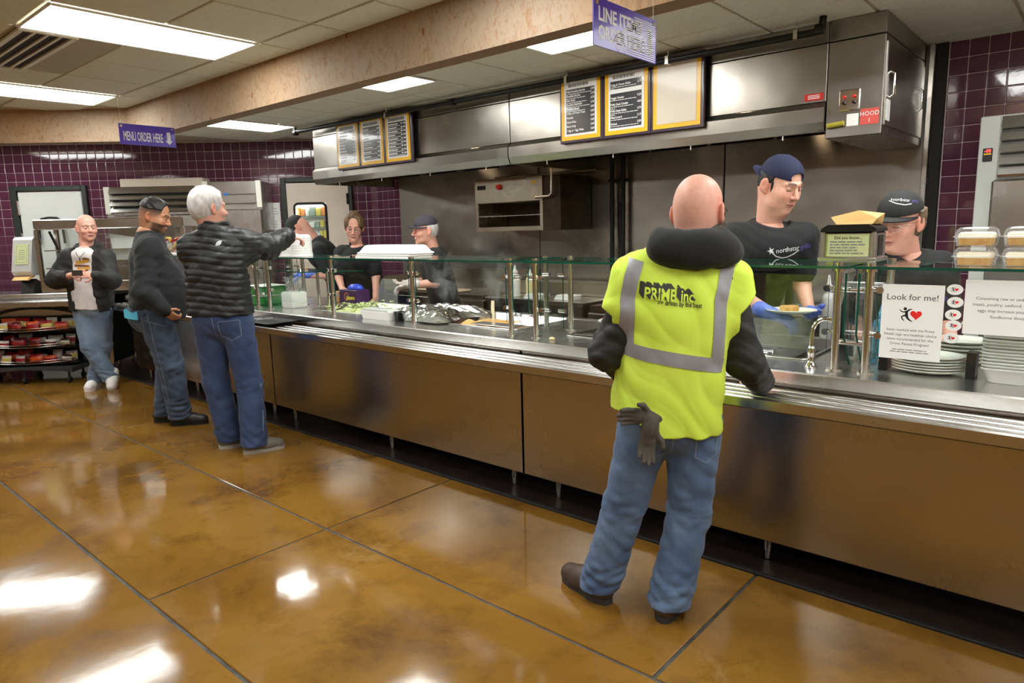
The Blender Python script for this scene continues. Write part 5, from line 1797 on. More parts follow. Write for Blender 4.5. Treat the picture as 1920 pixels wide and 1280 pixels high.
def nets(F, lo, h):
    S = F < 0
    nx, ny, nz = F.shape
    c = np.zeros((nx - 1, ny - 1, nz - 1), dtype=np.int8)
    for i in (0, 1):
        for j in (0, 1):
            for k in (0, 1):
                c += S[i:nx - 1 + i, j:ny - 1 + j, k:nz - 1 + k]
    I = np.argwhere((c > 0) & (c < 8))
    idx = np.full(c.shape, -1, dtype=np.int32)
    idx[I[:, 0], I[:, 1], I[:, 2]] = np.arange(len(I))
    acc = np.zeros((len(I), 3))
    cnt = np.zeros(len(I))
    for axis in range(3):
        o1, o2 = [a for a in range(3) if a != axis]
        for a in (0, 1):
            for b in (0, 1):
                off = np.zeros(3, int)
                off[o1], off[o2] = a, b
                p = I + off
                q = p.copy()
                q[:, axis] += 1
                f0 = F[p[:, 0], p[:, 1], p[:, 2]]
                f1 = F[q[:, 0], q[:, 1], q[:, 2]]
                x = (f0 < 0) != (f1 < 0)
                t = np.where(x, f0 / np.where(x, f0 - f1, 1), 0)
                pos = np.tile(off.astype(float), (len(I), 1))
                pos[:, axis] = t
                acc += pos * x[:, None]
                cnt += x
    V = lo + h * (I + acc / np.maximum(cnt, 1)[:, None])
    Q = []
    for axis in range(3):
        o1, o2 = (axis + 1) % 3, (axis + 2) % 3
        sl0 = [slice(None)] * 3
        sl1 = [slice(None)] * 3
        sl0[axis], sl1[axis] = slice(0, -1), slice(1, None)
        X = S[tuple(sl0)] != S[tuple(sl1)]
        E = np.argwhere(X)
        ok = (E[:, o1] > 0) & (E[:, o2] > 0) & (E[:, o1] < F.shape[o1] - 1) & (E[:, o2] < F.shape[o2] - 1)
        E = E[ok]
        inside = S[E[:, 0], E[:, 1], E[:, 2]]

        def cell(d1, d2):
            P = E.copy()
            P[:, o1] -= d1
            P[:, o2] -= d2
            return idx[P[:, 0], P[:, 1], P[:, 2]]
        q = np.stack([cell(0, 0), cell(1, 0), cell(1, 1), cell(0, 1)], 1)
        q[~inside] = q[~inside][:, ::-1]
        Q.append(q)
    return V, np.concatenate(Q)


def np_mesh(name, V, Q, mats, col=None, mi=None):
    me = bpy.data.meshes.new(name)
    me.vertices.add(len(V))
    me.vertices.foreach_set('co', V.astype(np.float32).ravel())
    me.loops.add(len(Q) * 4)
    me.loops.foreach_set('vertex_index', Q.astype(np.int32).ravel())
    me.polygons.add(len(Q))
    me.polygons.foreach_set('loop_start', np.arange(0, len(Q) * 4, 4, dtype=np.int32))
    me.polygons.foreach_set('use_smooth', np.ones(len(Q), dtype=bool))
    for m in (mats if isinstance(mats, (list, tuple)) else [mats]):
        me.materials.append(M[m] if isinstance(m, str) else m)
    if mi is not None:
        me.polygons.foreach_set('material_index', mi.astype(np.int32))
    if col is not None:
        a = me.attributes.new('Col', 'FLOAT_COLOR', 'POINT')
        a.data.foreach_set('color', np.concatenate([col, np.ones((len(V), 1))], 1).astype(np.float32).ravel())
    me.update(calc_edges=True)
    return me


def wrinkle(amp, fx, fy, fz, seed, n=5, sharp=False):
    """cloth folds: a few waves, stretched along the axes with the smaller frequencies"""
    rs = np.random.RandomState(seed)
    K = rs.uniform(0.5, 1.2, (n, 3)) * np.array([fx, fy, fz]) * rs.choice([-1, 1], (n, 3))
    ph = rs.rand(n) * 6.28

    def fn(X, Y, Z):
        r = 0
        wx = 1.3 * np.sin(11 * Z + 7 * X + ph[0]) + 0.8 * np.sin(19 * X - 13 * Y + ph[-1])
        for i in range(n):
            w = np.sin(K[i, 0] * X + K[i, 1] * Y + K[i, 2] * Z + ph[i] + wx)
            r = r + (1 - 2 * np.abs(w) if sharp else w)
        return amp * r / n
    return fn


RZP = math.atan2(0.6587, 0.7524)


def frame3(xdir, zdir):
    z = unit(zdir)
    x = V3(xdir)
    x = unit(x - z * (x @ z))
    return np.array([x, np.cross(z, x), z])


class Person:
    def __init__(s, base, label, skin, res=0.007, rz=RZP):
        s.base, s.label, s.skin, s.res, s.rz = base, label, np.array(skin), res, rz
        s.V, s.Q, s.C = [], [], []
        s.n = 0
        s.kids = []

    def addgeo(s, V, Q, C):
        s.V.append(V)
        s.Q.append(Q + s.n)
        s.C.append(C)
        s.n += len(V)

    def bare(s, S, h):
        V, Q = S.geo(h)
        s.addgeo(V, Q, np.tile(s.skin, (len(V), 1)))

    def core(s, pts):
        S = SDF()
        for a, b, r1, r2 in pts:
            S.cone(a, b, r1, r2, 0.03)
        s.bare(S, 0.02)

    def wear(s, name, S, mat, h=None, label=None, parent=None):
        V, Q = S.geo(h or s.res)
        me = np_mesh(name, V, Q, mat)
        s.kids.append((name, me, label, parent))
        return me, V, Q

    def piece(s, name, mb, mats, label=None, parent=None):
        me = mb.mesh(name, mats)
        s.kids.append((name, me, label, parent))
        return me

    def done(s):
        M['skin'] = M.get('skin') or pm('skin', (0.8, 0.5, 0.4), 0.48, attr='Col', sss=0.08, var=(70, (0.93, 0.9, 0.9)), bump=(260, 0.12, 0.002))
        ob = bpy.data.objects.new('person', np_mesh('person', np.concatenate(s.V), np.concatenate(s.Q), 'skin', np.concatenate(s.C)))
        COL.objects.link(ob)
        ob.location = (s.base[0], s.base[1], s.base[2] if len(s.base) > 2 else 0)
        ob.rotation_euler = (0, 0, s.rz)
        tag(ob, s.label, 'person')
        made = {}
        for name, me, label, parent in s.kids:
            c = bpy.data.objects.new(name, me)
            COL.objects.link(c)
            c.parent = made[parent] if parent else ob
            made.setdefault(name, c)
            made[name] = c
            if label:
                c['label'] = label
        return ob


def hand(S, w, d, n, side=1, s=1.0, curl=0.5, fat=1.0, k=0.006, thumb=0.0):
    """w wrist, d direction to the knuckles, n the way the palm faces, side picks the thumb edge"""
    w, d = V3(w), unit(d)
    n = unit(V3(n) - d * (V3(n) @ d))
    t = np.cross(d, n) * side
    S.ell(w + d * 0.05 * s, (0.046 * s, 0.040 * s, 0.017 * s * fat), [d, t, n], 0.012)
    S.cone(w - d * 0.03 * s, w + d * 0.02 * s, 0.027 * s * fat, 0.024 * s * fat, 0.015)
    lens = [(0.036, 0.024, 0.018), (0.040, 0.027, 0.019), (0.037, 0.025, 0.018), (0.029, 0.019, 0.016)]
    for i in range(4):
        p = w + d * (0.086 - 0.004 * abs(i - 1)) * s + t * (0.030 - 0.020 * i) * s
        a = curl * 0.5
        r = (0.0095 if i < 3 else 0.0085) * s * fat
        S.cone(w + d * 0.05 * s + t * (0.024 - 0.016 * i) * s, p, r * 1.05, r, k)
        for j, l in enumerate(lens[i]):
            q = p + (d * math.cos(a) + n * math.sin(a) + t * 0.05 * (1.5 - i) * (1 - curl)) * l * s
            S.cone(p, q, r, r * 0.93, k * 0.6)
            p, r = q, r * 0.93
            a += curl * 0.9
    p = w + d * 0.028 * s + t * 0.032 * s
    q = p + (d * 0.65 + t * (0.7 - thumb * 0.6) + n * (0.3 + thumb * 0.4)) * 0.042 * s
    S.cone(w + d * 0.01 * s + t * 0.015 * s, p, 0.016 * s * fat, 0.013 * s * fat, 0.01)
    S.cone(p, q, 0.0125 * s * fat, 0.0105 * s * fat, k)
    S.cone(q, q + (d * 0.85 + t * (0.25 - thumb * 0.4) + n * (0.3 + thumb * 0.3)) * 0.03 * s, 0.0105 * s * fat, 0.0085 * s * fat, k)
    return S


def head_axes(fwd, up=(0, 0, 1)):
    y = unit(fwd)
    z = V3(up)
    z = unit(z - y * (z @ y))
    return np.array([np.cross(y, z), y, z])


def head(P, c, ax, s, neck, h=0.004, jaw=1.0, brows=(0.08, 0.05, 0.03), stubble=None, fat=0.0, lips=(0.42, 0.14, 0.12), neck_r=0.056, female=False, eyes=True, lid=0.5, iris=(0.05, 0.04, 0.03), beard=None, scalp=None):
    """skull, face and neck; c is the middle of the head between the ears"""
    c = V3(c)
    T = lambda x, y, z: c + s * (x * ax[0] + y * ax[1] + z * ax[2])
    S = SDF()
    A = ax
    S.ell(T(0, -0.012, 0.038), V3((0.075, 0.096, 0.086)) * s, A, 0.02)
    S.ell(T(0, -0.035, 0.0), V3((0.068, 0.068, 0.07)) * s, A, 0.03)
    S.ell(T(0, 0.03, -0.03), V3((0.060 + fat * 0.01, 0.062, 0.078)) * s, A, 0.03)
    S.ell(T(0, 0.035, -0.075), V3((0.048 * jaw + fat * 0.012, 0.048, 0.036 + fat * 0.006)) * s, A, 0.025)
    S.ell(T(0, 0.074, -0.098), V3((0.022, 0.018, 0.017)) * s, A, 0.022)
    for m in (-1, 1):
        S.ell(T(m * 0.040, 0.058, -0.026), V3((0.024, 0.024, 0.022 + fat * 0.006)) * s, A, 0.02)
        S.cone(T(m * 0.012, 0.089, 0.029), T(m * 0.045, 0.072, 0.027), 0.0095 * s, 0.008 * s, 0.014)
        S.ell(T(m * 0.031, 0.095, 0.004), V3((0.017, 0.013, 0.012)) * s, A, 0.012, 's')
        if eyes:
            S.ell(T(m * 0.031, 0.0735, 0.004 + 0.006 * lid), V3((0.0155, 0.0135, 0.0115)) * s, A, 0.005)
            S.ell(T(m * 0.031, 0.0735, -0.007), V3((0.014, 0.0115, 0.006)) * s, A, 0.005)
        e = [A[0] * math.cos(0.35) + m * A[1] * math.sin(0.35), A[1] * math.cos(0.35) - m * A[0] * math.sin(0.35), A[2]]
        S.ell(T(m * (0.081 + 0.004 * fat), -0.014, -0.004), V3((0.0085, 0.020, 0.033)) * s, np.array(e), 0.006)
        S.ell(T(m * (0.089 + 0.004 * fat), -0.009, -0.002), V3((0.006, 0.010, 0.017)) * s, np.array(e), 0.004, 's')
        S.ell(T(m * 0.079, -0.006, -0.030), V3((0.006, 0.009, 0.010)) * s, A, 0.006)
    S.cone(T(0, 0.088, 0.014), T(0, 0.110, -0.024), 0.0075 * s, 0.0115 * s, 0.008)
    for m in (-1, 1):
        S.ell(T(m * 0.011, 0.098, -0.028), V3((0.0075, 0.010, 0.0075)) * s, A, 0.006)
    S.ell(T(0, 0.0905, -0.0575), V3((0.022, 0.0105, 0.0052)) * s, A, 0.005)
    S.ell(T(0, 0.0895, -0.0675), V3((0.019, 0.010, 0.0058)) * s, A, 0.005)
    S.cone(T(0, -0.025, -0.04), neck, neck_r * s, neck_r * 0.95, 0.03)
    if fat > 0:
        S.ell(T(0, 0.03, -0.115), V3((0.045, 0.045, 0.028)) * s, A, 0.03)
    V, Q = S.geo(h)
    L = ((V - c) @ ax.T) / s
    col = np.tile(P.skin, (len(V), 1))

    def put(mask, rgb):
        m = np.clip(mask, 0, 1)[:, None]
        col[:] = col * (1 - m) + np.array(rgb) * m
    x, y, z = L[:, 0], L[:, 1], L[:, 2]
    red = P.skin * np.array([1.02, 0.72, 0.70])
    put(0.45 * np.exp(-((np.abs(x) - 0.042) / 0.02) ** 2 - ((z + 0.03) / 0.022) ** 2) * (y > 0.03), red)
    put(0.4 * np.exp(-(x / 0.016) ** 2 - ((z + 0.026) / 0.016) ** 2) * (y > 0.09), red)
    put(0.55 * (np.abs(x) > 0.0735) * (np.abs(z) < 0.045) * (np.abs(y + 0.01) < 0.03), red)
    if stubble is not None:
        zone = (z < -0.035) * (y > 0.0) * (z > -0.125) * np.clip((y + 0.0 - 0.0) / 0.03, 0, 1) * (1 - np.exp(-((z + 0.063) / 0.014) ** 2 - (x / 0.028) ** 2))
        put(stubble[1] * zone, stubble[0])
    if scalp is not None:
        zone = np.clip((z - 0.005 + 0.9 * np.maximum(0, y - 0.02) * -1 + 0.02) / 0.03, 0, 1) * (y < 0.055 + 0.0 * z) * (np.abs(x) < 0.09)
        zone = np.clip(zone + (y < -0.03) * np.clip((z + 0.07) / 0.04, 0, 1), 0, 1)
        zone = zone * np.clip(0.45 + (z - 0.0) / 0.09, 0, 1)
        put(scalp[1] * zone, scalp[0])
    lipz = np.exp(-((np.abs(z + 0.0625)) / 0.0095) ** 4 - (x / 0.0225) ** 4) * (y > 0.08)
    put(0.85 * lipz, lips)
    put(0.8 * np.exp(-((z + 0.0625) / 0.0022) ** 2 - (x / 0.021) ** 4) * (y > 0.075), (0.12, 0.03, 0.03))
    bz = 0.0335 - 0.15 * np.maximum(0, np.abs(x) - 0.032)
    put(0.9 * np.exp(-((z - bz) / 0.0055) ** 4) * np.clip((np.abs(x) - 0.011) / 0.004, 0, 1) * np.clip((0.05 - np.abs(x)) / 0.006, 0, 1) * (y > 0.055), brows)
    if eyes:
        put(0.85 * np.exp(-((z - (-0.0005 + 0.004 * (1 - lid))) / 0.0022) ** 2) * np.clip((0.0145 - np.abs(np.abs(x) - 0.031)) / 0.003, 0, 1) * (y > 0.07), (0.05, 0.03, 0.02))
    P.addgeo(V, Q, col)
    if eyes and lid < 0.9:
        for m in (-1, 1):
            e = MB()
            cc = T(m * 0.031, 0.0748, 0.0)
            n = 10
            for q in range(1):
                vs, fs = [], []
                for j in range(7):
                    a = math.pi * j / 12
                    for i in range(n):
                        b = 2 * math.pi * i / n
                        v = ax[1] * math.cos(a) + (ax[0] * math.cos(b) + ax[2] * math.sin(b)) * math.sin(a)
                        vs.append(cc + v * 0.0122 * s)
                for j in range(6):
                    for i in range(n):
                        fs.append((j * n + i, j * n + (i + 1) % n, (j + 1) * n + (i + 1) % n, (j + 1) * n + i))
                for qf, f in enumerate(fs):
                    e.add(vs, [], 0) if qf == 0 else None
                    e.f.append(list(f))
                    e.m.append(1 if qf < 2 * n else 0)
                    e.s.append(True)
            M.setdefault('eye_white', pm('eye_white', srgb(226, 218, 208), 0.2))
            M.setdefault('iris', pm('dark_iris', iris, 0.15))
            P.piece('eye', e, ['eye_white', 'iris'])
    return T


def hair_cap(P, T, ax, s, c, grow, front, low, mat, h=0.005, rough=0.004, bun=None, seed=1, extra=None, name='hair', side=0.0, top=None):
    """hair as a shell over the skull: front = hairline slope, low = lowest point at the nape"""
    S = SDF()
    S.ell(T(0, -0.014, 0.040), V3((0.076 + grow, 0.098 + grow, 0.087 + grow)) * s, ax, 0.02)
    S.ell(T(0, -0.038, 0.0), V3((0.069 + grow, 0.070 + grow, 0.075 + grow)) * s, ax, 0.02)
    if extra:
        for e in extra:
            S.ell(T(*e[0]), V3(e[1]) * s, ax, 0.015)
    c = V3(c)

    def cut(X, Y, Z):
        px, py, pz = X - c[0], Y - c[1], Z - c[2]
        lx = (px * ax[0][0] + py * ax[0][1] + pz * ax[0][2]) / s
        ly = (px * ax[1][0] + py * ax[1][1] + pz * ax[1][2]) / s
        lz = (px * ax[2][0] + py * ax[2][1] + pz * ax[2][2]) / s
        face = ly - (front[0] + front[1] * np.maximum(lz, -0.05))
        bottom = low - lz + np.maximum(0, ly + 0.035) * side
        r = np.maximum(face, bottom)
        return r if top is None else np.maximum(r, lz - top)
    S.cuts.append(cut)
    S.disp.append(wrinkle(rough, 110, 110, 70, seed, 7))
    return P.wear(name, S, mat, h)


def cap_piece(P, T, ax, s, c, mat, back=False, h=0.004, low=0.043):
    S = SDF()
    S.ell(T(0, -0.012, 0.048), V3((0.083, 0.103, 0.086)) * s, ax, 0.02)
    c = V3(c)

    def cut(X, Y, Z):
        px, py, pz = X - c[0], Y - c[1], Z - c[2]
        ly = (px * ax[1][0] + py * ax[1][1] + pz * ax[1][2]) / s
        lz = (px * ax[2][0] + py * ax[2][1] + pz * ax[2][2]) / s
        return (low - (0.0 if not back else -0.05) * (ly + 0.012) * 0.3 - lz) * s
    S.cuts.append(cut)
    if back:
        S.ell(T(0, 0.092, 0.058), V3((0.037, 0.05, 0.021)) * s, ax, 0.004, 's')
    S.ell(T(0, -0.012, 0.134), V3((0.008, 0.008, 0.004)) * s, ax, 0.003)
    _, Vc, Qc = P.wear('cap', S, mat, h)
    sg = -1 if back else 1

    def vis(u, v):
        a = math.pi * (u - 0.5) * 0.98
        x = 0.078 * math.sin(a)
        y = -0.012 + (0.101 * math.cos(a) * (1 - 0) + (0.085 if back else 0.062) * v * math.cos(a) ** 0.5)
        z = 0.046 - 0.016 * (x / 0.078) ** 2 - 0.006 * v
        return T(x, sg * y - (0.02 if back else 0.0) * 0, z)

    def vis2(u, v):
        return vis(u, v) - ax[2] * 0.004 * s
    m = MB().grid(vis, 21, 7).grid(vis2, 21, 7)
    P.piece('visor', m, [mat], parent='cap')
    return Vc, Qc


def glasses(P, T, mat='dark_metal', w=0.0016):
    m = MB()
    for sgn in (-1, 1):
        m.tube([T(sgn * 0.032 + 0.024 * math.cos(a), 0.094 - 0.006 * abs(math.cos(a)), -0.002 + 0.016 * math.sin(a)) for a in np.linspace(0, 2 * math.pi, 18)[:-1]], w, 5, closed=True)
        m.tube([T(sgn * 0.056, 0.088, 0.004), T(sgn * 0.076, 0.06, 0.008), T(sgn * 0.081, 0.0, 0.012), T(sgn * 0.079, -0.018, 0.0)], w, 5)
    m.tube([T(-0.009, 0.096, 0.001), T(0, 0.099, 0.003), T(0.009, 0.096, 0.001)], w, 5)
    P.piece('glasses', m, [mat])


def bvh_of(V, Q):
    return BVHTree.FromPolygons([tuple(v) for v in V], [tuple(q) for q in Q])


def decal(P, bvh, name, verts2, faces, mat_idx, mats, org, ex, ey, ray, off=0.003, parent=None, label=None):
    """flat print laid on a garment: 2-D points on (ex,ey) pushed along ray onto the cloth"""
    m = MB()
    org, ex, ey, ray = Vector(org), Vector(ex), Vector(ey), Vector(ray).normalized()
    out, ok = [], []
    for x, y in verts2:
        p = org + ex * x + ey * y
        hit = bvh.ray_cast(p - ray * 1.0, ray)
        if hit[0] is None:
            out.append(None)
        else:
            out.append(hit[0] - ray * off)
    m.v = [tuple(v) if v is not None else tuple(org) for v in out]
    for f, mi in zip(faces, mat_idx):
        q = [out[i] for i in f]
        if any(v is None for v in q):
            continue
        if len(q) == 4 and max((q[i] - q[i - 1]).length for i in range(4)) > 0.035:
            continue
        m.f.append(list(f))
        m.m.append(mi)
        m.s.append(True)
    return P.piece(name, m, mats, label, parent)


def strip2(pts, w, n=30, m=4):
    """a band of width w along a polyline in 2-D, as a fine grid"""
    pts = np.array(pts, float)
    seg = np.r_[0, np.cumsum(np.linalg.norm(np.diff(pts, axis=0), axis=1))]
    t = np.linspace(0, seg[-1], n)
    P_ = np.stack([np.interp(t, seg, pts[:, i]) for i in range(2)], 1)
    d = np.gradient(P_, axis=0)
    d /= np.linalg.norm(d, axis=1)[:, None]
    nn = np.stack([-d[:, 1], d[:, 0]], 1)
    vs = []
    for j in range(m + 1):
        for i in range(n):
            vs.append(tuple(P_[i] + nn[i] * w * (j / m - 0.5)))
    fs = [(j * n + i, j * n + i + 1, (j + 1) * n + i + 1, (j + 1) * n + i) for j in range(m) for i in range(n - 1)]
    return vs, fs


def shoe(P, ankle, d, L=0.29, w=0.047, mat='boot', sole_mat='sole', h=0.005, lift=0.0, high=0.1, pitch=0.0, name='shoe'):
    """laced shoe on the floor: ankle above heel, toes along d"""
    a = V3(ankle)
    d = unit((d[0], d[1], 0))
    side = V3((-d[1], d[0], 0))
    dz = V3((0, 0, 1))
    if pitch:
        dd = d * math.cos(pitch) - dz * math.sin(pitch)
        dz = d * math.sin(pitch) + dz * math.cos(pitch)
        d = dd
    o = V3((a[0], a[1], lift))
    g = lambda x, y, z: o + d * x + side * y + dz * z
    S = SDF()
    S.cone(g(-0.035, 0, 0.055), g(0.10, 0, 0.045), w * 0.92, w, 0.02)
    S.cone(g(0.10, 0, 0.045), g(L - 0.12, 0, 0.035), w, w * 0.86, 0.02)
    S.cone(g(0.0, 0, 0.05), g(-0.005, 0, high), w * 0.85, w * 0.9, 0.02)
    pl = float((o + dz * 0.022) @ dz)
    S.cuts.append(lambda X, Y, Z: pl - (X * dz[0] + Y * dz[1] + Z * dz[2]))
    P.wear(name, S, mat, h)
    n = 22
    prof = []
    for i in range(n):
        t = 2 * math.pi * i / n
        x = math.cos(t)
        xx = 0.5 * (L - 0.13 + 0.05) + 0
        px = (L - 0.155) / 2 + x * (L / 2)
        wy = w * (1.02 + 0.06 * math.cos(t)) * (1 - 0.18 * (abs(x) < 0.4) * (x < 0.2))
        prof.append((px, math.copysign(abs(math.sin(t)) ** 0.7, math.sin(t)) * wy))
    m = MB().prism(prof, g(0, 0, 0.013), d, side, dz, 0.026)
    P.piece('sole', m, [sole_mat], parent=name)


def legs(P, hips, knees, ankles, mat, waist, r=(0.098, 0.072, 0.066), bum=(0.16, 0.125, 0.12), hem=0.03, seed=3, fold=0.006, pelvis=None, facing=(0, 1, 0), h=None, name='jeans', tops=None):
    S = SDF()
    pc = (V3(hips[0]) + V3(hips[1])) / 2 if pelvis is None else V3(pelvis)
    f = unit(facing)
    ax = np.array([np.cross(f, (0, 0, 1)), f, (0, 0, 1)])
    S.ell(pc + V3((0, 0, 0.02)), bum, ax, 0.05)
    S.cone(pc + V3((0, 0, 0.02)), V3(waist) - V3((0, 0, 0.02)), bum[1] * 1.02, bum[1] * 1.0, 0.05)
    for hp, kn, an in zip(hips, knees, ankles):
        hp, kn, an = V3(hp), V3(kn), V3(an)
        S.cone(hp, kn, r[0], r[1], 0.03)
        S.cone(kn, an + V3((0, 0, -0.03)), r[1], r[2], 0.02)
    zh = min(a[2] for a in ankles) - hem
    S.cuts.append(lambda X, Y, Z: zh - Z + 0 * X + 0 * Y)
    wz = waist[2]
    S.cuts.append(lambda X, Y, Z: Z - wz + 0 * X + 0 * Y)
    w1, w2 = wrinkle(fold * 0.8, 22, 22, 30, seed, 6, True), wrinkle(fold * 1.0, 16, 16, 60, seed + 1, 4, True)
    kz, az = np.mean([k_[2] for k_ in knees]), np.mean([a[2] for a in ankles])
    S.disp.append(lambda X, Y, Z: w1(X, Y, Z) + w2(X, Y, Z) * (np.exp(-((Z - az - 0.03) / 0.09) ** 2) + 0.5 * np.exp(-((Z - kz) / 0.08) ** 2)))
    return P.wear(name, S, mat, h)


# ---- cloth
def denim(name, col, fade):
    m = pm(name, col, 0.85, var=(6, fade, 6), bump=(420, 0.25, 0.002), sheen=0.1)
    return m


M['denim_v'] = denim('faded_blue_denim', srgb(66, 88, 124), srgb(98, 122, 154))
M['denim_o'] = denim('mid_blue_denim', srgb(40, 56, 94), srgb(56, 74, 112))
M['denim_d'] = denim('dark_denim', srgb(44, 56, 76), srgb(66, 80, 100))
M['denim_l'] = denim('washed_denim', srgb(84, 102, 124), srgb(122, 138, 156))
M['stitch'] = pm('denim_stitch', srgb(120, 134, 150), 0.8)
M['black_canvas'] = pm('black_canvas', srgb(24, 24, 22), 0.65, var=(8, srgb(33, 32, 30)), bump=(300, 0.2, 0.002))
M['black_fleece'] = pm('black_fleece', srgb(25, 26, 24), 0.95, bump=(200, 0.4, 0.003), sheen=0.08)
M['black_cotton'] = pm('black_cotton', srgb(17, 19, 21), 0.85, var=(5, srgb(24, 26, 28)), sheen=0.04)
M['charcoal_knit'] = pm('charcoal_knit', srgb(28, 31, 33), 0.9, var=(6, srgb(37, 40, 42)), sheen=0.06, bump=(350, 0.2, 0.002))
M['black_nylon'] = pm('black_nylon', srgb(22, 23, 25), 0.47, var=(10, srgb(34, 35, 38)), bump=(60, 0.3, 0.004))
M['white_tee'] = pm('white_tshirt', srgb(214, 206, 206), 0.85, var=(4, srgb(226, 220, 218)))
M['hivis'] = pm('lime_vest', srgb(212, 236, 84), 0.75, var=(4, srgb(204, 232, 74)))
M['reflect'] = pm('grey_reflective', srgb(150, 150, 154), 0.4, var=(12, srgb(136, 136, 142)))
M['print_black'] = pm('black_print', srgb(44, 46, 40), 0.6)
M['print_white'] = pm('white_print', srgb(214, 220, 222), 0.6)
M['print_purple'] = pm('purple_print', srgb(92, 76, 150), 0.6)
M['boot'] = pm('brown_boot_leather', srgb(74, 56, 46), 0.55, bump=(80, 0.2, 0.002))
M['sole'] = pm('dark_sole', srgb(54, 50, 46), 0.8)
M['black_shoe'] = pm('black_shoe', srgb(28, 26, 25), 0.45)
M['grey_shoe'] = pm('grey_sneaker', srgb(112, 108, 98), 0.7, bump=(150, 0.3, 0.002))
M['white_shoe'] = pm('white_sneaker', srgb(226, 222, 220), 0.5)
M['pale_sole'] = pm('pale_sole', srgb(170, 166, 156), 0.7)
M['navy_cap'] = pm('navy_cap', srgb(30, 34, 66), 0.85, bump=(300, 0.3, 0.002))
M['black_cap'] = pm('black_cap', srgb(38, 39, 40), 0.85, bump=(300, 0.3, 0.002))
M['dark_cap'] = pm('faded_black_cap', srgb(58, 56, 66), 0.85)
M['hair_white'] = pm('white_hair', srgb(214, 210, 206), 0.7, var=(60, srgb(184, 180, 176), 6), stretch=(1, 1, 0.3), bump=(180, 0.6, 0.003))
M['hair_dark'] = pm('black_hair', srgb(26, 22, 20), 0.5, bump=(200, 0.6, 0.004))
M['hair_brown'] = pm('brown_hair', srgb(120, 92, 58), 0.6, var=(50, srgb(84, 62, 40), 5), stretch=(1, 1, 0.3), bump=(160, 0.6, 0.004))
M['hair_ash'] = pm('ash_brown_hair', srgb(134, 112, 88), 0.6, var=(50, srgb(90, 74, 58), 5), bump=(160, 0.6, 0.004))
M['beard'] = pm('brown_beard', srgb(70, 50, 38), 0.8, bump=(200, 0.8, 0.004))
M['glove_blue'] = pm('blue_nitrile', srgb(90, 116, 208), 0.45, bump=(60, 0.3, 0.003))
M['glove_clear'] = pm('clear_glove', srgb(222, 210, 204), 0.3, trans=0.25)
M['glove_grey'] = pm('grey_work_glove', srgb(78, 74, 68), 0.85, bump=(160, 0.4, 0.003))
M['red_frame'] = pm('red_glasses', srgb(170, 40, 44), 0.3)
SK_PALE = srgb(226, 172, 150)
SK_PINK = srgb(224, 168, 148)
SK_TAN = srgb(192, 138, 104)


def torso_frame(pel, neck, facing):
    z = unit(V3(neck) - V3(pel))
    f = unit(facing)
    y = unit(f - z * (f @ z))
    return np.array([np.cross(y, z), y, z]), float(np.linalg.norm(V3(neck) - V3(pel)))


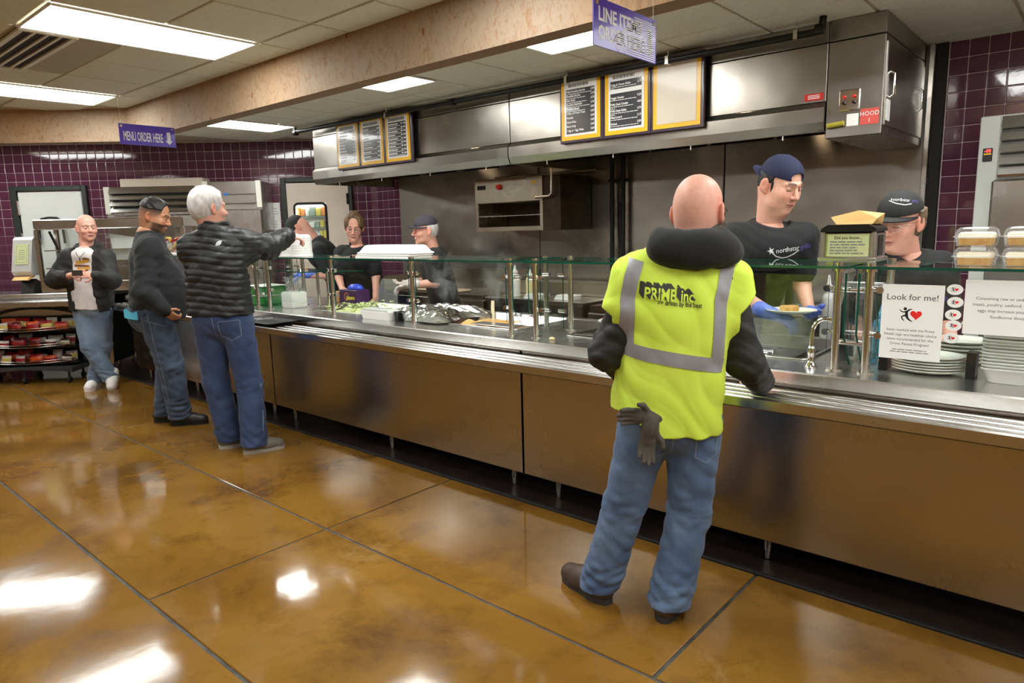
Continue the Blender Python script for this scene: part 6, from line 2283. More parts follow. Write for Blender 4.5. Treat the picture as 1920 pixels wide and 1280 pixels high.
# ------------------------------------------------------------------ man in the lime vest
def vest_man():
    P = Person((-1.36, 2.26), 'bald bearded man in a lime safety vest with his back turned', SK_PINK, 0.006)
    hc = V3((0.255, 0.05, 1.59))
    ax = head_axes((0.6, 0.8, -0.08), (0.02, 0.05, 1))
    T = head(P, hc, ax, 1.13, (0.225, 0.0, 1.42), 0.0035, stubble=(srgb(90, 62, 46), 0.75), neck_r=0.066, fat=0.6)
    # fringe-less scalp: beard mass at the jaw, glasses
    S = SDF()
    S.ell(T(0, 0.065, -0.085), V3((0.062, 0.052, 0.050)) * 1.13, ax, 0.02)
    S.ell(T(0.058, 0.03, -0.055), V3((0.022, 0.036, 0.046)) * 1.13, ax, 0.02)
    S.ell(T(-0.058, 0.03, -0.055), V3((0.022, 0.036, 0.046)) * 1.13, ax, 0.02)
    S.disp.append(wrinkle(0.006, 120, 120, 120, 4, 6))
    P.wear('beard', S, 'beard', 0.005)
    glasses(P, T)
    shL, shR = V3((0.025, 0.0, 1.355)), V3((0.335, 0.0, 1.335))
    elL, elR = V3((-0.105, 0.0, 1.07)), V3((0.425, -0.03, 1.02))
    wrL, wrR = V3((0.0, 0.2, 0.95)), V3((0.545, 0.14, 0.905))
    pel = V3((0.125, 0.0, 0.82))
    P.core([(pel, (0.2, 0, 1.40), 0.09, 0.1), (shL, elL, 0.045, 0.04), (elL, wrL, 0.04, 0.03), (shR, elR, 0.045, 0.04), (elR, wrR, 0.04, 0.03),
            ((0.05, 0.02, 0.8), (-0.02, 0.06, 0.46), 0.07, 0.05), ((-0.02, 0.06, 0.46), (-0.125, 0.10, 0.1), 0.05, 0.04), ((0.235, 0, 0.8), (0.222, 0.02, 0.43), 0.07, 0.05), ((0.222, 0.02, 0.43), (0.135, -0.04, 0.1), 0.05, 0.04)])
    S = SDF()
    hand(S, wrR, (0.25, 0.75, -0.35), (-0.5, 0.0, -0.9), 1, 1.05, 0.8)
    hand(S, wrL, (0.25, 0.8, -0.3), (0.5, 0, -0.9), -1, 1.05, 0.8)
    P.bare(S, 0.004)
    # jacket
    axT, L = torso_frame(pel, (0.175, 0.0, 1.43), (0.0, 1, 0))
    S = SDF()
    S.loft(pel, axT, [(0.06, 0, 0, 0.175, 0.125), (0.2, 0, 0, 0.18, 0.13), (0.4, 0, 0, 0.19, 0.13), (0.52, 0, 0, 0.19, 0.115), (0.6, 0, 0, 0.12, 0.09), (0.645, 0, 0.0, 0.085, 0.085)], 0.03)
    for sh, el, wr in ((shL, elL, wrL), (shR, elR, wrR)):
        S.cone(sh, el, 0.068, 0.062, 0.04).cone(el, wr, 0.062, 0.05, 0.03)
        S.cone((0.19, 0.0, 1.42), sh, 0.065, 0.065, 0.05)
    w = wrinkle(0.009, 26, 26, 40, 12, 6, True)
    S.disp.append(w)
    P.wear('jacket', S, 'black_canvas')
    # hood lying on the back
    S = SDF()
    n0 = V3((0.2, -0.005, 1.492))
    for a in np.linspace(0, 2 * math.pi, 15)[:-1]:
        p = n0 + V3((0.105 * math.cos(a), 0.088 * math.sin(a) - 0.01, 0.012 - 0.03 * (math.sin(a) < 0) * math.sin(a) * -1))
        S.ell(p, (0.038, 0.032, 0.036), None, 0.03)
    S.ell(n0 + V3((0.0, -0.095, -0.03)), (0.15, 0.045, 0.058), None, 0.05)
    S.ell(n0 + V3((0.005, -0.115, -0.05)), (0.10, 0.035, 0.05), None, 0.05)
    S.ell(n0 + V3((-0.09, -0.05, -0.035)), (0.07, 0.06, 0.06), None, 0.05)
    S.ell(n0 + V3((0.11, -0.05, -0.045)), (0.075, 0.06, 0.06), None, 0.05)
    S.cone(n0 + V3((0, 0.0, -0.06)), n0 + V3((0, 0.02, 0.15)), 0.078, 0.088, 0.004, 's')
    S.disp.append(wrinkle(0.006, 22, 22, 30, 3, 5, True))
    P.wear('hood', S, 'black_fleece')
    # vest
    S = SDF()
    S.loft(pel, axT, [(-0.05, 0.0, 0.0, 0.212, 0.155), (0.08, 0, 0, 0.208, 0.152), (0.22, 0, 0, 0.2, 0.146), (0.40, 0, 0, 0.205, 0.146), (0.50, 0, 0, 0.205, 0.13), (0.565, 0.0, 0, 0.18, 0.105), (0.61, 0.0, 0, 0.13, 0.085)], 0.03, 2.6)
    S.cone((0.14, 0, 1.415), shL + V3((-0.03, 0, 0.01)), 0.074, 0.068, 0.05)
    S.cone((0.26, 0, 1.405), shR + V3((0.035, 0, 0.005)), 0.074, 0.068, 0.05)
    S.cone(shL + V3((-0.03, 0, 0.0)), shL + V3((-0.058, -0.005, -0.11)), 0.07, 0.086, 0.04)
    S.cone(shR + V3((0.035, 0, 0.0)), shR + V3((0.055, -0.01, -0.13)), 0.07, 0.086, 0.04)
    # open arm holes and hem
    zc = lambda X: 0.815 - 0.09 * np.exp(-((X - 0.2) / 0.16) ** 2) + 0.05 * np.exp(-((X + 0.06) / 0.07) ** 2)
    S.cuts.append(lambda X, Y, Z: zc(X) - Z + 0 * Y)
    for sg, sh in ((-1, shL), (1, shR)):
        px = sh[0] + (-0.115 if sg < 0 else 0.04)
        S.cuts.append((lambda X, Y, Z, px=px, sg=sg: sg * (X - px) - 0.14 * np.clip((Z - 1.215 - 0.25 * np.maximum(0, sg * (X - px)) ) / 0.10, 0, 1) + 0 * Y))
    S.disp.append(wrinkle(0.008, 16, 16, 12, 6, 5, True))
    _, V, Q = P.wear('safety_vest', S, 'hivis', 0.005)
    bv = bvh_of(V, Q)
    ray = (0, 1, 0)
    kw = dict(org=(0, -0.3, 0), ex=(1, 0, 0), ey=(0, 0, 1), ray=ray, parent='safety_vest')
    for pts, wd in (([(-0.002, 1.425), (-0.025, 1.36), (-0.04, 1.28), (-0.045, 1.115)], 0.05), ([(0.335, 1.42), (0.318, 1.36), (0.295, 1.27), (0.285, 1.04)], 0.052), ([(-0.066, 1.105), (0.03, 1.082), (0.17, 1.055), (0.312, 1.03)], 0.052)):
        vs, fs = strip2(pts, wd, 40, 5)
        decal(P, bv, 'reflective_band', vs, fs, [0] * len(fs), ['reflect'], off=0.003, **kw)
    # block lettering with its drop shadow
    def fine(vs, fs):
        return vs, fs
    ob_v, ob_f, ob_m = [], [], []

    def put(body, size, x, z, mi, rot=-0.06, **k):
        vs, fs = text_mesh(body, size, **k)
        o = len(ob_v)
        cs, sn = math.cos(rot), math.sin(rot)
        ob_v.extend([(x + a * cs - b * sn, z + a * sn + b * cs) for a, b in vs])
        for f in fs:
            ob_f.append([i + o for i in f])
            ob_m.append(mi)
    for q in range(7):
        put('PRIME', 0.06, 0.012 - 0.002 * q - 0.002, 1.29 + 0.0028 * q, 0, -0.1, bold=0.0022, xs=0.70)
        put('inc.', 0.06, 0.140 - 0.002 * q, 1.278 + 0.0028 * q, 0, -0.1, bold=0.002, xs=0.70)
    put('>> driven by the best', 0.0245, 0.06, 1.266, 0, -0.1, bold=0.0004, xs=0.74)
    nshadow = len(ob_f)
    decal(P, bv, 'shirt_print', ob_v, ob_f, ob_m, ['print_black'], off=0.0035, **kw)
    ob_v, ob_f, ob_m = [], [], []
    put('PRIME', 0.06, 0.014, 1.287, 0, -0.1, bold=0.0014, xs=0.70)
    put('inc.', 0.06, 0.142, 1.275, 0, -0.1, bold=0.0012, xs=0.70)
    decal(P, bv, 'letter_faces', ob_v, ob_f, ob_m, ['hivis'], off=0.0046, **kw)
    # jeans and boots
    hips = [(0.055, 0.01, 0.80), (0.235, -0.01, 0.79)]
    knees = [(-0.02, 0.05, 0.45), (0.225, 0.0, 0.42)]
    anks = [(-0.122, 0.095, 0.09), (0.137, -0.05, 0.09)]
    _, V, Q = legs(P, hips, knees, anks, 'denim_v', (0.15, 0, 0.95), (0.107, 0.082, 0.08), (0.175, 0.135, 0.13), 0.035, 5, 0.009, h=0.006)
    bv = bvh_of(V, Q)
    for pts in ([(0.045, 0.80), (0.045, 0.70), (0.09, 0.675), (0.125, 0.70), (0.125, 0.80)], [(0.215, 0.78), (0.215, 0.68), (0.26, 0.655), (0.30, 0.685), (0.30, 0.78)]):
        vs, fs = strip2(pts, 0.004, 40, 1)
        decal(P, bv, 'pocket_stitch', vs, fs, [0] * len(fs), ['stitch'], (0, -0.3, 0), (1, 0, 0), (0, 0, 1), (0, 1, 0), 0.002, 'jeans')
    shoe(P, (-0.13, 0.10, 0), (-0.55, 0.83), 0.30, 0.052, 'boot', 'sole', name='boot')
    shoe(P, (0.13, -0.04, 0), (0.45, 0.9), 0.30, 0.052, 'boot', 'sole', name='boot')
    ob = P.done()
    return ob


vest_man()


def work_glove(org, d, n, side, lab, curl):
    S = SDF()
    hand(S, (0, 0, 0), d, n, side, 0.82, curl, 1.25)
    S.cone(V3((0, 0, 0)), -unit(d) * 0.03 + V3((0, 0.03, 0.02)), 0.028, 0.03, 0.02)
    V, Q = S.geo(0.004)
    ob = bpy.data.objects.new('work_glove', np_mesh('work_glove', V, Q, 'glove_grey'))
    COL.objects.link(ob)
    ob.rotation_euler = (0, 0, RZP)
    c, s_ = math.cos(RZP), math.sin(RZP)
    ob.location = (-1.36 + c * org[0] - s_ * org[1], 2.26 + s_ * org[0] + c * org[1], org[2])
    tag(ob, lab, 'glove', 'grey work gloves in the back pocket')


work_glove((0.045, -0.13, 0.845), (-0.9, -0.12, 0.12), (0.1, -1, -0.2), 1, 'grey work glove with fingers pointing sideways from the pocket', 0.25)
work_glove((0.035, -0.15, 0.815), (-0.18, -0.08, -1), (0.1, -1, 0), -1, 'grey work glove hanging fingers down from the pocket', 0.3)


# ------------------------------------------------------------------ white-haired man pointing
def old_man():
    P = Person((-4.69, 2.33), 'white-haired man in a black quilted jacket pointing over the counter', SK_PINK, 0.0065)
    hc = V3((-0.075, 0.0, 1.735))
    ax = head_axes((0.62, 0.78, -0.05))
    sc = 1.15
    T = head(P, hc, ax, sc, (-0.055, 0.0, 1.53), 0.004, neck_r=0.062, brows=srgb(190, 186, 180))
    hair_cap(P, T, ax, sc, hc, 0.010, (0.035, 0.25), -0.075, 'hair_white', 0.005, 0.004, seed=2, side=0.75)
    shL, shR = V3((-0.215, 0.0, 1.47)), V3((0.095, 0.05, 1.50))
    elR, wrR = V3((0.245, 0.19, 1.455)), V3((0.335, 0.34, 1.53))
    elL, wrL = V3((-0.20, 0.2, 1.25)), V3((0.06, 0.36, 1.41))
    pel = V3((-0.055, 0.0, 1.0))
    P.core([(pel, (-0.05, 0, 1.5), 0.09, 0.1), (shL, elL, 0.045, 0.04), (elL, wrL, 0.04, 0.03), (shR, elR, 0.045, 0.04), (elR, wrR, 0.04, 0.03),
            ((-0.14, 0, 0.95), (-0.16, 0.05, 0.5), 0.07, 0.05), ((-0.16, 0.05, 0.5), (-0.12, 0.09, 0.1), 0.05, 0.04), ((0.04, 0, 0.95), (0.10, 0.0, 0.48), 0.07, 0.05), ((0.10, 0.0, 0.48), (0.13, -0.05, 0.1), 0.05, 0.04)])
    S = SDF()
    hand(S, wrR, (0.75, 0.6, -0.12), (-0.1, 0.2, -1), 1, 1.05, 0.75)
    hand(S, wrL, (0.9, 0.35, 0.05), (0, -0.2, 1), 1, 1.05, 0.25)
    P.bare(S, 0.004)
    # quilted jacket: rows of puffed baffles
    axT, L = torso_frame((-0.06, 0.0, 1.0), (-0.05, 0.0, 1.57), (0.12, 1, 0))
    S = SDF()
    S.loft((-0.06, 0, 1.0), axT, [(0.01, 0, 0, 0.215, 0.165), (0.12, 0, 0, 0.208, 0.155), (0.3, 0.0, 0, 0.205, 0.14), (0.42, 0, 0, 0.20, 0.125), (0.51, 0, 0.0, 0.14, 0.10), (0.57, -0.005, 0.0, 0.088, 0.09), (0.64, -0.005, 0.01, 0.085, 0.088)], 0.03, 2.5)
    S.cone(shL, elL, 0.09, 0.08, 0.05).cone(elL, wrL, 0.08, 0.062, 0.03)
    S.cone(shR, elR, 0.095, 0.08, 0.05).cone(elR, wrR, 0.08, 0.06, 0.03)
    ga = unit(wrR - shR)

    def quilt(X, Y, Z):
        t = Z + 0.03 * np.sin(7 * X) - 0.04 * X
        body = np.abs(np.sin(math.pi * t / 0.045))
        along = (X - shR[0]) * ga[0] + (Y - shR[1]) * ga[1] + (Z - shR[2]) * ga[2]
        arm = np.abs(np.sin(math.pi * along / 0.058))
        w = np.clip((along - 0.10) / 0.05, 0, 1) * (X > 0.0)
        cols = np.abs(np.sin(math.pi * (X + 0.02 * np.sin(9 * Z)) / 0.17))
        return -(0.0065 * np.sqrt(body) * (1 - w) + 0.008 * np.sqrt(arm) * w) + 0.006 - 0.004 * cols ** 0.3
    S.disp.append(quilt)
    S.disp.append(wrinkle(0.011, 14, 14, 20, 9, 5, True))
    S.cone((-0.06, 0.01, 1.56), (-0.075, 0.01, 1.72), 0.074, 0.08, 0.004, 's')
    S.cone((-0.055, 0, 1.52), shL, 0.08, 0.08, 0.05).cone((-0.055, 0, 1.52), shR, 0.08, 0.085, 0.05)
    _, V, Q = P.wear('quilted_jacket', S, 'black_nylon', 0.006)
    bv = bvh_of(V, Q)
    lv, lf = [], []
    for q, (r0, r1, x0) in enumerate(((0.012, 0.0, 0), (0.02, 0.01, 0))):
        pass
    vs = []
    for rr in (0.012, 0.021, 0.030):
        v2, f2 = strip2([(0.03 + 0 + rr * math.cos(a), 1.482 + rr * math.sin(a)) for a in np.linspace(math.pi, math.pi / 2 - 0.2, 9)], 0.0065, 12, 1)
        lf += [[i + len(vs) for i in f] for f in f2]
        vs += v2
    decal(P, bv, 'chest_logo', vs, lf, [0] * len(lf), ['print_white'], (0, -0.4, 0), (1, 0, 0), (0, 0, 1), (0, 1, 0), 0.004, 'quilted_jacket')
    hips = [(-0.145, 0.0, 0.95), (0.045, 0.0, 0.95)]
    knees = [(-0.16, 0.05, 0.50), (0.095, 0.01, 0.48)]
    anks = [(-0.11, 0.085, 0.085), (0.12, -0.055, 0.085)]
    _, V, Q = legs(P, hips, knees, anks, 'denim_o', (-0.05, 0, 1.05), (0.112, 0.09, 0.09), (0.20, 0.145, 0.14), 0.03, 15, 0.008, h=0.0065)
    bv = bvh_of(V, Q)
    for pts in ([(-0.02, 0.965), (-0.02, 0.86), (0.045, 0.825), (0.11, 0.86), (0.11, 0.97), (-0.02, 0.965)], [(-0.26, 1.03), (-0.05, 1.025), (0.14, 1.03)], [(0.165, 1.0), (0.18, 0.7), (0.19, 0.4), (0.2, 0.15)], [(-0.06, 1.02), (-0.05, 0.9), (-0.045, 0.78)]):
        vs, fs = strip2(pts, 0.004, 50, 1)
        decal(P, bv, 'pocket_stitch', vs, fs, [0] * len(fs), ['stitch'], (0, -0.3, 0), (1, 0, 0), (0, 0, 1), (0, 1, 0), 0.002, 'jeans')
    vs, fs = strip2([(0.0, 1.048), (0.045, 1.05)], 0.012, 8, 2)
    decal(P, bv, 'waist_label', vs, fs, [0] * len(fs), ['red_ink'], (0, -0.3, 0), (1, 0, 0), (0, 0, 1), (0, 1, 0), 0.003, 'jeans')
    shoe(P, (-0.12, 0.075, 0), (0.78, 0.62), 0.29, 0.048, 'grey_shoe', 'pale_sole', name='sneaker')
    shoe(P, (0.115, -0.06, 0), (0.85, 0.5), 0.29, 0.048, 'grey_shoe', 'pale_sole', name='sneaker')
    P.done()


old_man()


# ------------------------------------------------------------------ heavy man in the charcoal shirt
def dark_man():
    P = Person((-5.85, 2.35), 'heavy man with dark cropped hair and beard in a charcoal sweatshirt', SK_TAN, 0.007)
    hc = V3((0.015, 0.0, 1.715))
    ax = head_axes((0.93, 0.10, -0.36), (0.2, 0, 1))
    sc = 1.12
    T = head(P, hc, ax, sc, (-0.045, 0.0, 1.53), 0.004, jaw=1.1, fat=0.9, neck_r=0.068, stubble=(srgb(40, 30, 26), 0.85), scalp=(srgb(54, 42, 36), 0.95), brows=srgb(30, 22, 18))
    hair_cap(P, T, ax, sc, hc, 0.006, (0.052, 0.06), 0.045, 'hair_dark', 0.004, 0.008, seed=5, side=0.2)
    S = SDF()
    S.ell(T(0, 0.078, -0.099), V3((0.021, 0.017, 0.017)) * sc, ax, 0.01)
    S.disp.append(wrinkle(0.003, 120, 120, 120, 4, 6))
    P.wear('goatee', S, 'hair_dark', 0.005)
    f = unit((0.88, 0.48, 0))
    sd = np.cross(f, (0, 0, 1))            # his right-hand side, towards the camera
    pel = V3((-0.06, 0.0, 0.95))
    nk = V3((-0.045, 0, 1.56))
    sn, sf = V3((-0.06, 0, 1.46)) + sd * 0.19, V3((-0.04, 0, 1.46)) - sd * 0.19
    en, wn = V3((-0.005, -0.26, 1.13)), V3((0.11, -0.2, 0.985))
    ef, wf = V3((0.10, 0.25, 1.14)), V3((0.25, 0.17, 1.05))
    P.core([(pel, nk, 0.1, 0.1), (sn, en, 0.045, 0.04), (en, wn, 0.04, 0.03), (sf, ef, 0.045, 0.04), (ef, wf, 0.04, 0.03),
            ((-0.1, 0.05, 0.9), (-0.06, 0.06, 0.5), 0.07, 0.05), ((-0.06, 0.06, 0.5), (-0.12, 0.06, 0.1), 0.05, 0.04), ((-0.03, -0.1, 0.9), (0.05, -0.06, 0.5), 0.07, 0.05), ((0.05, -0.06, 0.5), (0.08, -0.05, 0.1), 0.05, 0.04)])
    S = SDF()
    hand(S, wn, (0.55, 0.35, -0.75), (0.2, 1, 0), 1, 1.0, 0.9)
    hand(S, wf, (0.9, -0.2, -0.3), (0, -1, -0.2), 1, 1.05, 0.6)
    P.bare(S, 0.004)
    axT, L = torso_frame(pel, nk, f)
    S = SDF()
    S.loft(pel, axT, [(-0.06, 0, 0.01, 0.20, 0.20), (0.06, 0, 0.035, 0.215, 0.225), (0.2, 0, 0.05, 0.22, 0.225), (0.34, 0, 0.02, 0.215, 0.185), (0.45, 0, -0.01, 0.215, 0.15), (0.54, 0, -0.01, 0.15, 0.11), (0.60, 0, 0.0, 0.09, 0.092), (0.635, 0, 0.0, 0.082, 0.084)], 0.03, 2.3)
    S.cone(sn, en, 0.092, 0.078, 0.05).cone(en, wn, 0.078, 0.056, 0.03)
    S.cone(sf, ef, 0.092, 0.078, 0.05).cone(ef, wf, 0.078, 0.056, 0.03)
    S.disp.append(wrinkle(0.008, 16, 16, 30, 21, 6, True))
    S.cone((-0.045, 0, 1.52), sn, 0.085, 0.085, 0.06).cone((-0.045, 0, 1.52), sf, 0.085, 0.085, 0.06)
    P.wear('sweatshirt', S, 'charcoal_knit')
    m = MB().tube([(-0.035 + 0.082 * math.cos(a), 0.082 * math.sin(a), 1.565 + 0.012 * math.cos(a)) for a in np.linspace(0, 2 * math.pi, 25)[:-1]], 0.009, 6, closed=True)
    P.piece('collar', m, ['black_cotton'], parent='sweatshirt')
    hips = [V3((-0.08, 0, 0.90)) - sd * 0.095, V3((-0.06, 0, 0.90)) + sd * 0.095]
    knees = [(-0.035, 0.07, 0.50), (0.05, -0.07, 0.50)]
    anks = [(-0.105, 0.06, 0.09), (0.075, -0.055, 0.09)]
    _, V, Q = legs(P, hips, knees, anks, 'denim_d', (-0.05, 0, 1.0), (0.125, 0.098, 0.085), (0.205, 0.185, 0.15), 0.03, 25, 0.011, pelvis=(-0.075, 0, 0.92), facing=tuple(f), h=0.007)
    bv = bvh_of(V, Q)
    for pts in ([(-0.21, 0.92), (-0.2, 0.80), (-0.13, 0.77), (-0.07, 0.80), (-0.07, 0.92)], [(-0.02, 0.95), (0.0, 0.7), (0.03, 0.45), (0.04, 0.2)], [(-0.04, 0.9), (0.06, 0.86), (0.1, 0.84)]):
        vs, fs = strip2(pts, 0.004, 50, 1)
        decal(P, bv, 'pocket_stitch', vs, fs, [0] * len(fs), ['stitch'], (0, -0.4, 0), (1, 0, 0), (0, 0, 1), (0, 1, 0), 0.002, 'jeans')
    shoe(P, (-0.125, 0.06, 0), (0.9, 0.3), 0.29, 0.05, 'black_shoe', 'rubber', name='shoe')
    shoe(P, (0.07, -0.05, 0), (0.97, 0.12), 0.30, 0.05, 'black_shoe', 'rubber', name='shoe')
    P.done()
    # folded blue paper sticking out of his back pocket
    m = MB()
    m.grid(lambda u, v: (-0.205 + 0.105 * u, -0.212 + 0.05 * u * 0 - 0.012 * math.sin(3 * u), 0.925 - 0.02 * u + 0.065 * v + 0.012 * math.sin(7 * u) * v), 9, 5)
    m.grid(lambda u, v: (-0.205 + 0.105 * u, -0.206 - 0.012 * math.sin(3 * u), 0.925 - 0.02 * u + 0.055 * v), 9, 5)
    M['cyan_paper'] = pm('cyan_paper', srgb(90, 196, 226), 0.6)
    ob = bpy.data.objects.new('folded_paper', m.mesh('folded_paper', 'cyan_paper'))
    COL.objects.link(ob)
    ob.location, ob.rotation_euler = (-5.85, 2.35, 0), (0, 0, RZP)
    tag(ob, 'folded bright blue paper in the back jeans pocket', 'paper')


dark_man()


# ------------------------------------------------------------------ bald man leaning with crossed legs
def lean_man():
    P = Person((-7.92, 2.5), 'bald man with open black jacket and white shirt standing cross-legged', SK_PINK, 0.008)
    hc = V3((0.025, 0.0, 1.655))
    ax = head_axes((0.72, -0.69, -0.05))
    sc = 1.1
    T = head(P, hc, ax, sc, (-0.005, 0.0, 1.44), 0.0045, jaw=1.08, neck_r=0.064, lid=0.35, brows=srgb(150, 104, 84), stubble=(srgb(190, 130, 112), 0.4))
    shA, shB = V3((-0.185, 0.0, 1.365)), V3((0.17, 0.0, 1.355))
    elA, elB = V3((-0.315, -0.06, 1.145)), V3((0.245, -0.06, 1.125))
    wrA, wrB = V3((-0.03, -0.235, 1.20)), V3((0.20, -0.24, 1.185))
    pel = V3((-0.055, 0.05, 0.86))
    P.core([(pel, (0, 0, 1.4), 0.09, 0.1), (shA, elA, 0.045, 0.04), (elA, wrA, 0.04, 0.03), (shB, elB, 0.045, 0.04), (elB, wrB, 0.04, 0.03),
            ((-0.13, 0.05, 0.8), (-0.05, -0.08, 0.45), 0.07, 0.05), ((-0.05, -0.08, 0.45), (0.12, -0.02, 0.14), 0.05, 0.04), ((0.04, 0.05, 0.8), (0.0, 0.04, 0.45), 0.07, 0.05), ((0.0, 0.04, 0.45), (-0.085, -0.03, 0.1), 0.05, 0.04)])
    S = SDF()
    hand(S, wrA, (0.85, -0.3, 0.15), (0.3, 0.8, -0.2), -1, 1.0, 0.7)
    hand(S, wrB, (-0.75, -0.25, 0.15), (-0.2, 0.8, -0.5), 1, 1.0, 0.7)
    P.bare(S, 0.0045)
    f = V3((0.0, -1, 0))
    axT, L = torso_frame(pel, (-0.005, 0.0, 1.45), f)
    S = SDF()
    S.loft(pel, axT, [(-0.01, 0, 0.01, 0.168, 0.155), (0.15, 0, 0.015, 0.168, 0.148), (0.35, 0, 0.0, 0.17, 0.125), (0.5, 0, 0, 0.15, 0.10), (0.57, 0, 0, 0.09, 0.085), (0.6, 0, 0, 0.075, 0.075)], 0.03)
    S.cone((-0.005, 0, 1.40), shA, 0.07, 0.06, 0.05).cone((-0.005, 0, 1.40), shB, 0.07, 0.06, 0.05)
    S.ell((0.0, -0.035, 1.375), (0.11, 0.08, 0.065), None, 0.04)
    S.disp.append(wrinkle(0.005, 14, 14, 20, 31, 5, True))
    _, V, Q = P.wear('shirt', S, 'white_tee')
    bv = bvh_of(V, Q)
    # flame-coloured emblem on the chest
    M['em_gold'] = pm('emblem_gold', srgb(206, 156, 60), 0.6)
    M['em_brown'] = pm('emblem_brown', srgb(120, 70, 36), 0.6)
    kw = dict(org=(0, 0.5, 0), ex=(1, 0, 0), ey=(0, 0, 1), ray=(0, 1, 0), parent='shirt')
    for pts, wd, mt in (([(-0.075, 1.315), (0.0, 1.32), (0.065, 1.335)], 0.03, 'em_gold'), ([(-0.085, 1.285), (-0.02, 1.282), (0.06, 1.275)], 0.024, 'em_brown'), ([(-0.06, 1.256), (0.0, 1.248), (0.065, 1.262)], 0.026, 'em_gold'), ([(-0.02, 1.236), (0.01, 1.225), (0.045, 1.24)], 0.018, 'em_brown'), ([(0.01, 1.35), (0.045, 1.352), (0.07, 1.345)], 0.02, 'em_brown')):
        vs, fs = strip2(pts, wd, 14, 3)
        kk2 = dict(kw)
        kk2['org'] = (0, -0.3, 0)
        decal(P, bv, 'chest_emblem', vs, fs, [0] * len(fs), [mt], off=0.003, **kk2)
    # open jacket
    S = SDF()
    S.loft(pel, axT, [(-0.03, 0.0, -0.01, 0.205, 0.175), (0.05, 0, -0.01, 0.205, 0.17), (0.3, 0, -0.01, 0.215, 0.155), (0.46, 0, -0.01, 0.205, 0.13), (0.55, 0, -0.015, 0.13, 0.10), (0.61, 0, -0.03, 0.10, 0.09)], 0.04)
    for sh, el, wr in ((shA, elA, wrA), (shB, elB, wrB)):
        S.cone(sh, el, 0.09, 0.088, 0.05).cone(el, wr + (wr - el) * -0.06, 0.088, 0.055, 0.04)
    def opening(X, Y, Z):
        half = 0.085 + 0.02 * np.clip((Z - 1.05) / 0.35, 0, 1) + 0.03 * np.clip((1.0 - Z) / 0.2, 0, 1) + 0.02 * np.clip((Z - 1.38) / 0.08, 0, 1)
        return np.minimum(half - np.abs(X - (-0.02 + 0.02 * (Z - 1.0))), -Y - 0.05 + 0.0 * Z)
    S.cuts.append(opening)
    S.cone((-0.005, 0.01, 1.40), shA, 0.08, 0.08, 0.05).cone((-0.005, 0.01, 1.40), shB, 0.08, 0.08, 0.05)
    S.disp.append(wrinkle(0.008, 18, 18, 28, 33, 6, True))
    P.wear('jacket', S, 'black_canvas')
    S = SDF()
    for a in np.linspace(math.pi * -0.1, math.pi * 1.1, 11):
        S.ell((0.005 + 0.105 * math.cos(a), 0.02 + 0.075 * math.sin(a), 1.455 + 0.02 * math.sin(a)), (0.036, 0.036, 0.042), None, 0.03)
    S.disp.append(wrinkle(0.005, 25, 25, 25, 2, 5, True))
    P.wear('hood', S, 'black_fleece')
    m = MB().tube([(-0.05, -0.11, 1.42), (-0.03, -0.128, 1.39), (0.0, -0.135, 1.362), (0.025, -0.13, 1.392), (0.045, -0.112, 1.42)], 0.0025, 5).cyl((0.0, -0.138, 1.362), (0.0, -0.14, 1.335), 0.005, 6)
    P.piece('necklace', m, ['dark_metal'])
    hips = [(-0.14, 0.05, 0.83), (0.045, 0.05, 0.83)]
    knees = [(-0.055, -0.06, 0.45), (0.01, 0.06, 0.45)]
    anks = [(0.105, -0.055, 0.155), (-0.085, 0.0, 0.085)]
    legs(P, hips, knees, anks, 'denim_l', (-0.05, 0.04, 0.885), (0.105, 0.085, 0.078), (0.165, 0.13, 0.13), 0.03, 35, 0.008, facing=(0, -1, 0))
    shoe(P, (-0.085, 0.0, 0), (0.12, -1), 0.28, 0.05, 'white_shoe', 'white_shoe', name='sneaker', h=0.006)
    shoe(P, (0.125, 0.0, 0.0), (0.25, -1), 0.28, 0.05, 'white_shoe', 'white_shoe', name='sneaker', h=0.006, lift=0.10, pitch=0.6, high=0.075)
    P.done()
    S = MB().box(0.03, 0.135, -0.345, -0.333, 1.195, 1.25, 0, 0.004)
    ob = bpy.data.objects.new('phone', S.mesh('phone', M['em_phone']))
    COL.objects.link(ob)
    ob.location, ob.rotation_euler = (-7.92, 2.5, 0), (0, 0, RZP)
    tag(ob, 'dark phone held in both hands by the cross-legged man', 'phone')


M['em_phone'] = pm('phone_case', srgb(58, 50, 40), 0.4)
lean_man()


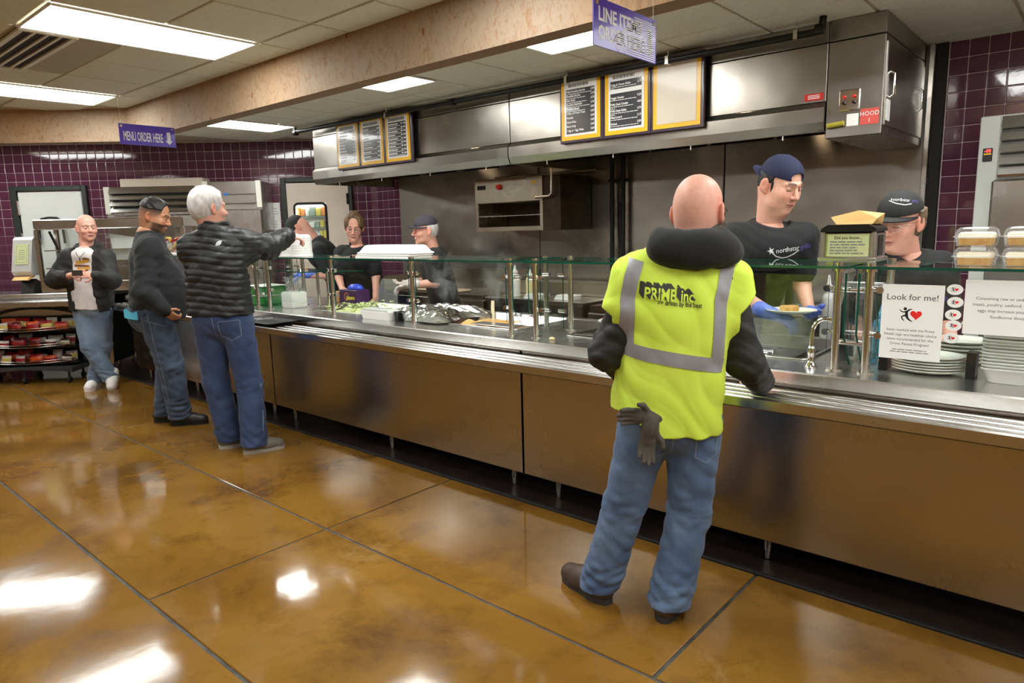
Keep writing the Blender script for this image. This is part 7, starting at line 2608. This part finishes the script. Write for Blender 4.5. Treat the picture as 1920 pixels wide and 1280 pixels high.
# ------------------------------------------------------------------ kitchen staff
def staff(base, label, skin, hc, fwd, sc, neck, sh, el, wr, pel, facing, rx=0.19, ry=0.125, up=(0, 0, 1), apron=None, res=0.0085, gloves=None, hands=None, sleeve=0.75, headkw=None, hres=0.0045, chest=0.0, skirt='black_cotton'):
    P = Person(base, label, skin, res)
    ax = head_axes(fwd, up)
    T = head(P, hc, ax, sc, neck, hres, **(headkw or {}))
    pel, neck = V3(pel), V3(neck)
    leg_d = V3((0.085, 0, 0))
    z0 = float(pel[2])
    fa = unit(facing)
    sdv = np.cross(fa, (0, 0, 1))
    P.core([(pel, neck + V3((0, 0, -0.04)), 0.08, 0.085)] + [(sh[i], el[i], 0.04, 0.035) for i in (0, 1)] + [(pel + sdv * s_ * 0.08, V3((pel[0], pel[1], 0.1)) + sdv * s_ * 0.09, 0.06, 0.04) for s_ in (-1, 1)])
    S = SDF()
    for i in (0, 1):
        e, w = V3(el[i]), V3(wr[i])
        u = V3(sh[i])
        S.cone(u + (e - u) * 0.4, e, 0.046, 0.043, 0.02).cone(e, w, 0.043, 0.028, 0.02)
        d, n, side, curl = hands[i]
        hand(S, w, d, n, side, 0.95, curl)
    P.bare(S, 0.005)
    if gloves:
        for i in (0, 1):
            if gloves[i]:
                S = SDF()
                d, n, side, curl = hands[i]
                hand(S, wr[i], d, n, side, 0.98, curl, 1.15, 0.009)
                S.cone(wr[i], V3(wr[i]) - unit(d) * 0.07, 0.033, 0.039, 0.01)
                S.disp.append(wrinkle(0.002, 90, 90, 90, 4, 5, True))
                P.wear('glove', S, gloves[i], 0.0045)
    axT, L = torso_frame(pel, neck, facing)
    S = SDF()
    S.loft(pel, axT, [(-0.12, 0, 0, rx * 0.98, ry * 1.0), (0.1, 0, 0.005, rx * 0.95, ry * 1.0), (L * 0.5, 0, 0.01 + chest * 0.5, rx * 1.0, ry + chest * 0.4), (L * 0.74, 0, 0.012 + chest, rx * 1.02, ry * 0.97), (L * 0.88, 0, 0, rx * 0.8, ry * 0.78), (L * 0.97, 0, 0.0, 0.09, 0.09), (L * 1.01, 0, 0.0, 0.08, 0.08)], 0.03)
    for i in (0, 1):
        u, e = V3(sh[i]), V3(el[i])
        S.cone(u, u + (e - u) * sleeve, 0.075, 0.072, 0.04)
    S.disp.append(wrinkle(0.006, 18, 18, 26, int(abs(hc[0]) * 1000) + 7, 5, True))
    sm = (V3(sh[0]) + V3(sh[1])) / 2
    sv = unit(V3(sh[0]) - V3(sh[1]))
    hw = float(np.linalg.norm(V3(sh[0]) - V3(sh[1]))) / 2
    ft = unit(np.cross(sv, (0, 0, 1)))
    ft = ft if ft @ fa > 0 else -ft
    S.ell(sm + ft * 0.025 + V3((0, 0, -0.05)), (hw + 0.02, 0.105 + chest, 0.12), np.array([sv, ft, (0, 0, 1)]), 0.05)
    for i in (0, 1):
        S.cone(neck + V3((0, 0, -0.035)), sh[i], 0.062, 0.066, 0.06)
    nz = unit(V3(hc) - neck)
    cp = neck + nz * 0.012
    S.cuts.append(lambda X, Y, Z: np.where((X - cp[0]) ** 2 + (Y - cp[1]) ** 2 + (Z - cp[2]) ** 2 < 0.105 ** 2, (X - cp[0]) * nz[0] + (Y - cp[1]) * nz[1] + (Z - cp[2]) * nz[2], -1.0))
    _, V, Q = P.wear('t_shirt', S, 'black_cotton')
    S = SDF()
    S.ell(pel + V3((0, 0, -0.1)), (rx * 0.93, ry, 0.14), np.array([sdv, fa, (0, 0, 1)]), 0.05)
    for s_ in (-1, 1):
        S.cone(pel + sdv * s_ * 0.085 + V3((0, 0, -0.1)), V3((pel[0], pel[1], 0.06)) + sdv * s_ * 0.09, 0.09, 0.07, 0.03)
    P.wear('trousers', S, 'black_cotton', 0.012)
    for s_ in (-1, 1):
        p = V3((pel[0], pel[1], 0)) + sdv * s_ * 0.09
        shoe(P, p, fa, 0.27, 0.046, 'black_shoe', 'rubber', h=0.01, name='shoe')
    return P, T, ax, bvh_of(V, Q)


def shirt_logo(P, bv, org, ex, ray, w, tilt=0.0):
    """white star, swoosh and shop lettering across the chest"""
    ob_v, ob_f, ob_m = [], [], []
    cs, sn = math.cos(tilt), math.sin(tilt)

    def put(vs, fs, mi):
        o = len(ob_v)
        ob_v.extend([(a * cs - b * sn, a * sn + b * cs) for a, b in vs])
        for f in fs:
            ob_f.append([i + o for i in f])
            ob_m.append(mi)
    k = w / 0.26
    vs, fs = text_mesh('northstar', 0.042 * k, xs=0.95)
    put([(a - 0.075 * k, b) for a, b in vs], fs, 0)
    vs, fs = text_mesh('grille', 0.042 * k, xs=0.95)
    put([(a + 0.085 * k, b) for a, b in vs], fs, 1)
    star = []
    for i in range(10):
        rr = (0.024 if i % 2 == 0 else 0.009) * k
        star.append((-0.105 * k + rr * math.cos(math.pi / 2 + 0.3 + i * math.pi / 5), 0.02 * k + rr * math.sin(math.pi / 2 + 0.3 + i * math.pi / 5)))
    put(star, [list(range(10))], 0)
    v2, f2 = strip2([(-0.1 * k, 0.01 * k), (-0.075 * k, -0.018 * k), (-0.035 * k, -0.034 * k), (0.0, -0.032 * k), (0.04 * k, -0.02 * k), (0.075 * k, -0.002 * k)], 0.006 * k, 24, 1)
    put(v2, f2, 0)
    decal(P, bv, 'shirt_print', ob_v, ob_f, ob_m, ['print_white', 'print_purple'], org, ex, (0, 0, 1), ray, 0.003, 't_shirt')


# young man with the backward navy cap
hands = [((0.75, -0.45, -0.35), (0.3, 0.3, -1), 1, 0.7), ((-0.2, -0.9, -0.1), (-0.6, 0, 1), -1, 0.35)]
P, T, ax, bv = staff((-1.35, 3.67), 'young man in a backward navy cap and black shirt holding a plate', SK_PALE, V3((0.012, 0.0, 1.735)), (0.42, -0.83, -0.38), 1.14, (-0.02, 0.06, 1.53),
                     [V3((-0.215, 0.03, 1.465)), V3((0.16, 0.05, 1.46))], [V3((-0.225, -0.02, 1.19)), V3((0.165, 0.04, 1.21))], [V3((-0.075, -0.19, 1.085)), V3((0.14, -0.12, 1.085))],
                     (0.0, 0.50, 1.02), (0.0, -1, 0), 0.205, 0.13, headkw=dict(fat=1.5, lid=1.0, jaw=1.15, brows=srgb(54, 38, 30), neck_r=0.068), res=0.0065, hres=0.0035, gloves=('glove_blue', 'glove_blue'), hands=hands, sleeve=0.7)
hair_cap(P, T, ax, 1.14, (0.012, 0.0, 1.735), 0.004, (0.02, -0.05), -0.05, 'hair_dark', 0.005, 0.002, seed=7, side=0.55, top=0.05)
cap_piece(P, T, ax, 1.14, (0.012, 0.0, 1.735), 'navy_cap', True)
m = MB()
for s_ in (-1, 1):
    m.tube([T(s_ * 0.0745, 0.018, 0.02), T(s_ * 0.073, 0.022, -0.005), T(s_ * 0.071, 0.024, -0.03)], [0.007, 0.007, 0.004], 6)
P.piece('sideburns', m, ['hair_dark'])
shirt_logo(P, bv, (0.03, -0.3, 1.395), (1, 0, 0), (0, 1, 0), 0.22, 0.12)
P.done()
ob = bpy.data.objects.new('dinner_plate', plate_mesh(0.125, 0.105))
COL.objects.link(ob)
ob.location, ob.rotation_euler = (-1.20, 3.5, 1.095), (0.0, 0.02, RZP)
tag(ob, 'white plate of food held by the young man in gloves', 'plate')
m = MB()
ring_loft(m, shell(0, 0, [(0.035, 0.03, 0.007), (0.038, 0.033, 0.03), (0.033, 0.028, 0.036)], 0.008), 0, True, True)
M['toast'] = pm('golden_toast', srgb(222, 176, 104), 0.7, var=(30, srgb(200, 140, 70)))
ob = bpy.data.objects.new('cornbread', m.mesh('cornbread', 'toast'))
COL.objects.link(ob)
ob.location, ob.rotation_euler = (-1.205, 3.49, 1.097), (0, 0, 0.9)
tag(ob, 'golden square of cornbread on the held plate', 'food')
f = bumpy(-0.05, 0.05, -0.045, 0.045, 0.012, 0.008, 77, 14, 60)
ob = bpy.data.objects.new('rice_serving', f.mesh('rice_serving', 'frosting'))
COL.objects.link(ob)
ob.location = (-1.13, 3.55, 1.097)
tag(ob, 'pale serving of rice on the held plate beside cornbread', 'food')

# woman in the black cap behind the napkin dispenser
hands = [((0.1, -0.9, -0.3), (0.9, 0, -0.2), 1, 0.5), ((-0.3, -0.9, -0.3), (-0.6, 0, -0.6), -1, 0.5)]
hc = V3((-0.03, 0.0, 1.53))
P, T, ax, bv = staff((-0.763, 3.72), 'woman in a black cap and glasses looking down behind the napkin dispenser', SK_PINK, hc, (-0.82, -0.54, -0.22), 1.12, (0.045, 0.03, 1.365),
                     [V3((-0.115, 0.02, 1.315)), V3((0.215, 0.05, 1.305))], [V3((-0.12, -0.04, 1.04)), V3((0.22, -0.02, 1.03))], [V3((-0.09, -0.22, 1.0)), V3((0.12, -0.22, 1.0))],
                     (0.06, 0.40, 0.90), (-0.1, -1, 0), 0.20, 0.14, up=(0.1, 0, 1), headkw=dict(fat=0.5, lid=0.9, brows=srgb(130, 100, 76)), res=0.0065, hres=0.0035, hands=hands, chest=0.02)
hair_cap(P, T, ax, 1.12, hc, 0.016, (-0.005, -0.1), -0.065, 'hair_ash', 0.005, 0.006, seed=8, extra=[((0, -0.1, -0.02), (0.05, 0.035, 0.045))], side=0.2, top=0.05)
Vc, Qc = cap_piece(P, T, ax, 1.12, hc, 'black_cap')
cb2 = bvh_of(Vc, Qc)
fw = Vector(ax[1])
exv = Vector(-ax[0])
vs, fs = text_mesh('northstar', 0.02, xs=0.9)
v2, f2 = text_mesh('grille', 0.02, xs=0.9)
o = len(vs)
allv = [(a - 0.055, b) for a, b in vs] + [(a + 0.022, b) for a, b in v2]
sv, sf2 = strip2([(-0.06, 0.0), (-0.045, -0.012), (-0.01, -0.016), (0.02, -0.008)], 0.004, 12, 1)
allf = [list(q) for q in fs] + [[i + o for i in q] for q in f2] + [[i + len(allv) for i in q] for q in sf2]
mi = [0] * len(fs) + [1] * len(f2) + [0] * len(sf2)
cen = Vector(T(0.0, 0.2, 0.075))
dirv = Vector((0.33, 0.94, 0)).normalized()
right = Vector((0.94, -0.33, 0))
cen = Vector(hc) + Vector((-0.02, -0.3, 0.095))
decal(P, cb2, 'cap_print', allv + sv, allf, mi, ['print_white', 'print_purple'], cen, Vector((1, 0, -0.12)), (0.1, 0, 1), (0, 1, 0), 0.003, 'cap')
glasses(P, T, 'chrome', 0.0012)
shirt_logo(P, bv, (0.03, -0.4, 1.16), (1, 0, 0), (0, 1, 0), 0.26, 0.0)
P.done()

# woman in profile with the faded cap and red glasses
hands = [((-0.9, -0.1, -0.15), (0.1, -0.5, -1), 1, 0.6), ((-0.9, 0.2, -0.1), (0, 0, 1), 1, 0.5)]
hc = V3((-0.055, 0.0, 1.545))
P, T, ax, bv = staff((-4.73, 4.32), 'woman in a faded cap and red glasses wearing clear gloves', SK_PINK, hc, (-0.93, -0.36, -0.06), 1.08, (0.015, 0.02, 1.37),
                     [V3((0.04, -0.14, 1.30)), V3((0.03, 0.18, 1.31))], [V3((0.03, -0.17, 1.08)), V3((-0.05, 0.2, 1.08))], [V3((-0.19, -0.2, 1.065)), V3((-0.24, 0.08, 1.07))],
                     (0.09, 0.05, 0.92), (-0.85, -0.5, 0), 0.17, 0.125, headkw=dict(lid=0.6, brows=srgb(140, 110, 90)), gloves=('glove_clear', 'glove_clear'), hands=hands, chest=0.015)
hair_cap(P, T, ax, 1.08, hc, 0.006, (0.0, -0.05), -0.05, 'hair_white', 0.006, 0.003, seed=9, side=0.6, top=0.05)
cap_piece(P, T, ax, 1.08, hc, 'dark_cap', False, 0.005)
glasses(P, T, 'red_frame', 0.0022)
P.done()

# woman with pinned-up hair leaning towards the counter
hands = [((0.2, -0.9, -0.3), (0.5, 0, -0.9), 1, 0.5), ((0.1, -0.6, -0.8), (-0.7, 0, -0.3), -1, 0.5)]
hc = V3((-0.105, -0.02, 1.595))
P, T, ax, bv = staff((-5.83, 4.41), 'woman with pinned-up brown hair and glasses behind the lettuce', SK_PINK, hc, (0.10, -0.93, -0.30), 1.1, (-0.09, 0.03, 1.40),
                     [V3((-0.25, 0.02, 1.335)), V3((0.065, 0.02, 1.32))], [V3((-0.30, 0.0, 1.10)), V3((0.09, -0.02, 1.09))], [V3((-0.22, -0.2, 0.98)), V3((0.10, -0.14, 0.88))],
                     (-0.06, 0.22, 0.92), (0.05, -1, 0), 0.195, 0.14, up=(0.08, 0, 1), headkw=dict(fat=0.3, lid=0.85, brows=srgb(120, 90, 66)), hands=hands, chest=0.02)
hair_cap(P, T, ax, 1.1, hc, 0.014, (0.085, -0.35), -0.06, 'hair_brown', 0.006, 0.007, seed=11, extra=[((0, -0.03, 0.125), (0.05, 0.05, 0.025)), ((0, 0.04, 0.10), (0.06, 0.035, 0.025))], side=0.9)
glasses(P, T, 'dark_metal', 0.0016)
P.done()

# man in a black cap bent over behind the foam bowls
hands = [((-0.9, -0.2, -0.1), (0.1, 0, -1), 1, 0.7), ((-0.9, 0.1, -0.2), (0, 0, -1), -1, 0.7)]
hc = V3((-0.13, 0.0, 1.60))
P, T, ax, bv = staff((-6.56, 4.25), 'tattooed man in a black cap bent over behind the foam bowls', SK_PINK, hc, (-0.5, -0.1, -0.86), 1.12, (0.03, 0.02, 1.47),
                     [V3((0.10, -0.15, 1.36)), V3((0.05, 0.2, 1.38))], [V3((0.24, -0.22, 1.10)), V3((0.0, 0.3, 1.12))], [V3((0.0, -0.25, 1.115)), V3((-0.2, 0.2, 1.1))],
                     (0.30, 0.12, 1.0), (-0.93, 0.0, -0.3), 0.20, 0.145, up=(-0.85, 0.0, 0.5), headkw=dict(lid=1.0, neck_r=0.066), gloves=('glove_blue', 'glove_blue'), hands=hands)
cap_piece(P, T, ax, 1.12, hc, 'black_cap', False, 0.005, 0.0)
m = MB()
for k in range(3):
    a0 = 0.35 + k * 0.5
    c0_ = V3((0.12 + 0.035 * k, -0.262, 1.11))
    m.tube([c0_ + V3((0.024 * math.cos(t), 0.0, 0.02 * math.sin(t))) for t in np.linspace(a0, a0 + 4.5, 12)], 0.0025, 4)
M['tattoo'] = pm('tattoo_ink', srgb(110, 96, 98), 0.7)
P.piece('tattoo', m, ['tattoo'])
P.done()


# ------------------------------------------------------------------ steam rising from the pans
def steam_mat():
    m, nt, p = nodes('steam')
    N, L = nt.nodes, nt.links
    N.remove(p)
    v = N.new('ShaderNodeVolumePrincipled')
    v.inputs['Color'].default_value = (0.95, 0.95, 0.95, 1)
    v.inputs['Anisotropy'].default_value = 0.2
    tc = N.new('ShaderNodeTexCoord')
    n = N.new('ShaderNodeTexNoise')
    n.inputs['Scale'].default_value = 7
    n.inputs['Detail'].default_value = 4
    n.inputs['Distortion'].default_value = 1.2
    L.new(tc.outputs['Object'], n.inputs['Vector'])
    g = N.new('ShaderNodeVectorMath')
    g.operation = 'LENGTH'
    mp = N.new('ShaderNodeMapping')
    mp.inputs['Scale'].default_value = (1 / 0.2, 1 / 0.16, 1 / 0.24)
    L.new(tc.outputs['Object'], mp.inputs[0])
    L.new(mp.outputs[0], g.inputs[0])
    f = N.new('ShaderNodeMapRange')
    f.inputs[1].default_value = 1.0
    f.inputs[2].default_value = 0.2
    L.new(g.outputs['Value'], f.inputs[0])
    r = N.new('ShaderNodeMapRange')
    r.inputs[1].default_value = 0.48
    r.inputs[2].default_value = 0.75
    r.inputs[4].default_value = 9.0
    L.new(n.outputs['Fac'], r.inputs[0])
    mu = N.new('ShaderNodeMath')
    mu.operation = 'MULTIPLY'
    L.new(f.outputs[0], mu.inputs[0])
    L.new(r.outputs[0], mu.inputs[1])
    L.new(mu.outputs[0], v.inputs['Density'])
    L.new(v.outputs[0], N['Material Output'].inputs['Volume'])
    return m


M['steam'] = steam_mat()
sm_ = MB().lathe([(0.0, -0.25), (0.12, -0.22), (0.2, -0.1), (0.21, 0.05), (0.16, 0.18), (0.0, 0.25)], 14).mesh('steam', 'steam')
for x, y, z, lab in ((-3.98, 3.78, 1.17, 'wisp of white steam rising over the foil pan'), (-3.42, 3.78, 1.18, 'wisp of white steam rising over the browned meat')):
    ob = bpy.data.objects.new('steam', sm_)
    COL.objects.link(ob)
    ob.location = (x, y, z)
    tag(ob, lab, 'steam', 'steam over the pans', 'stuff')
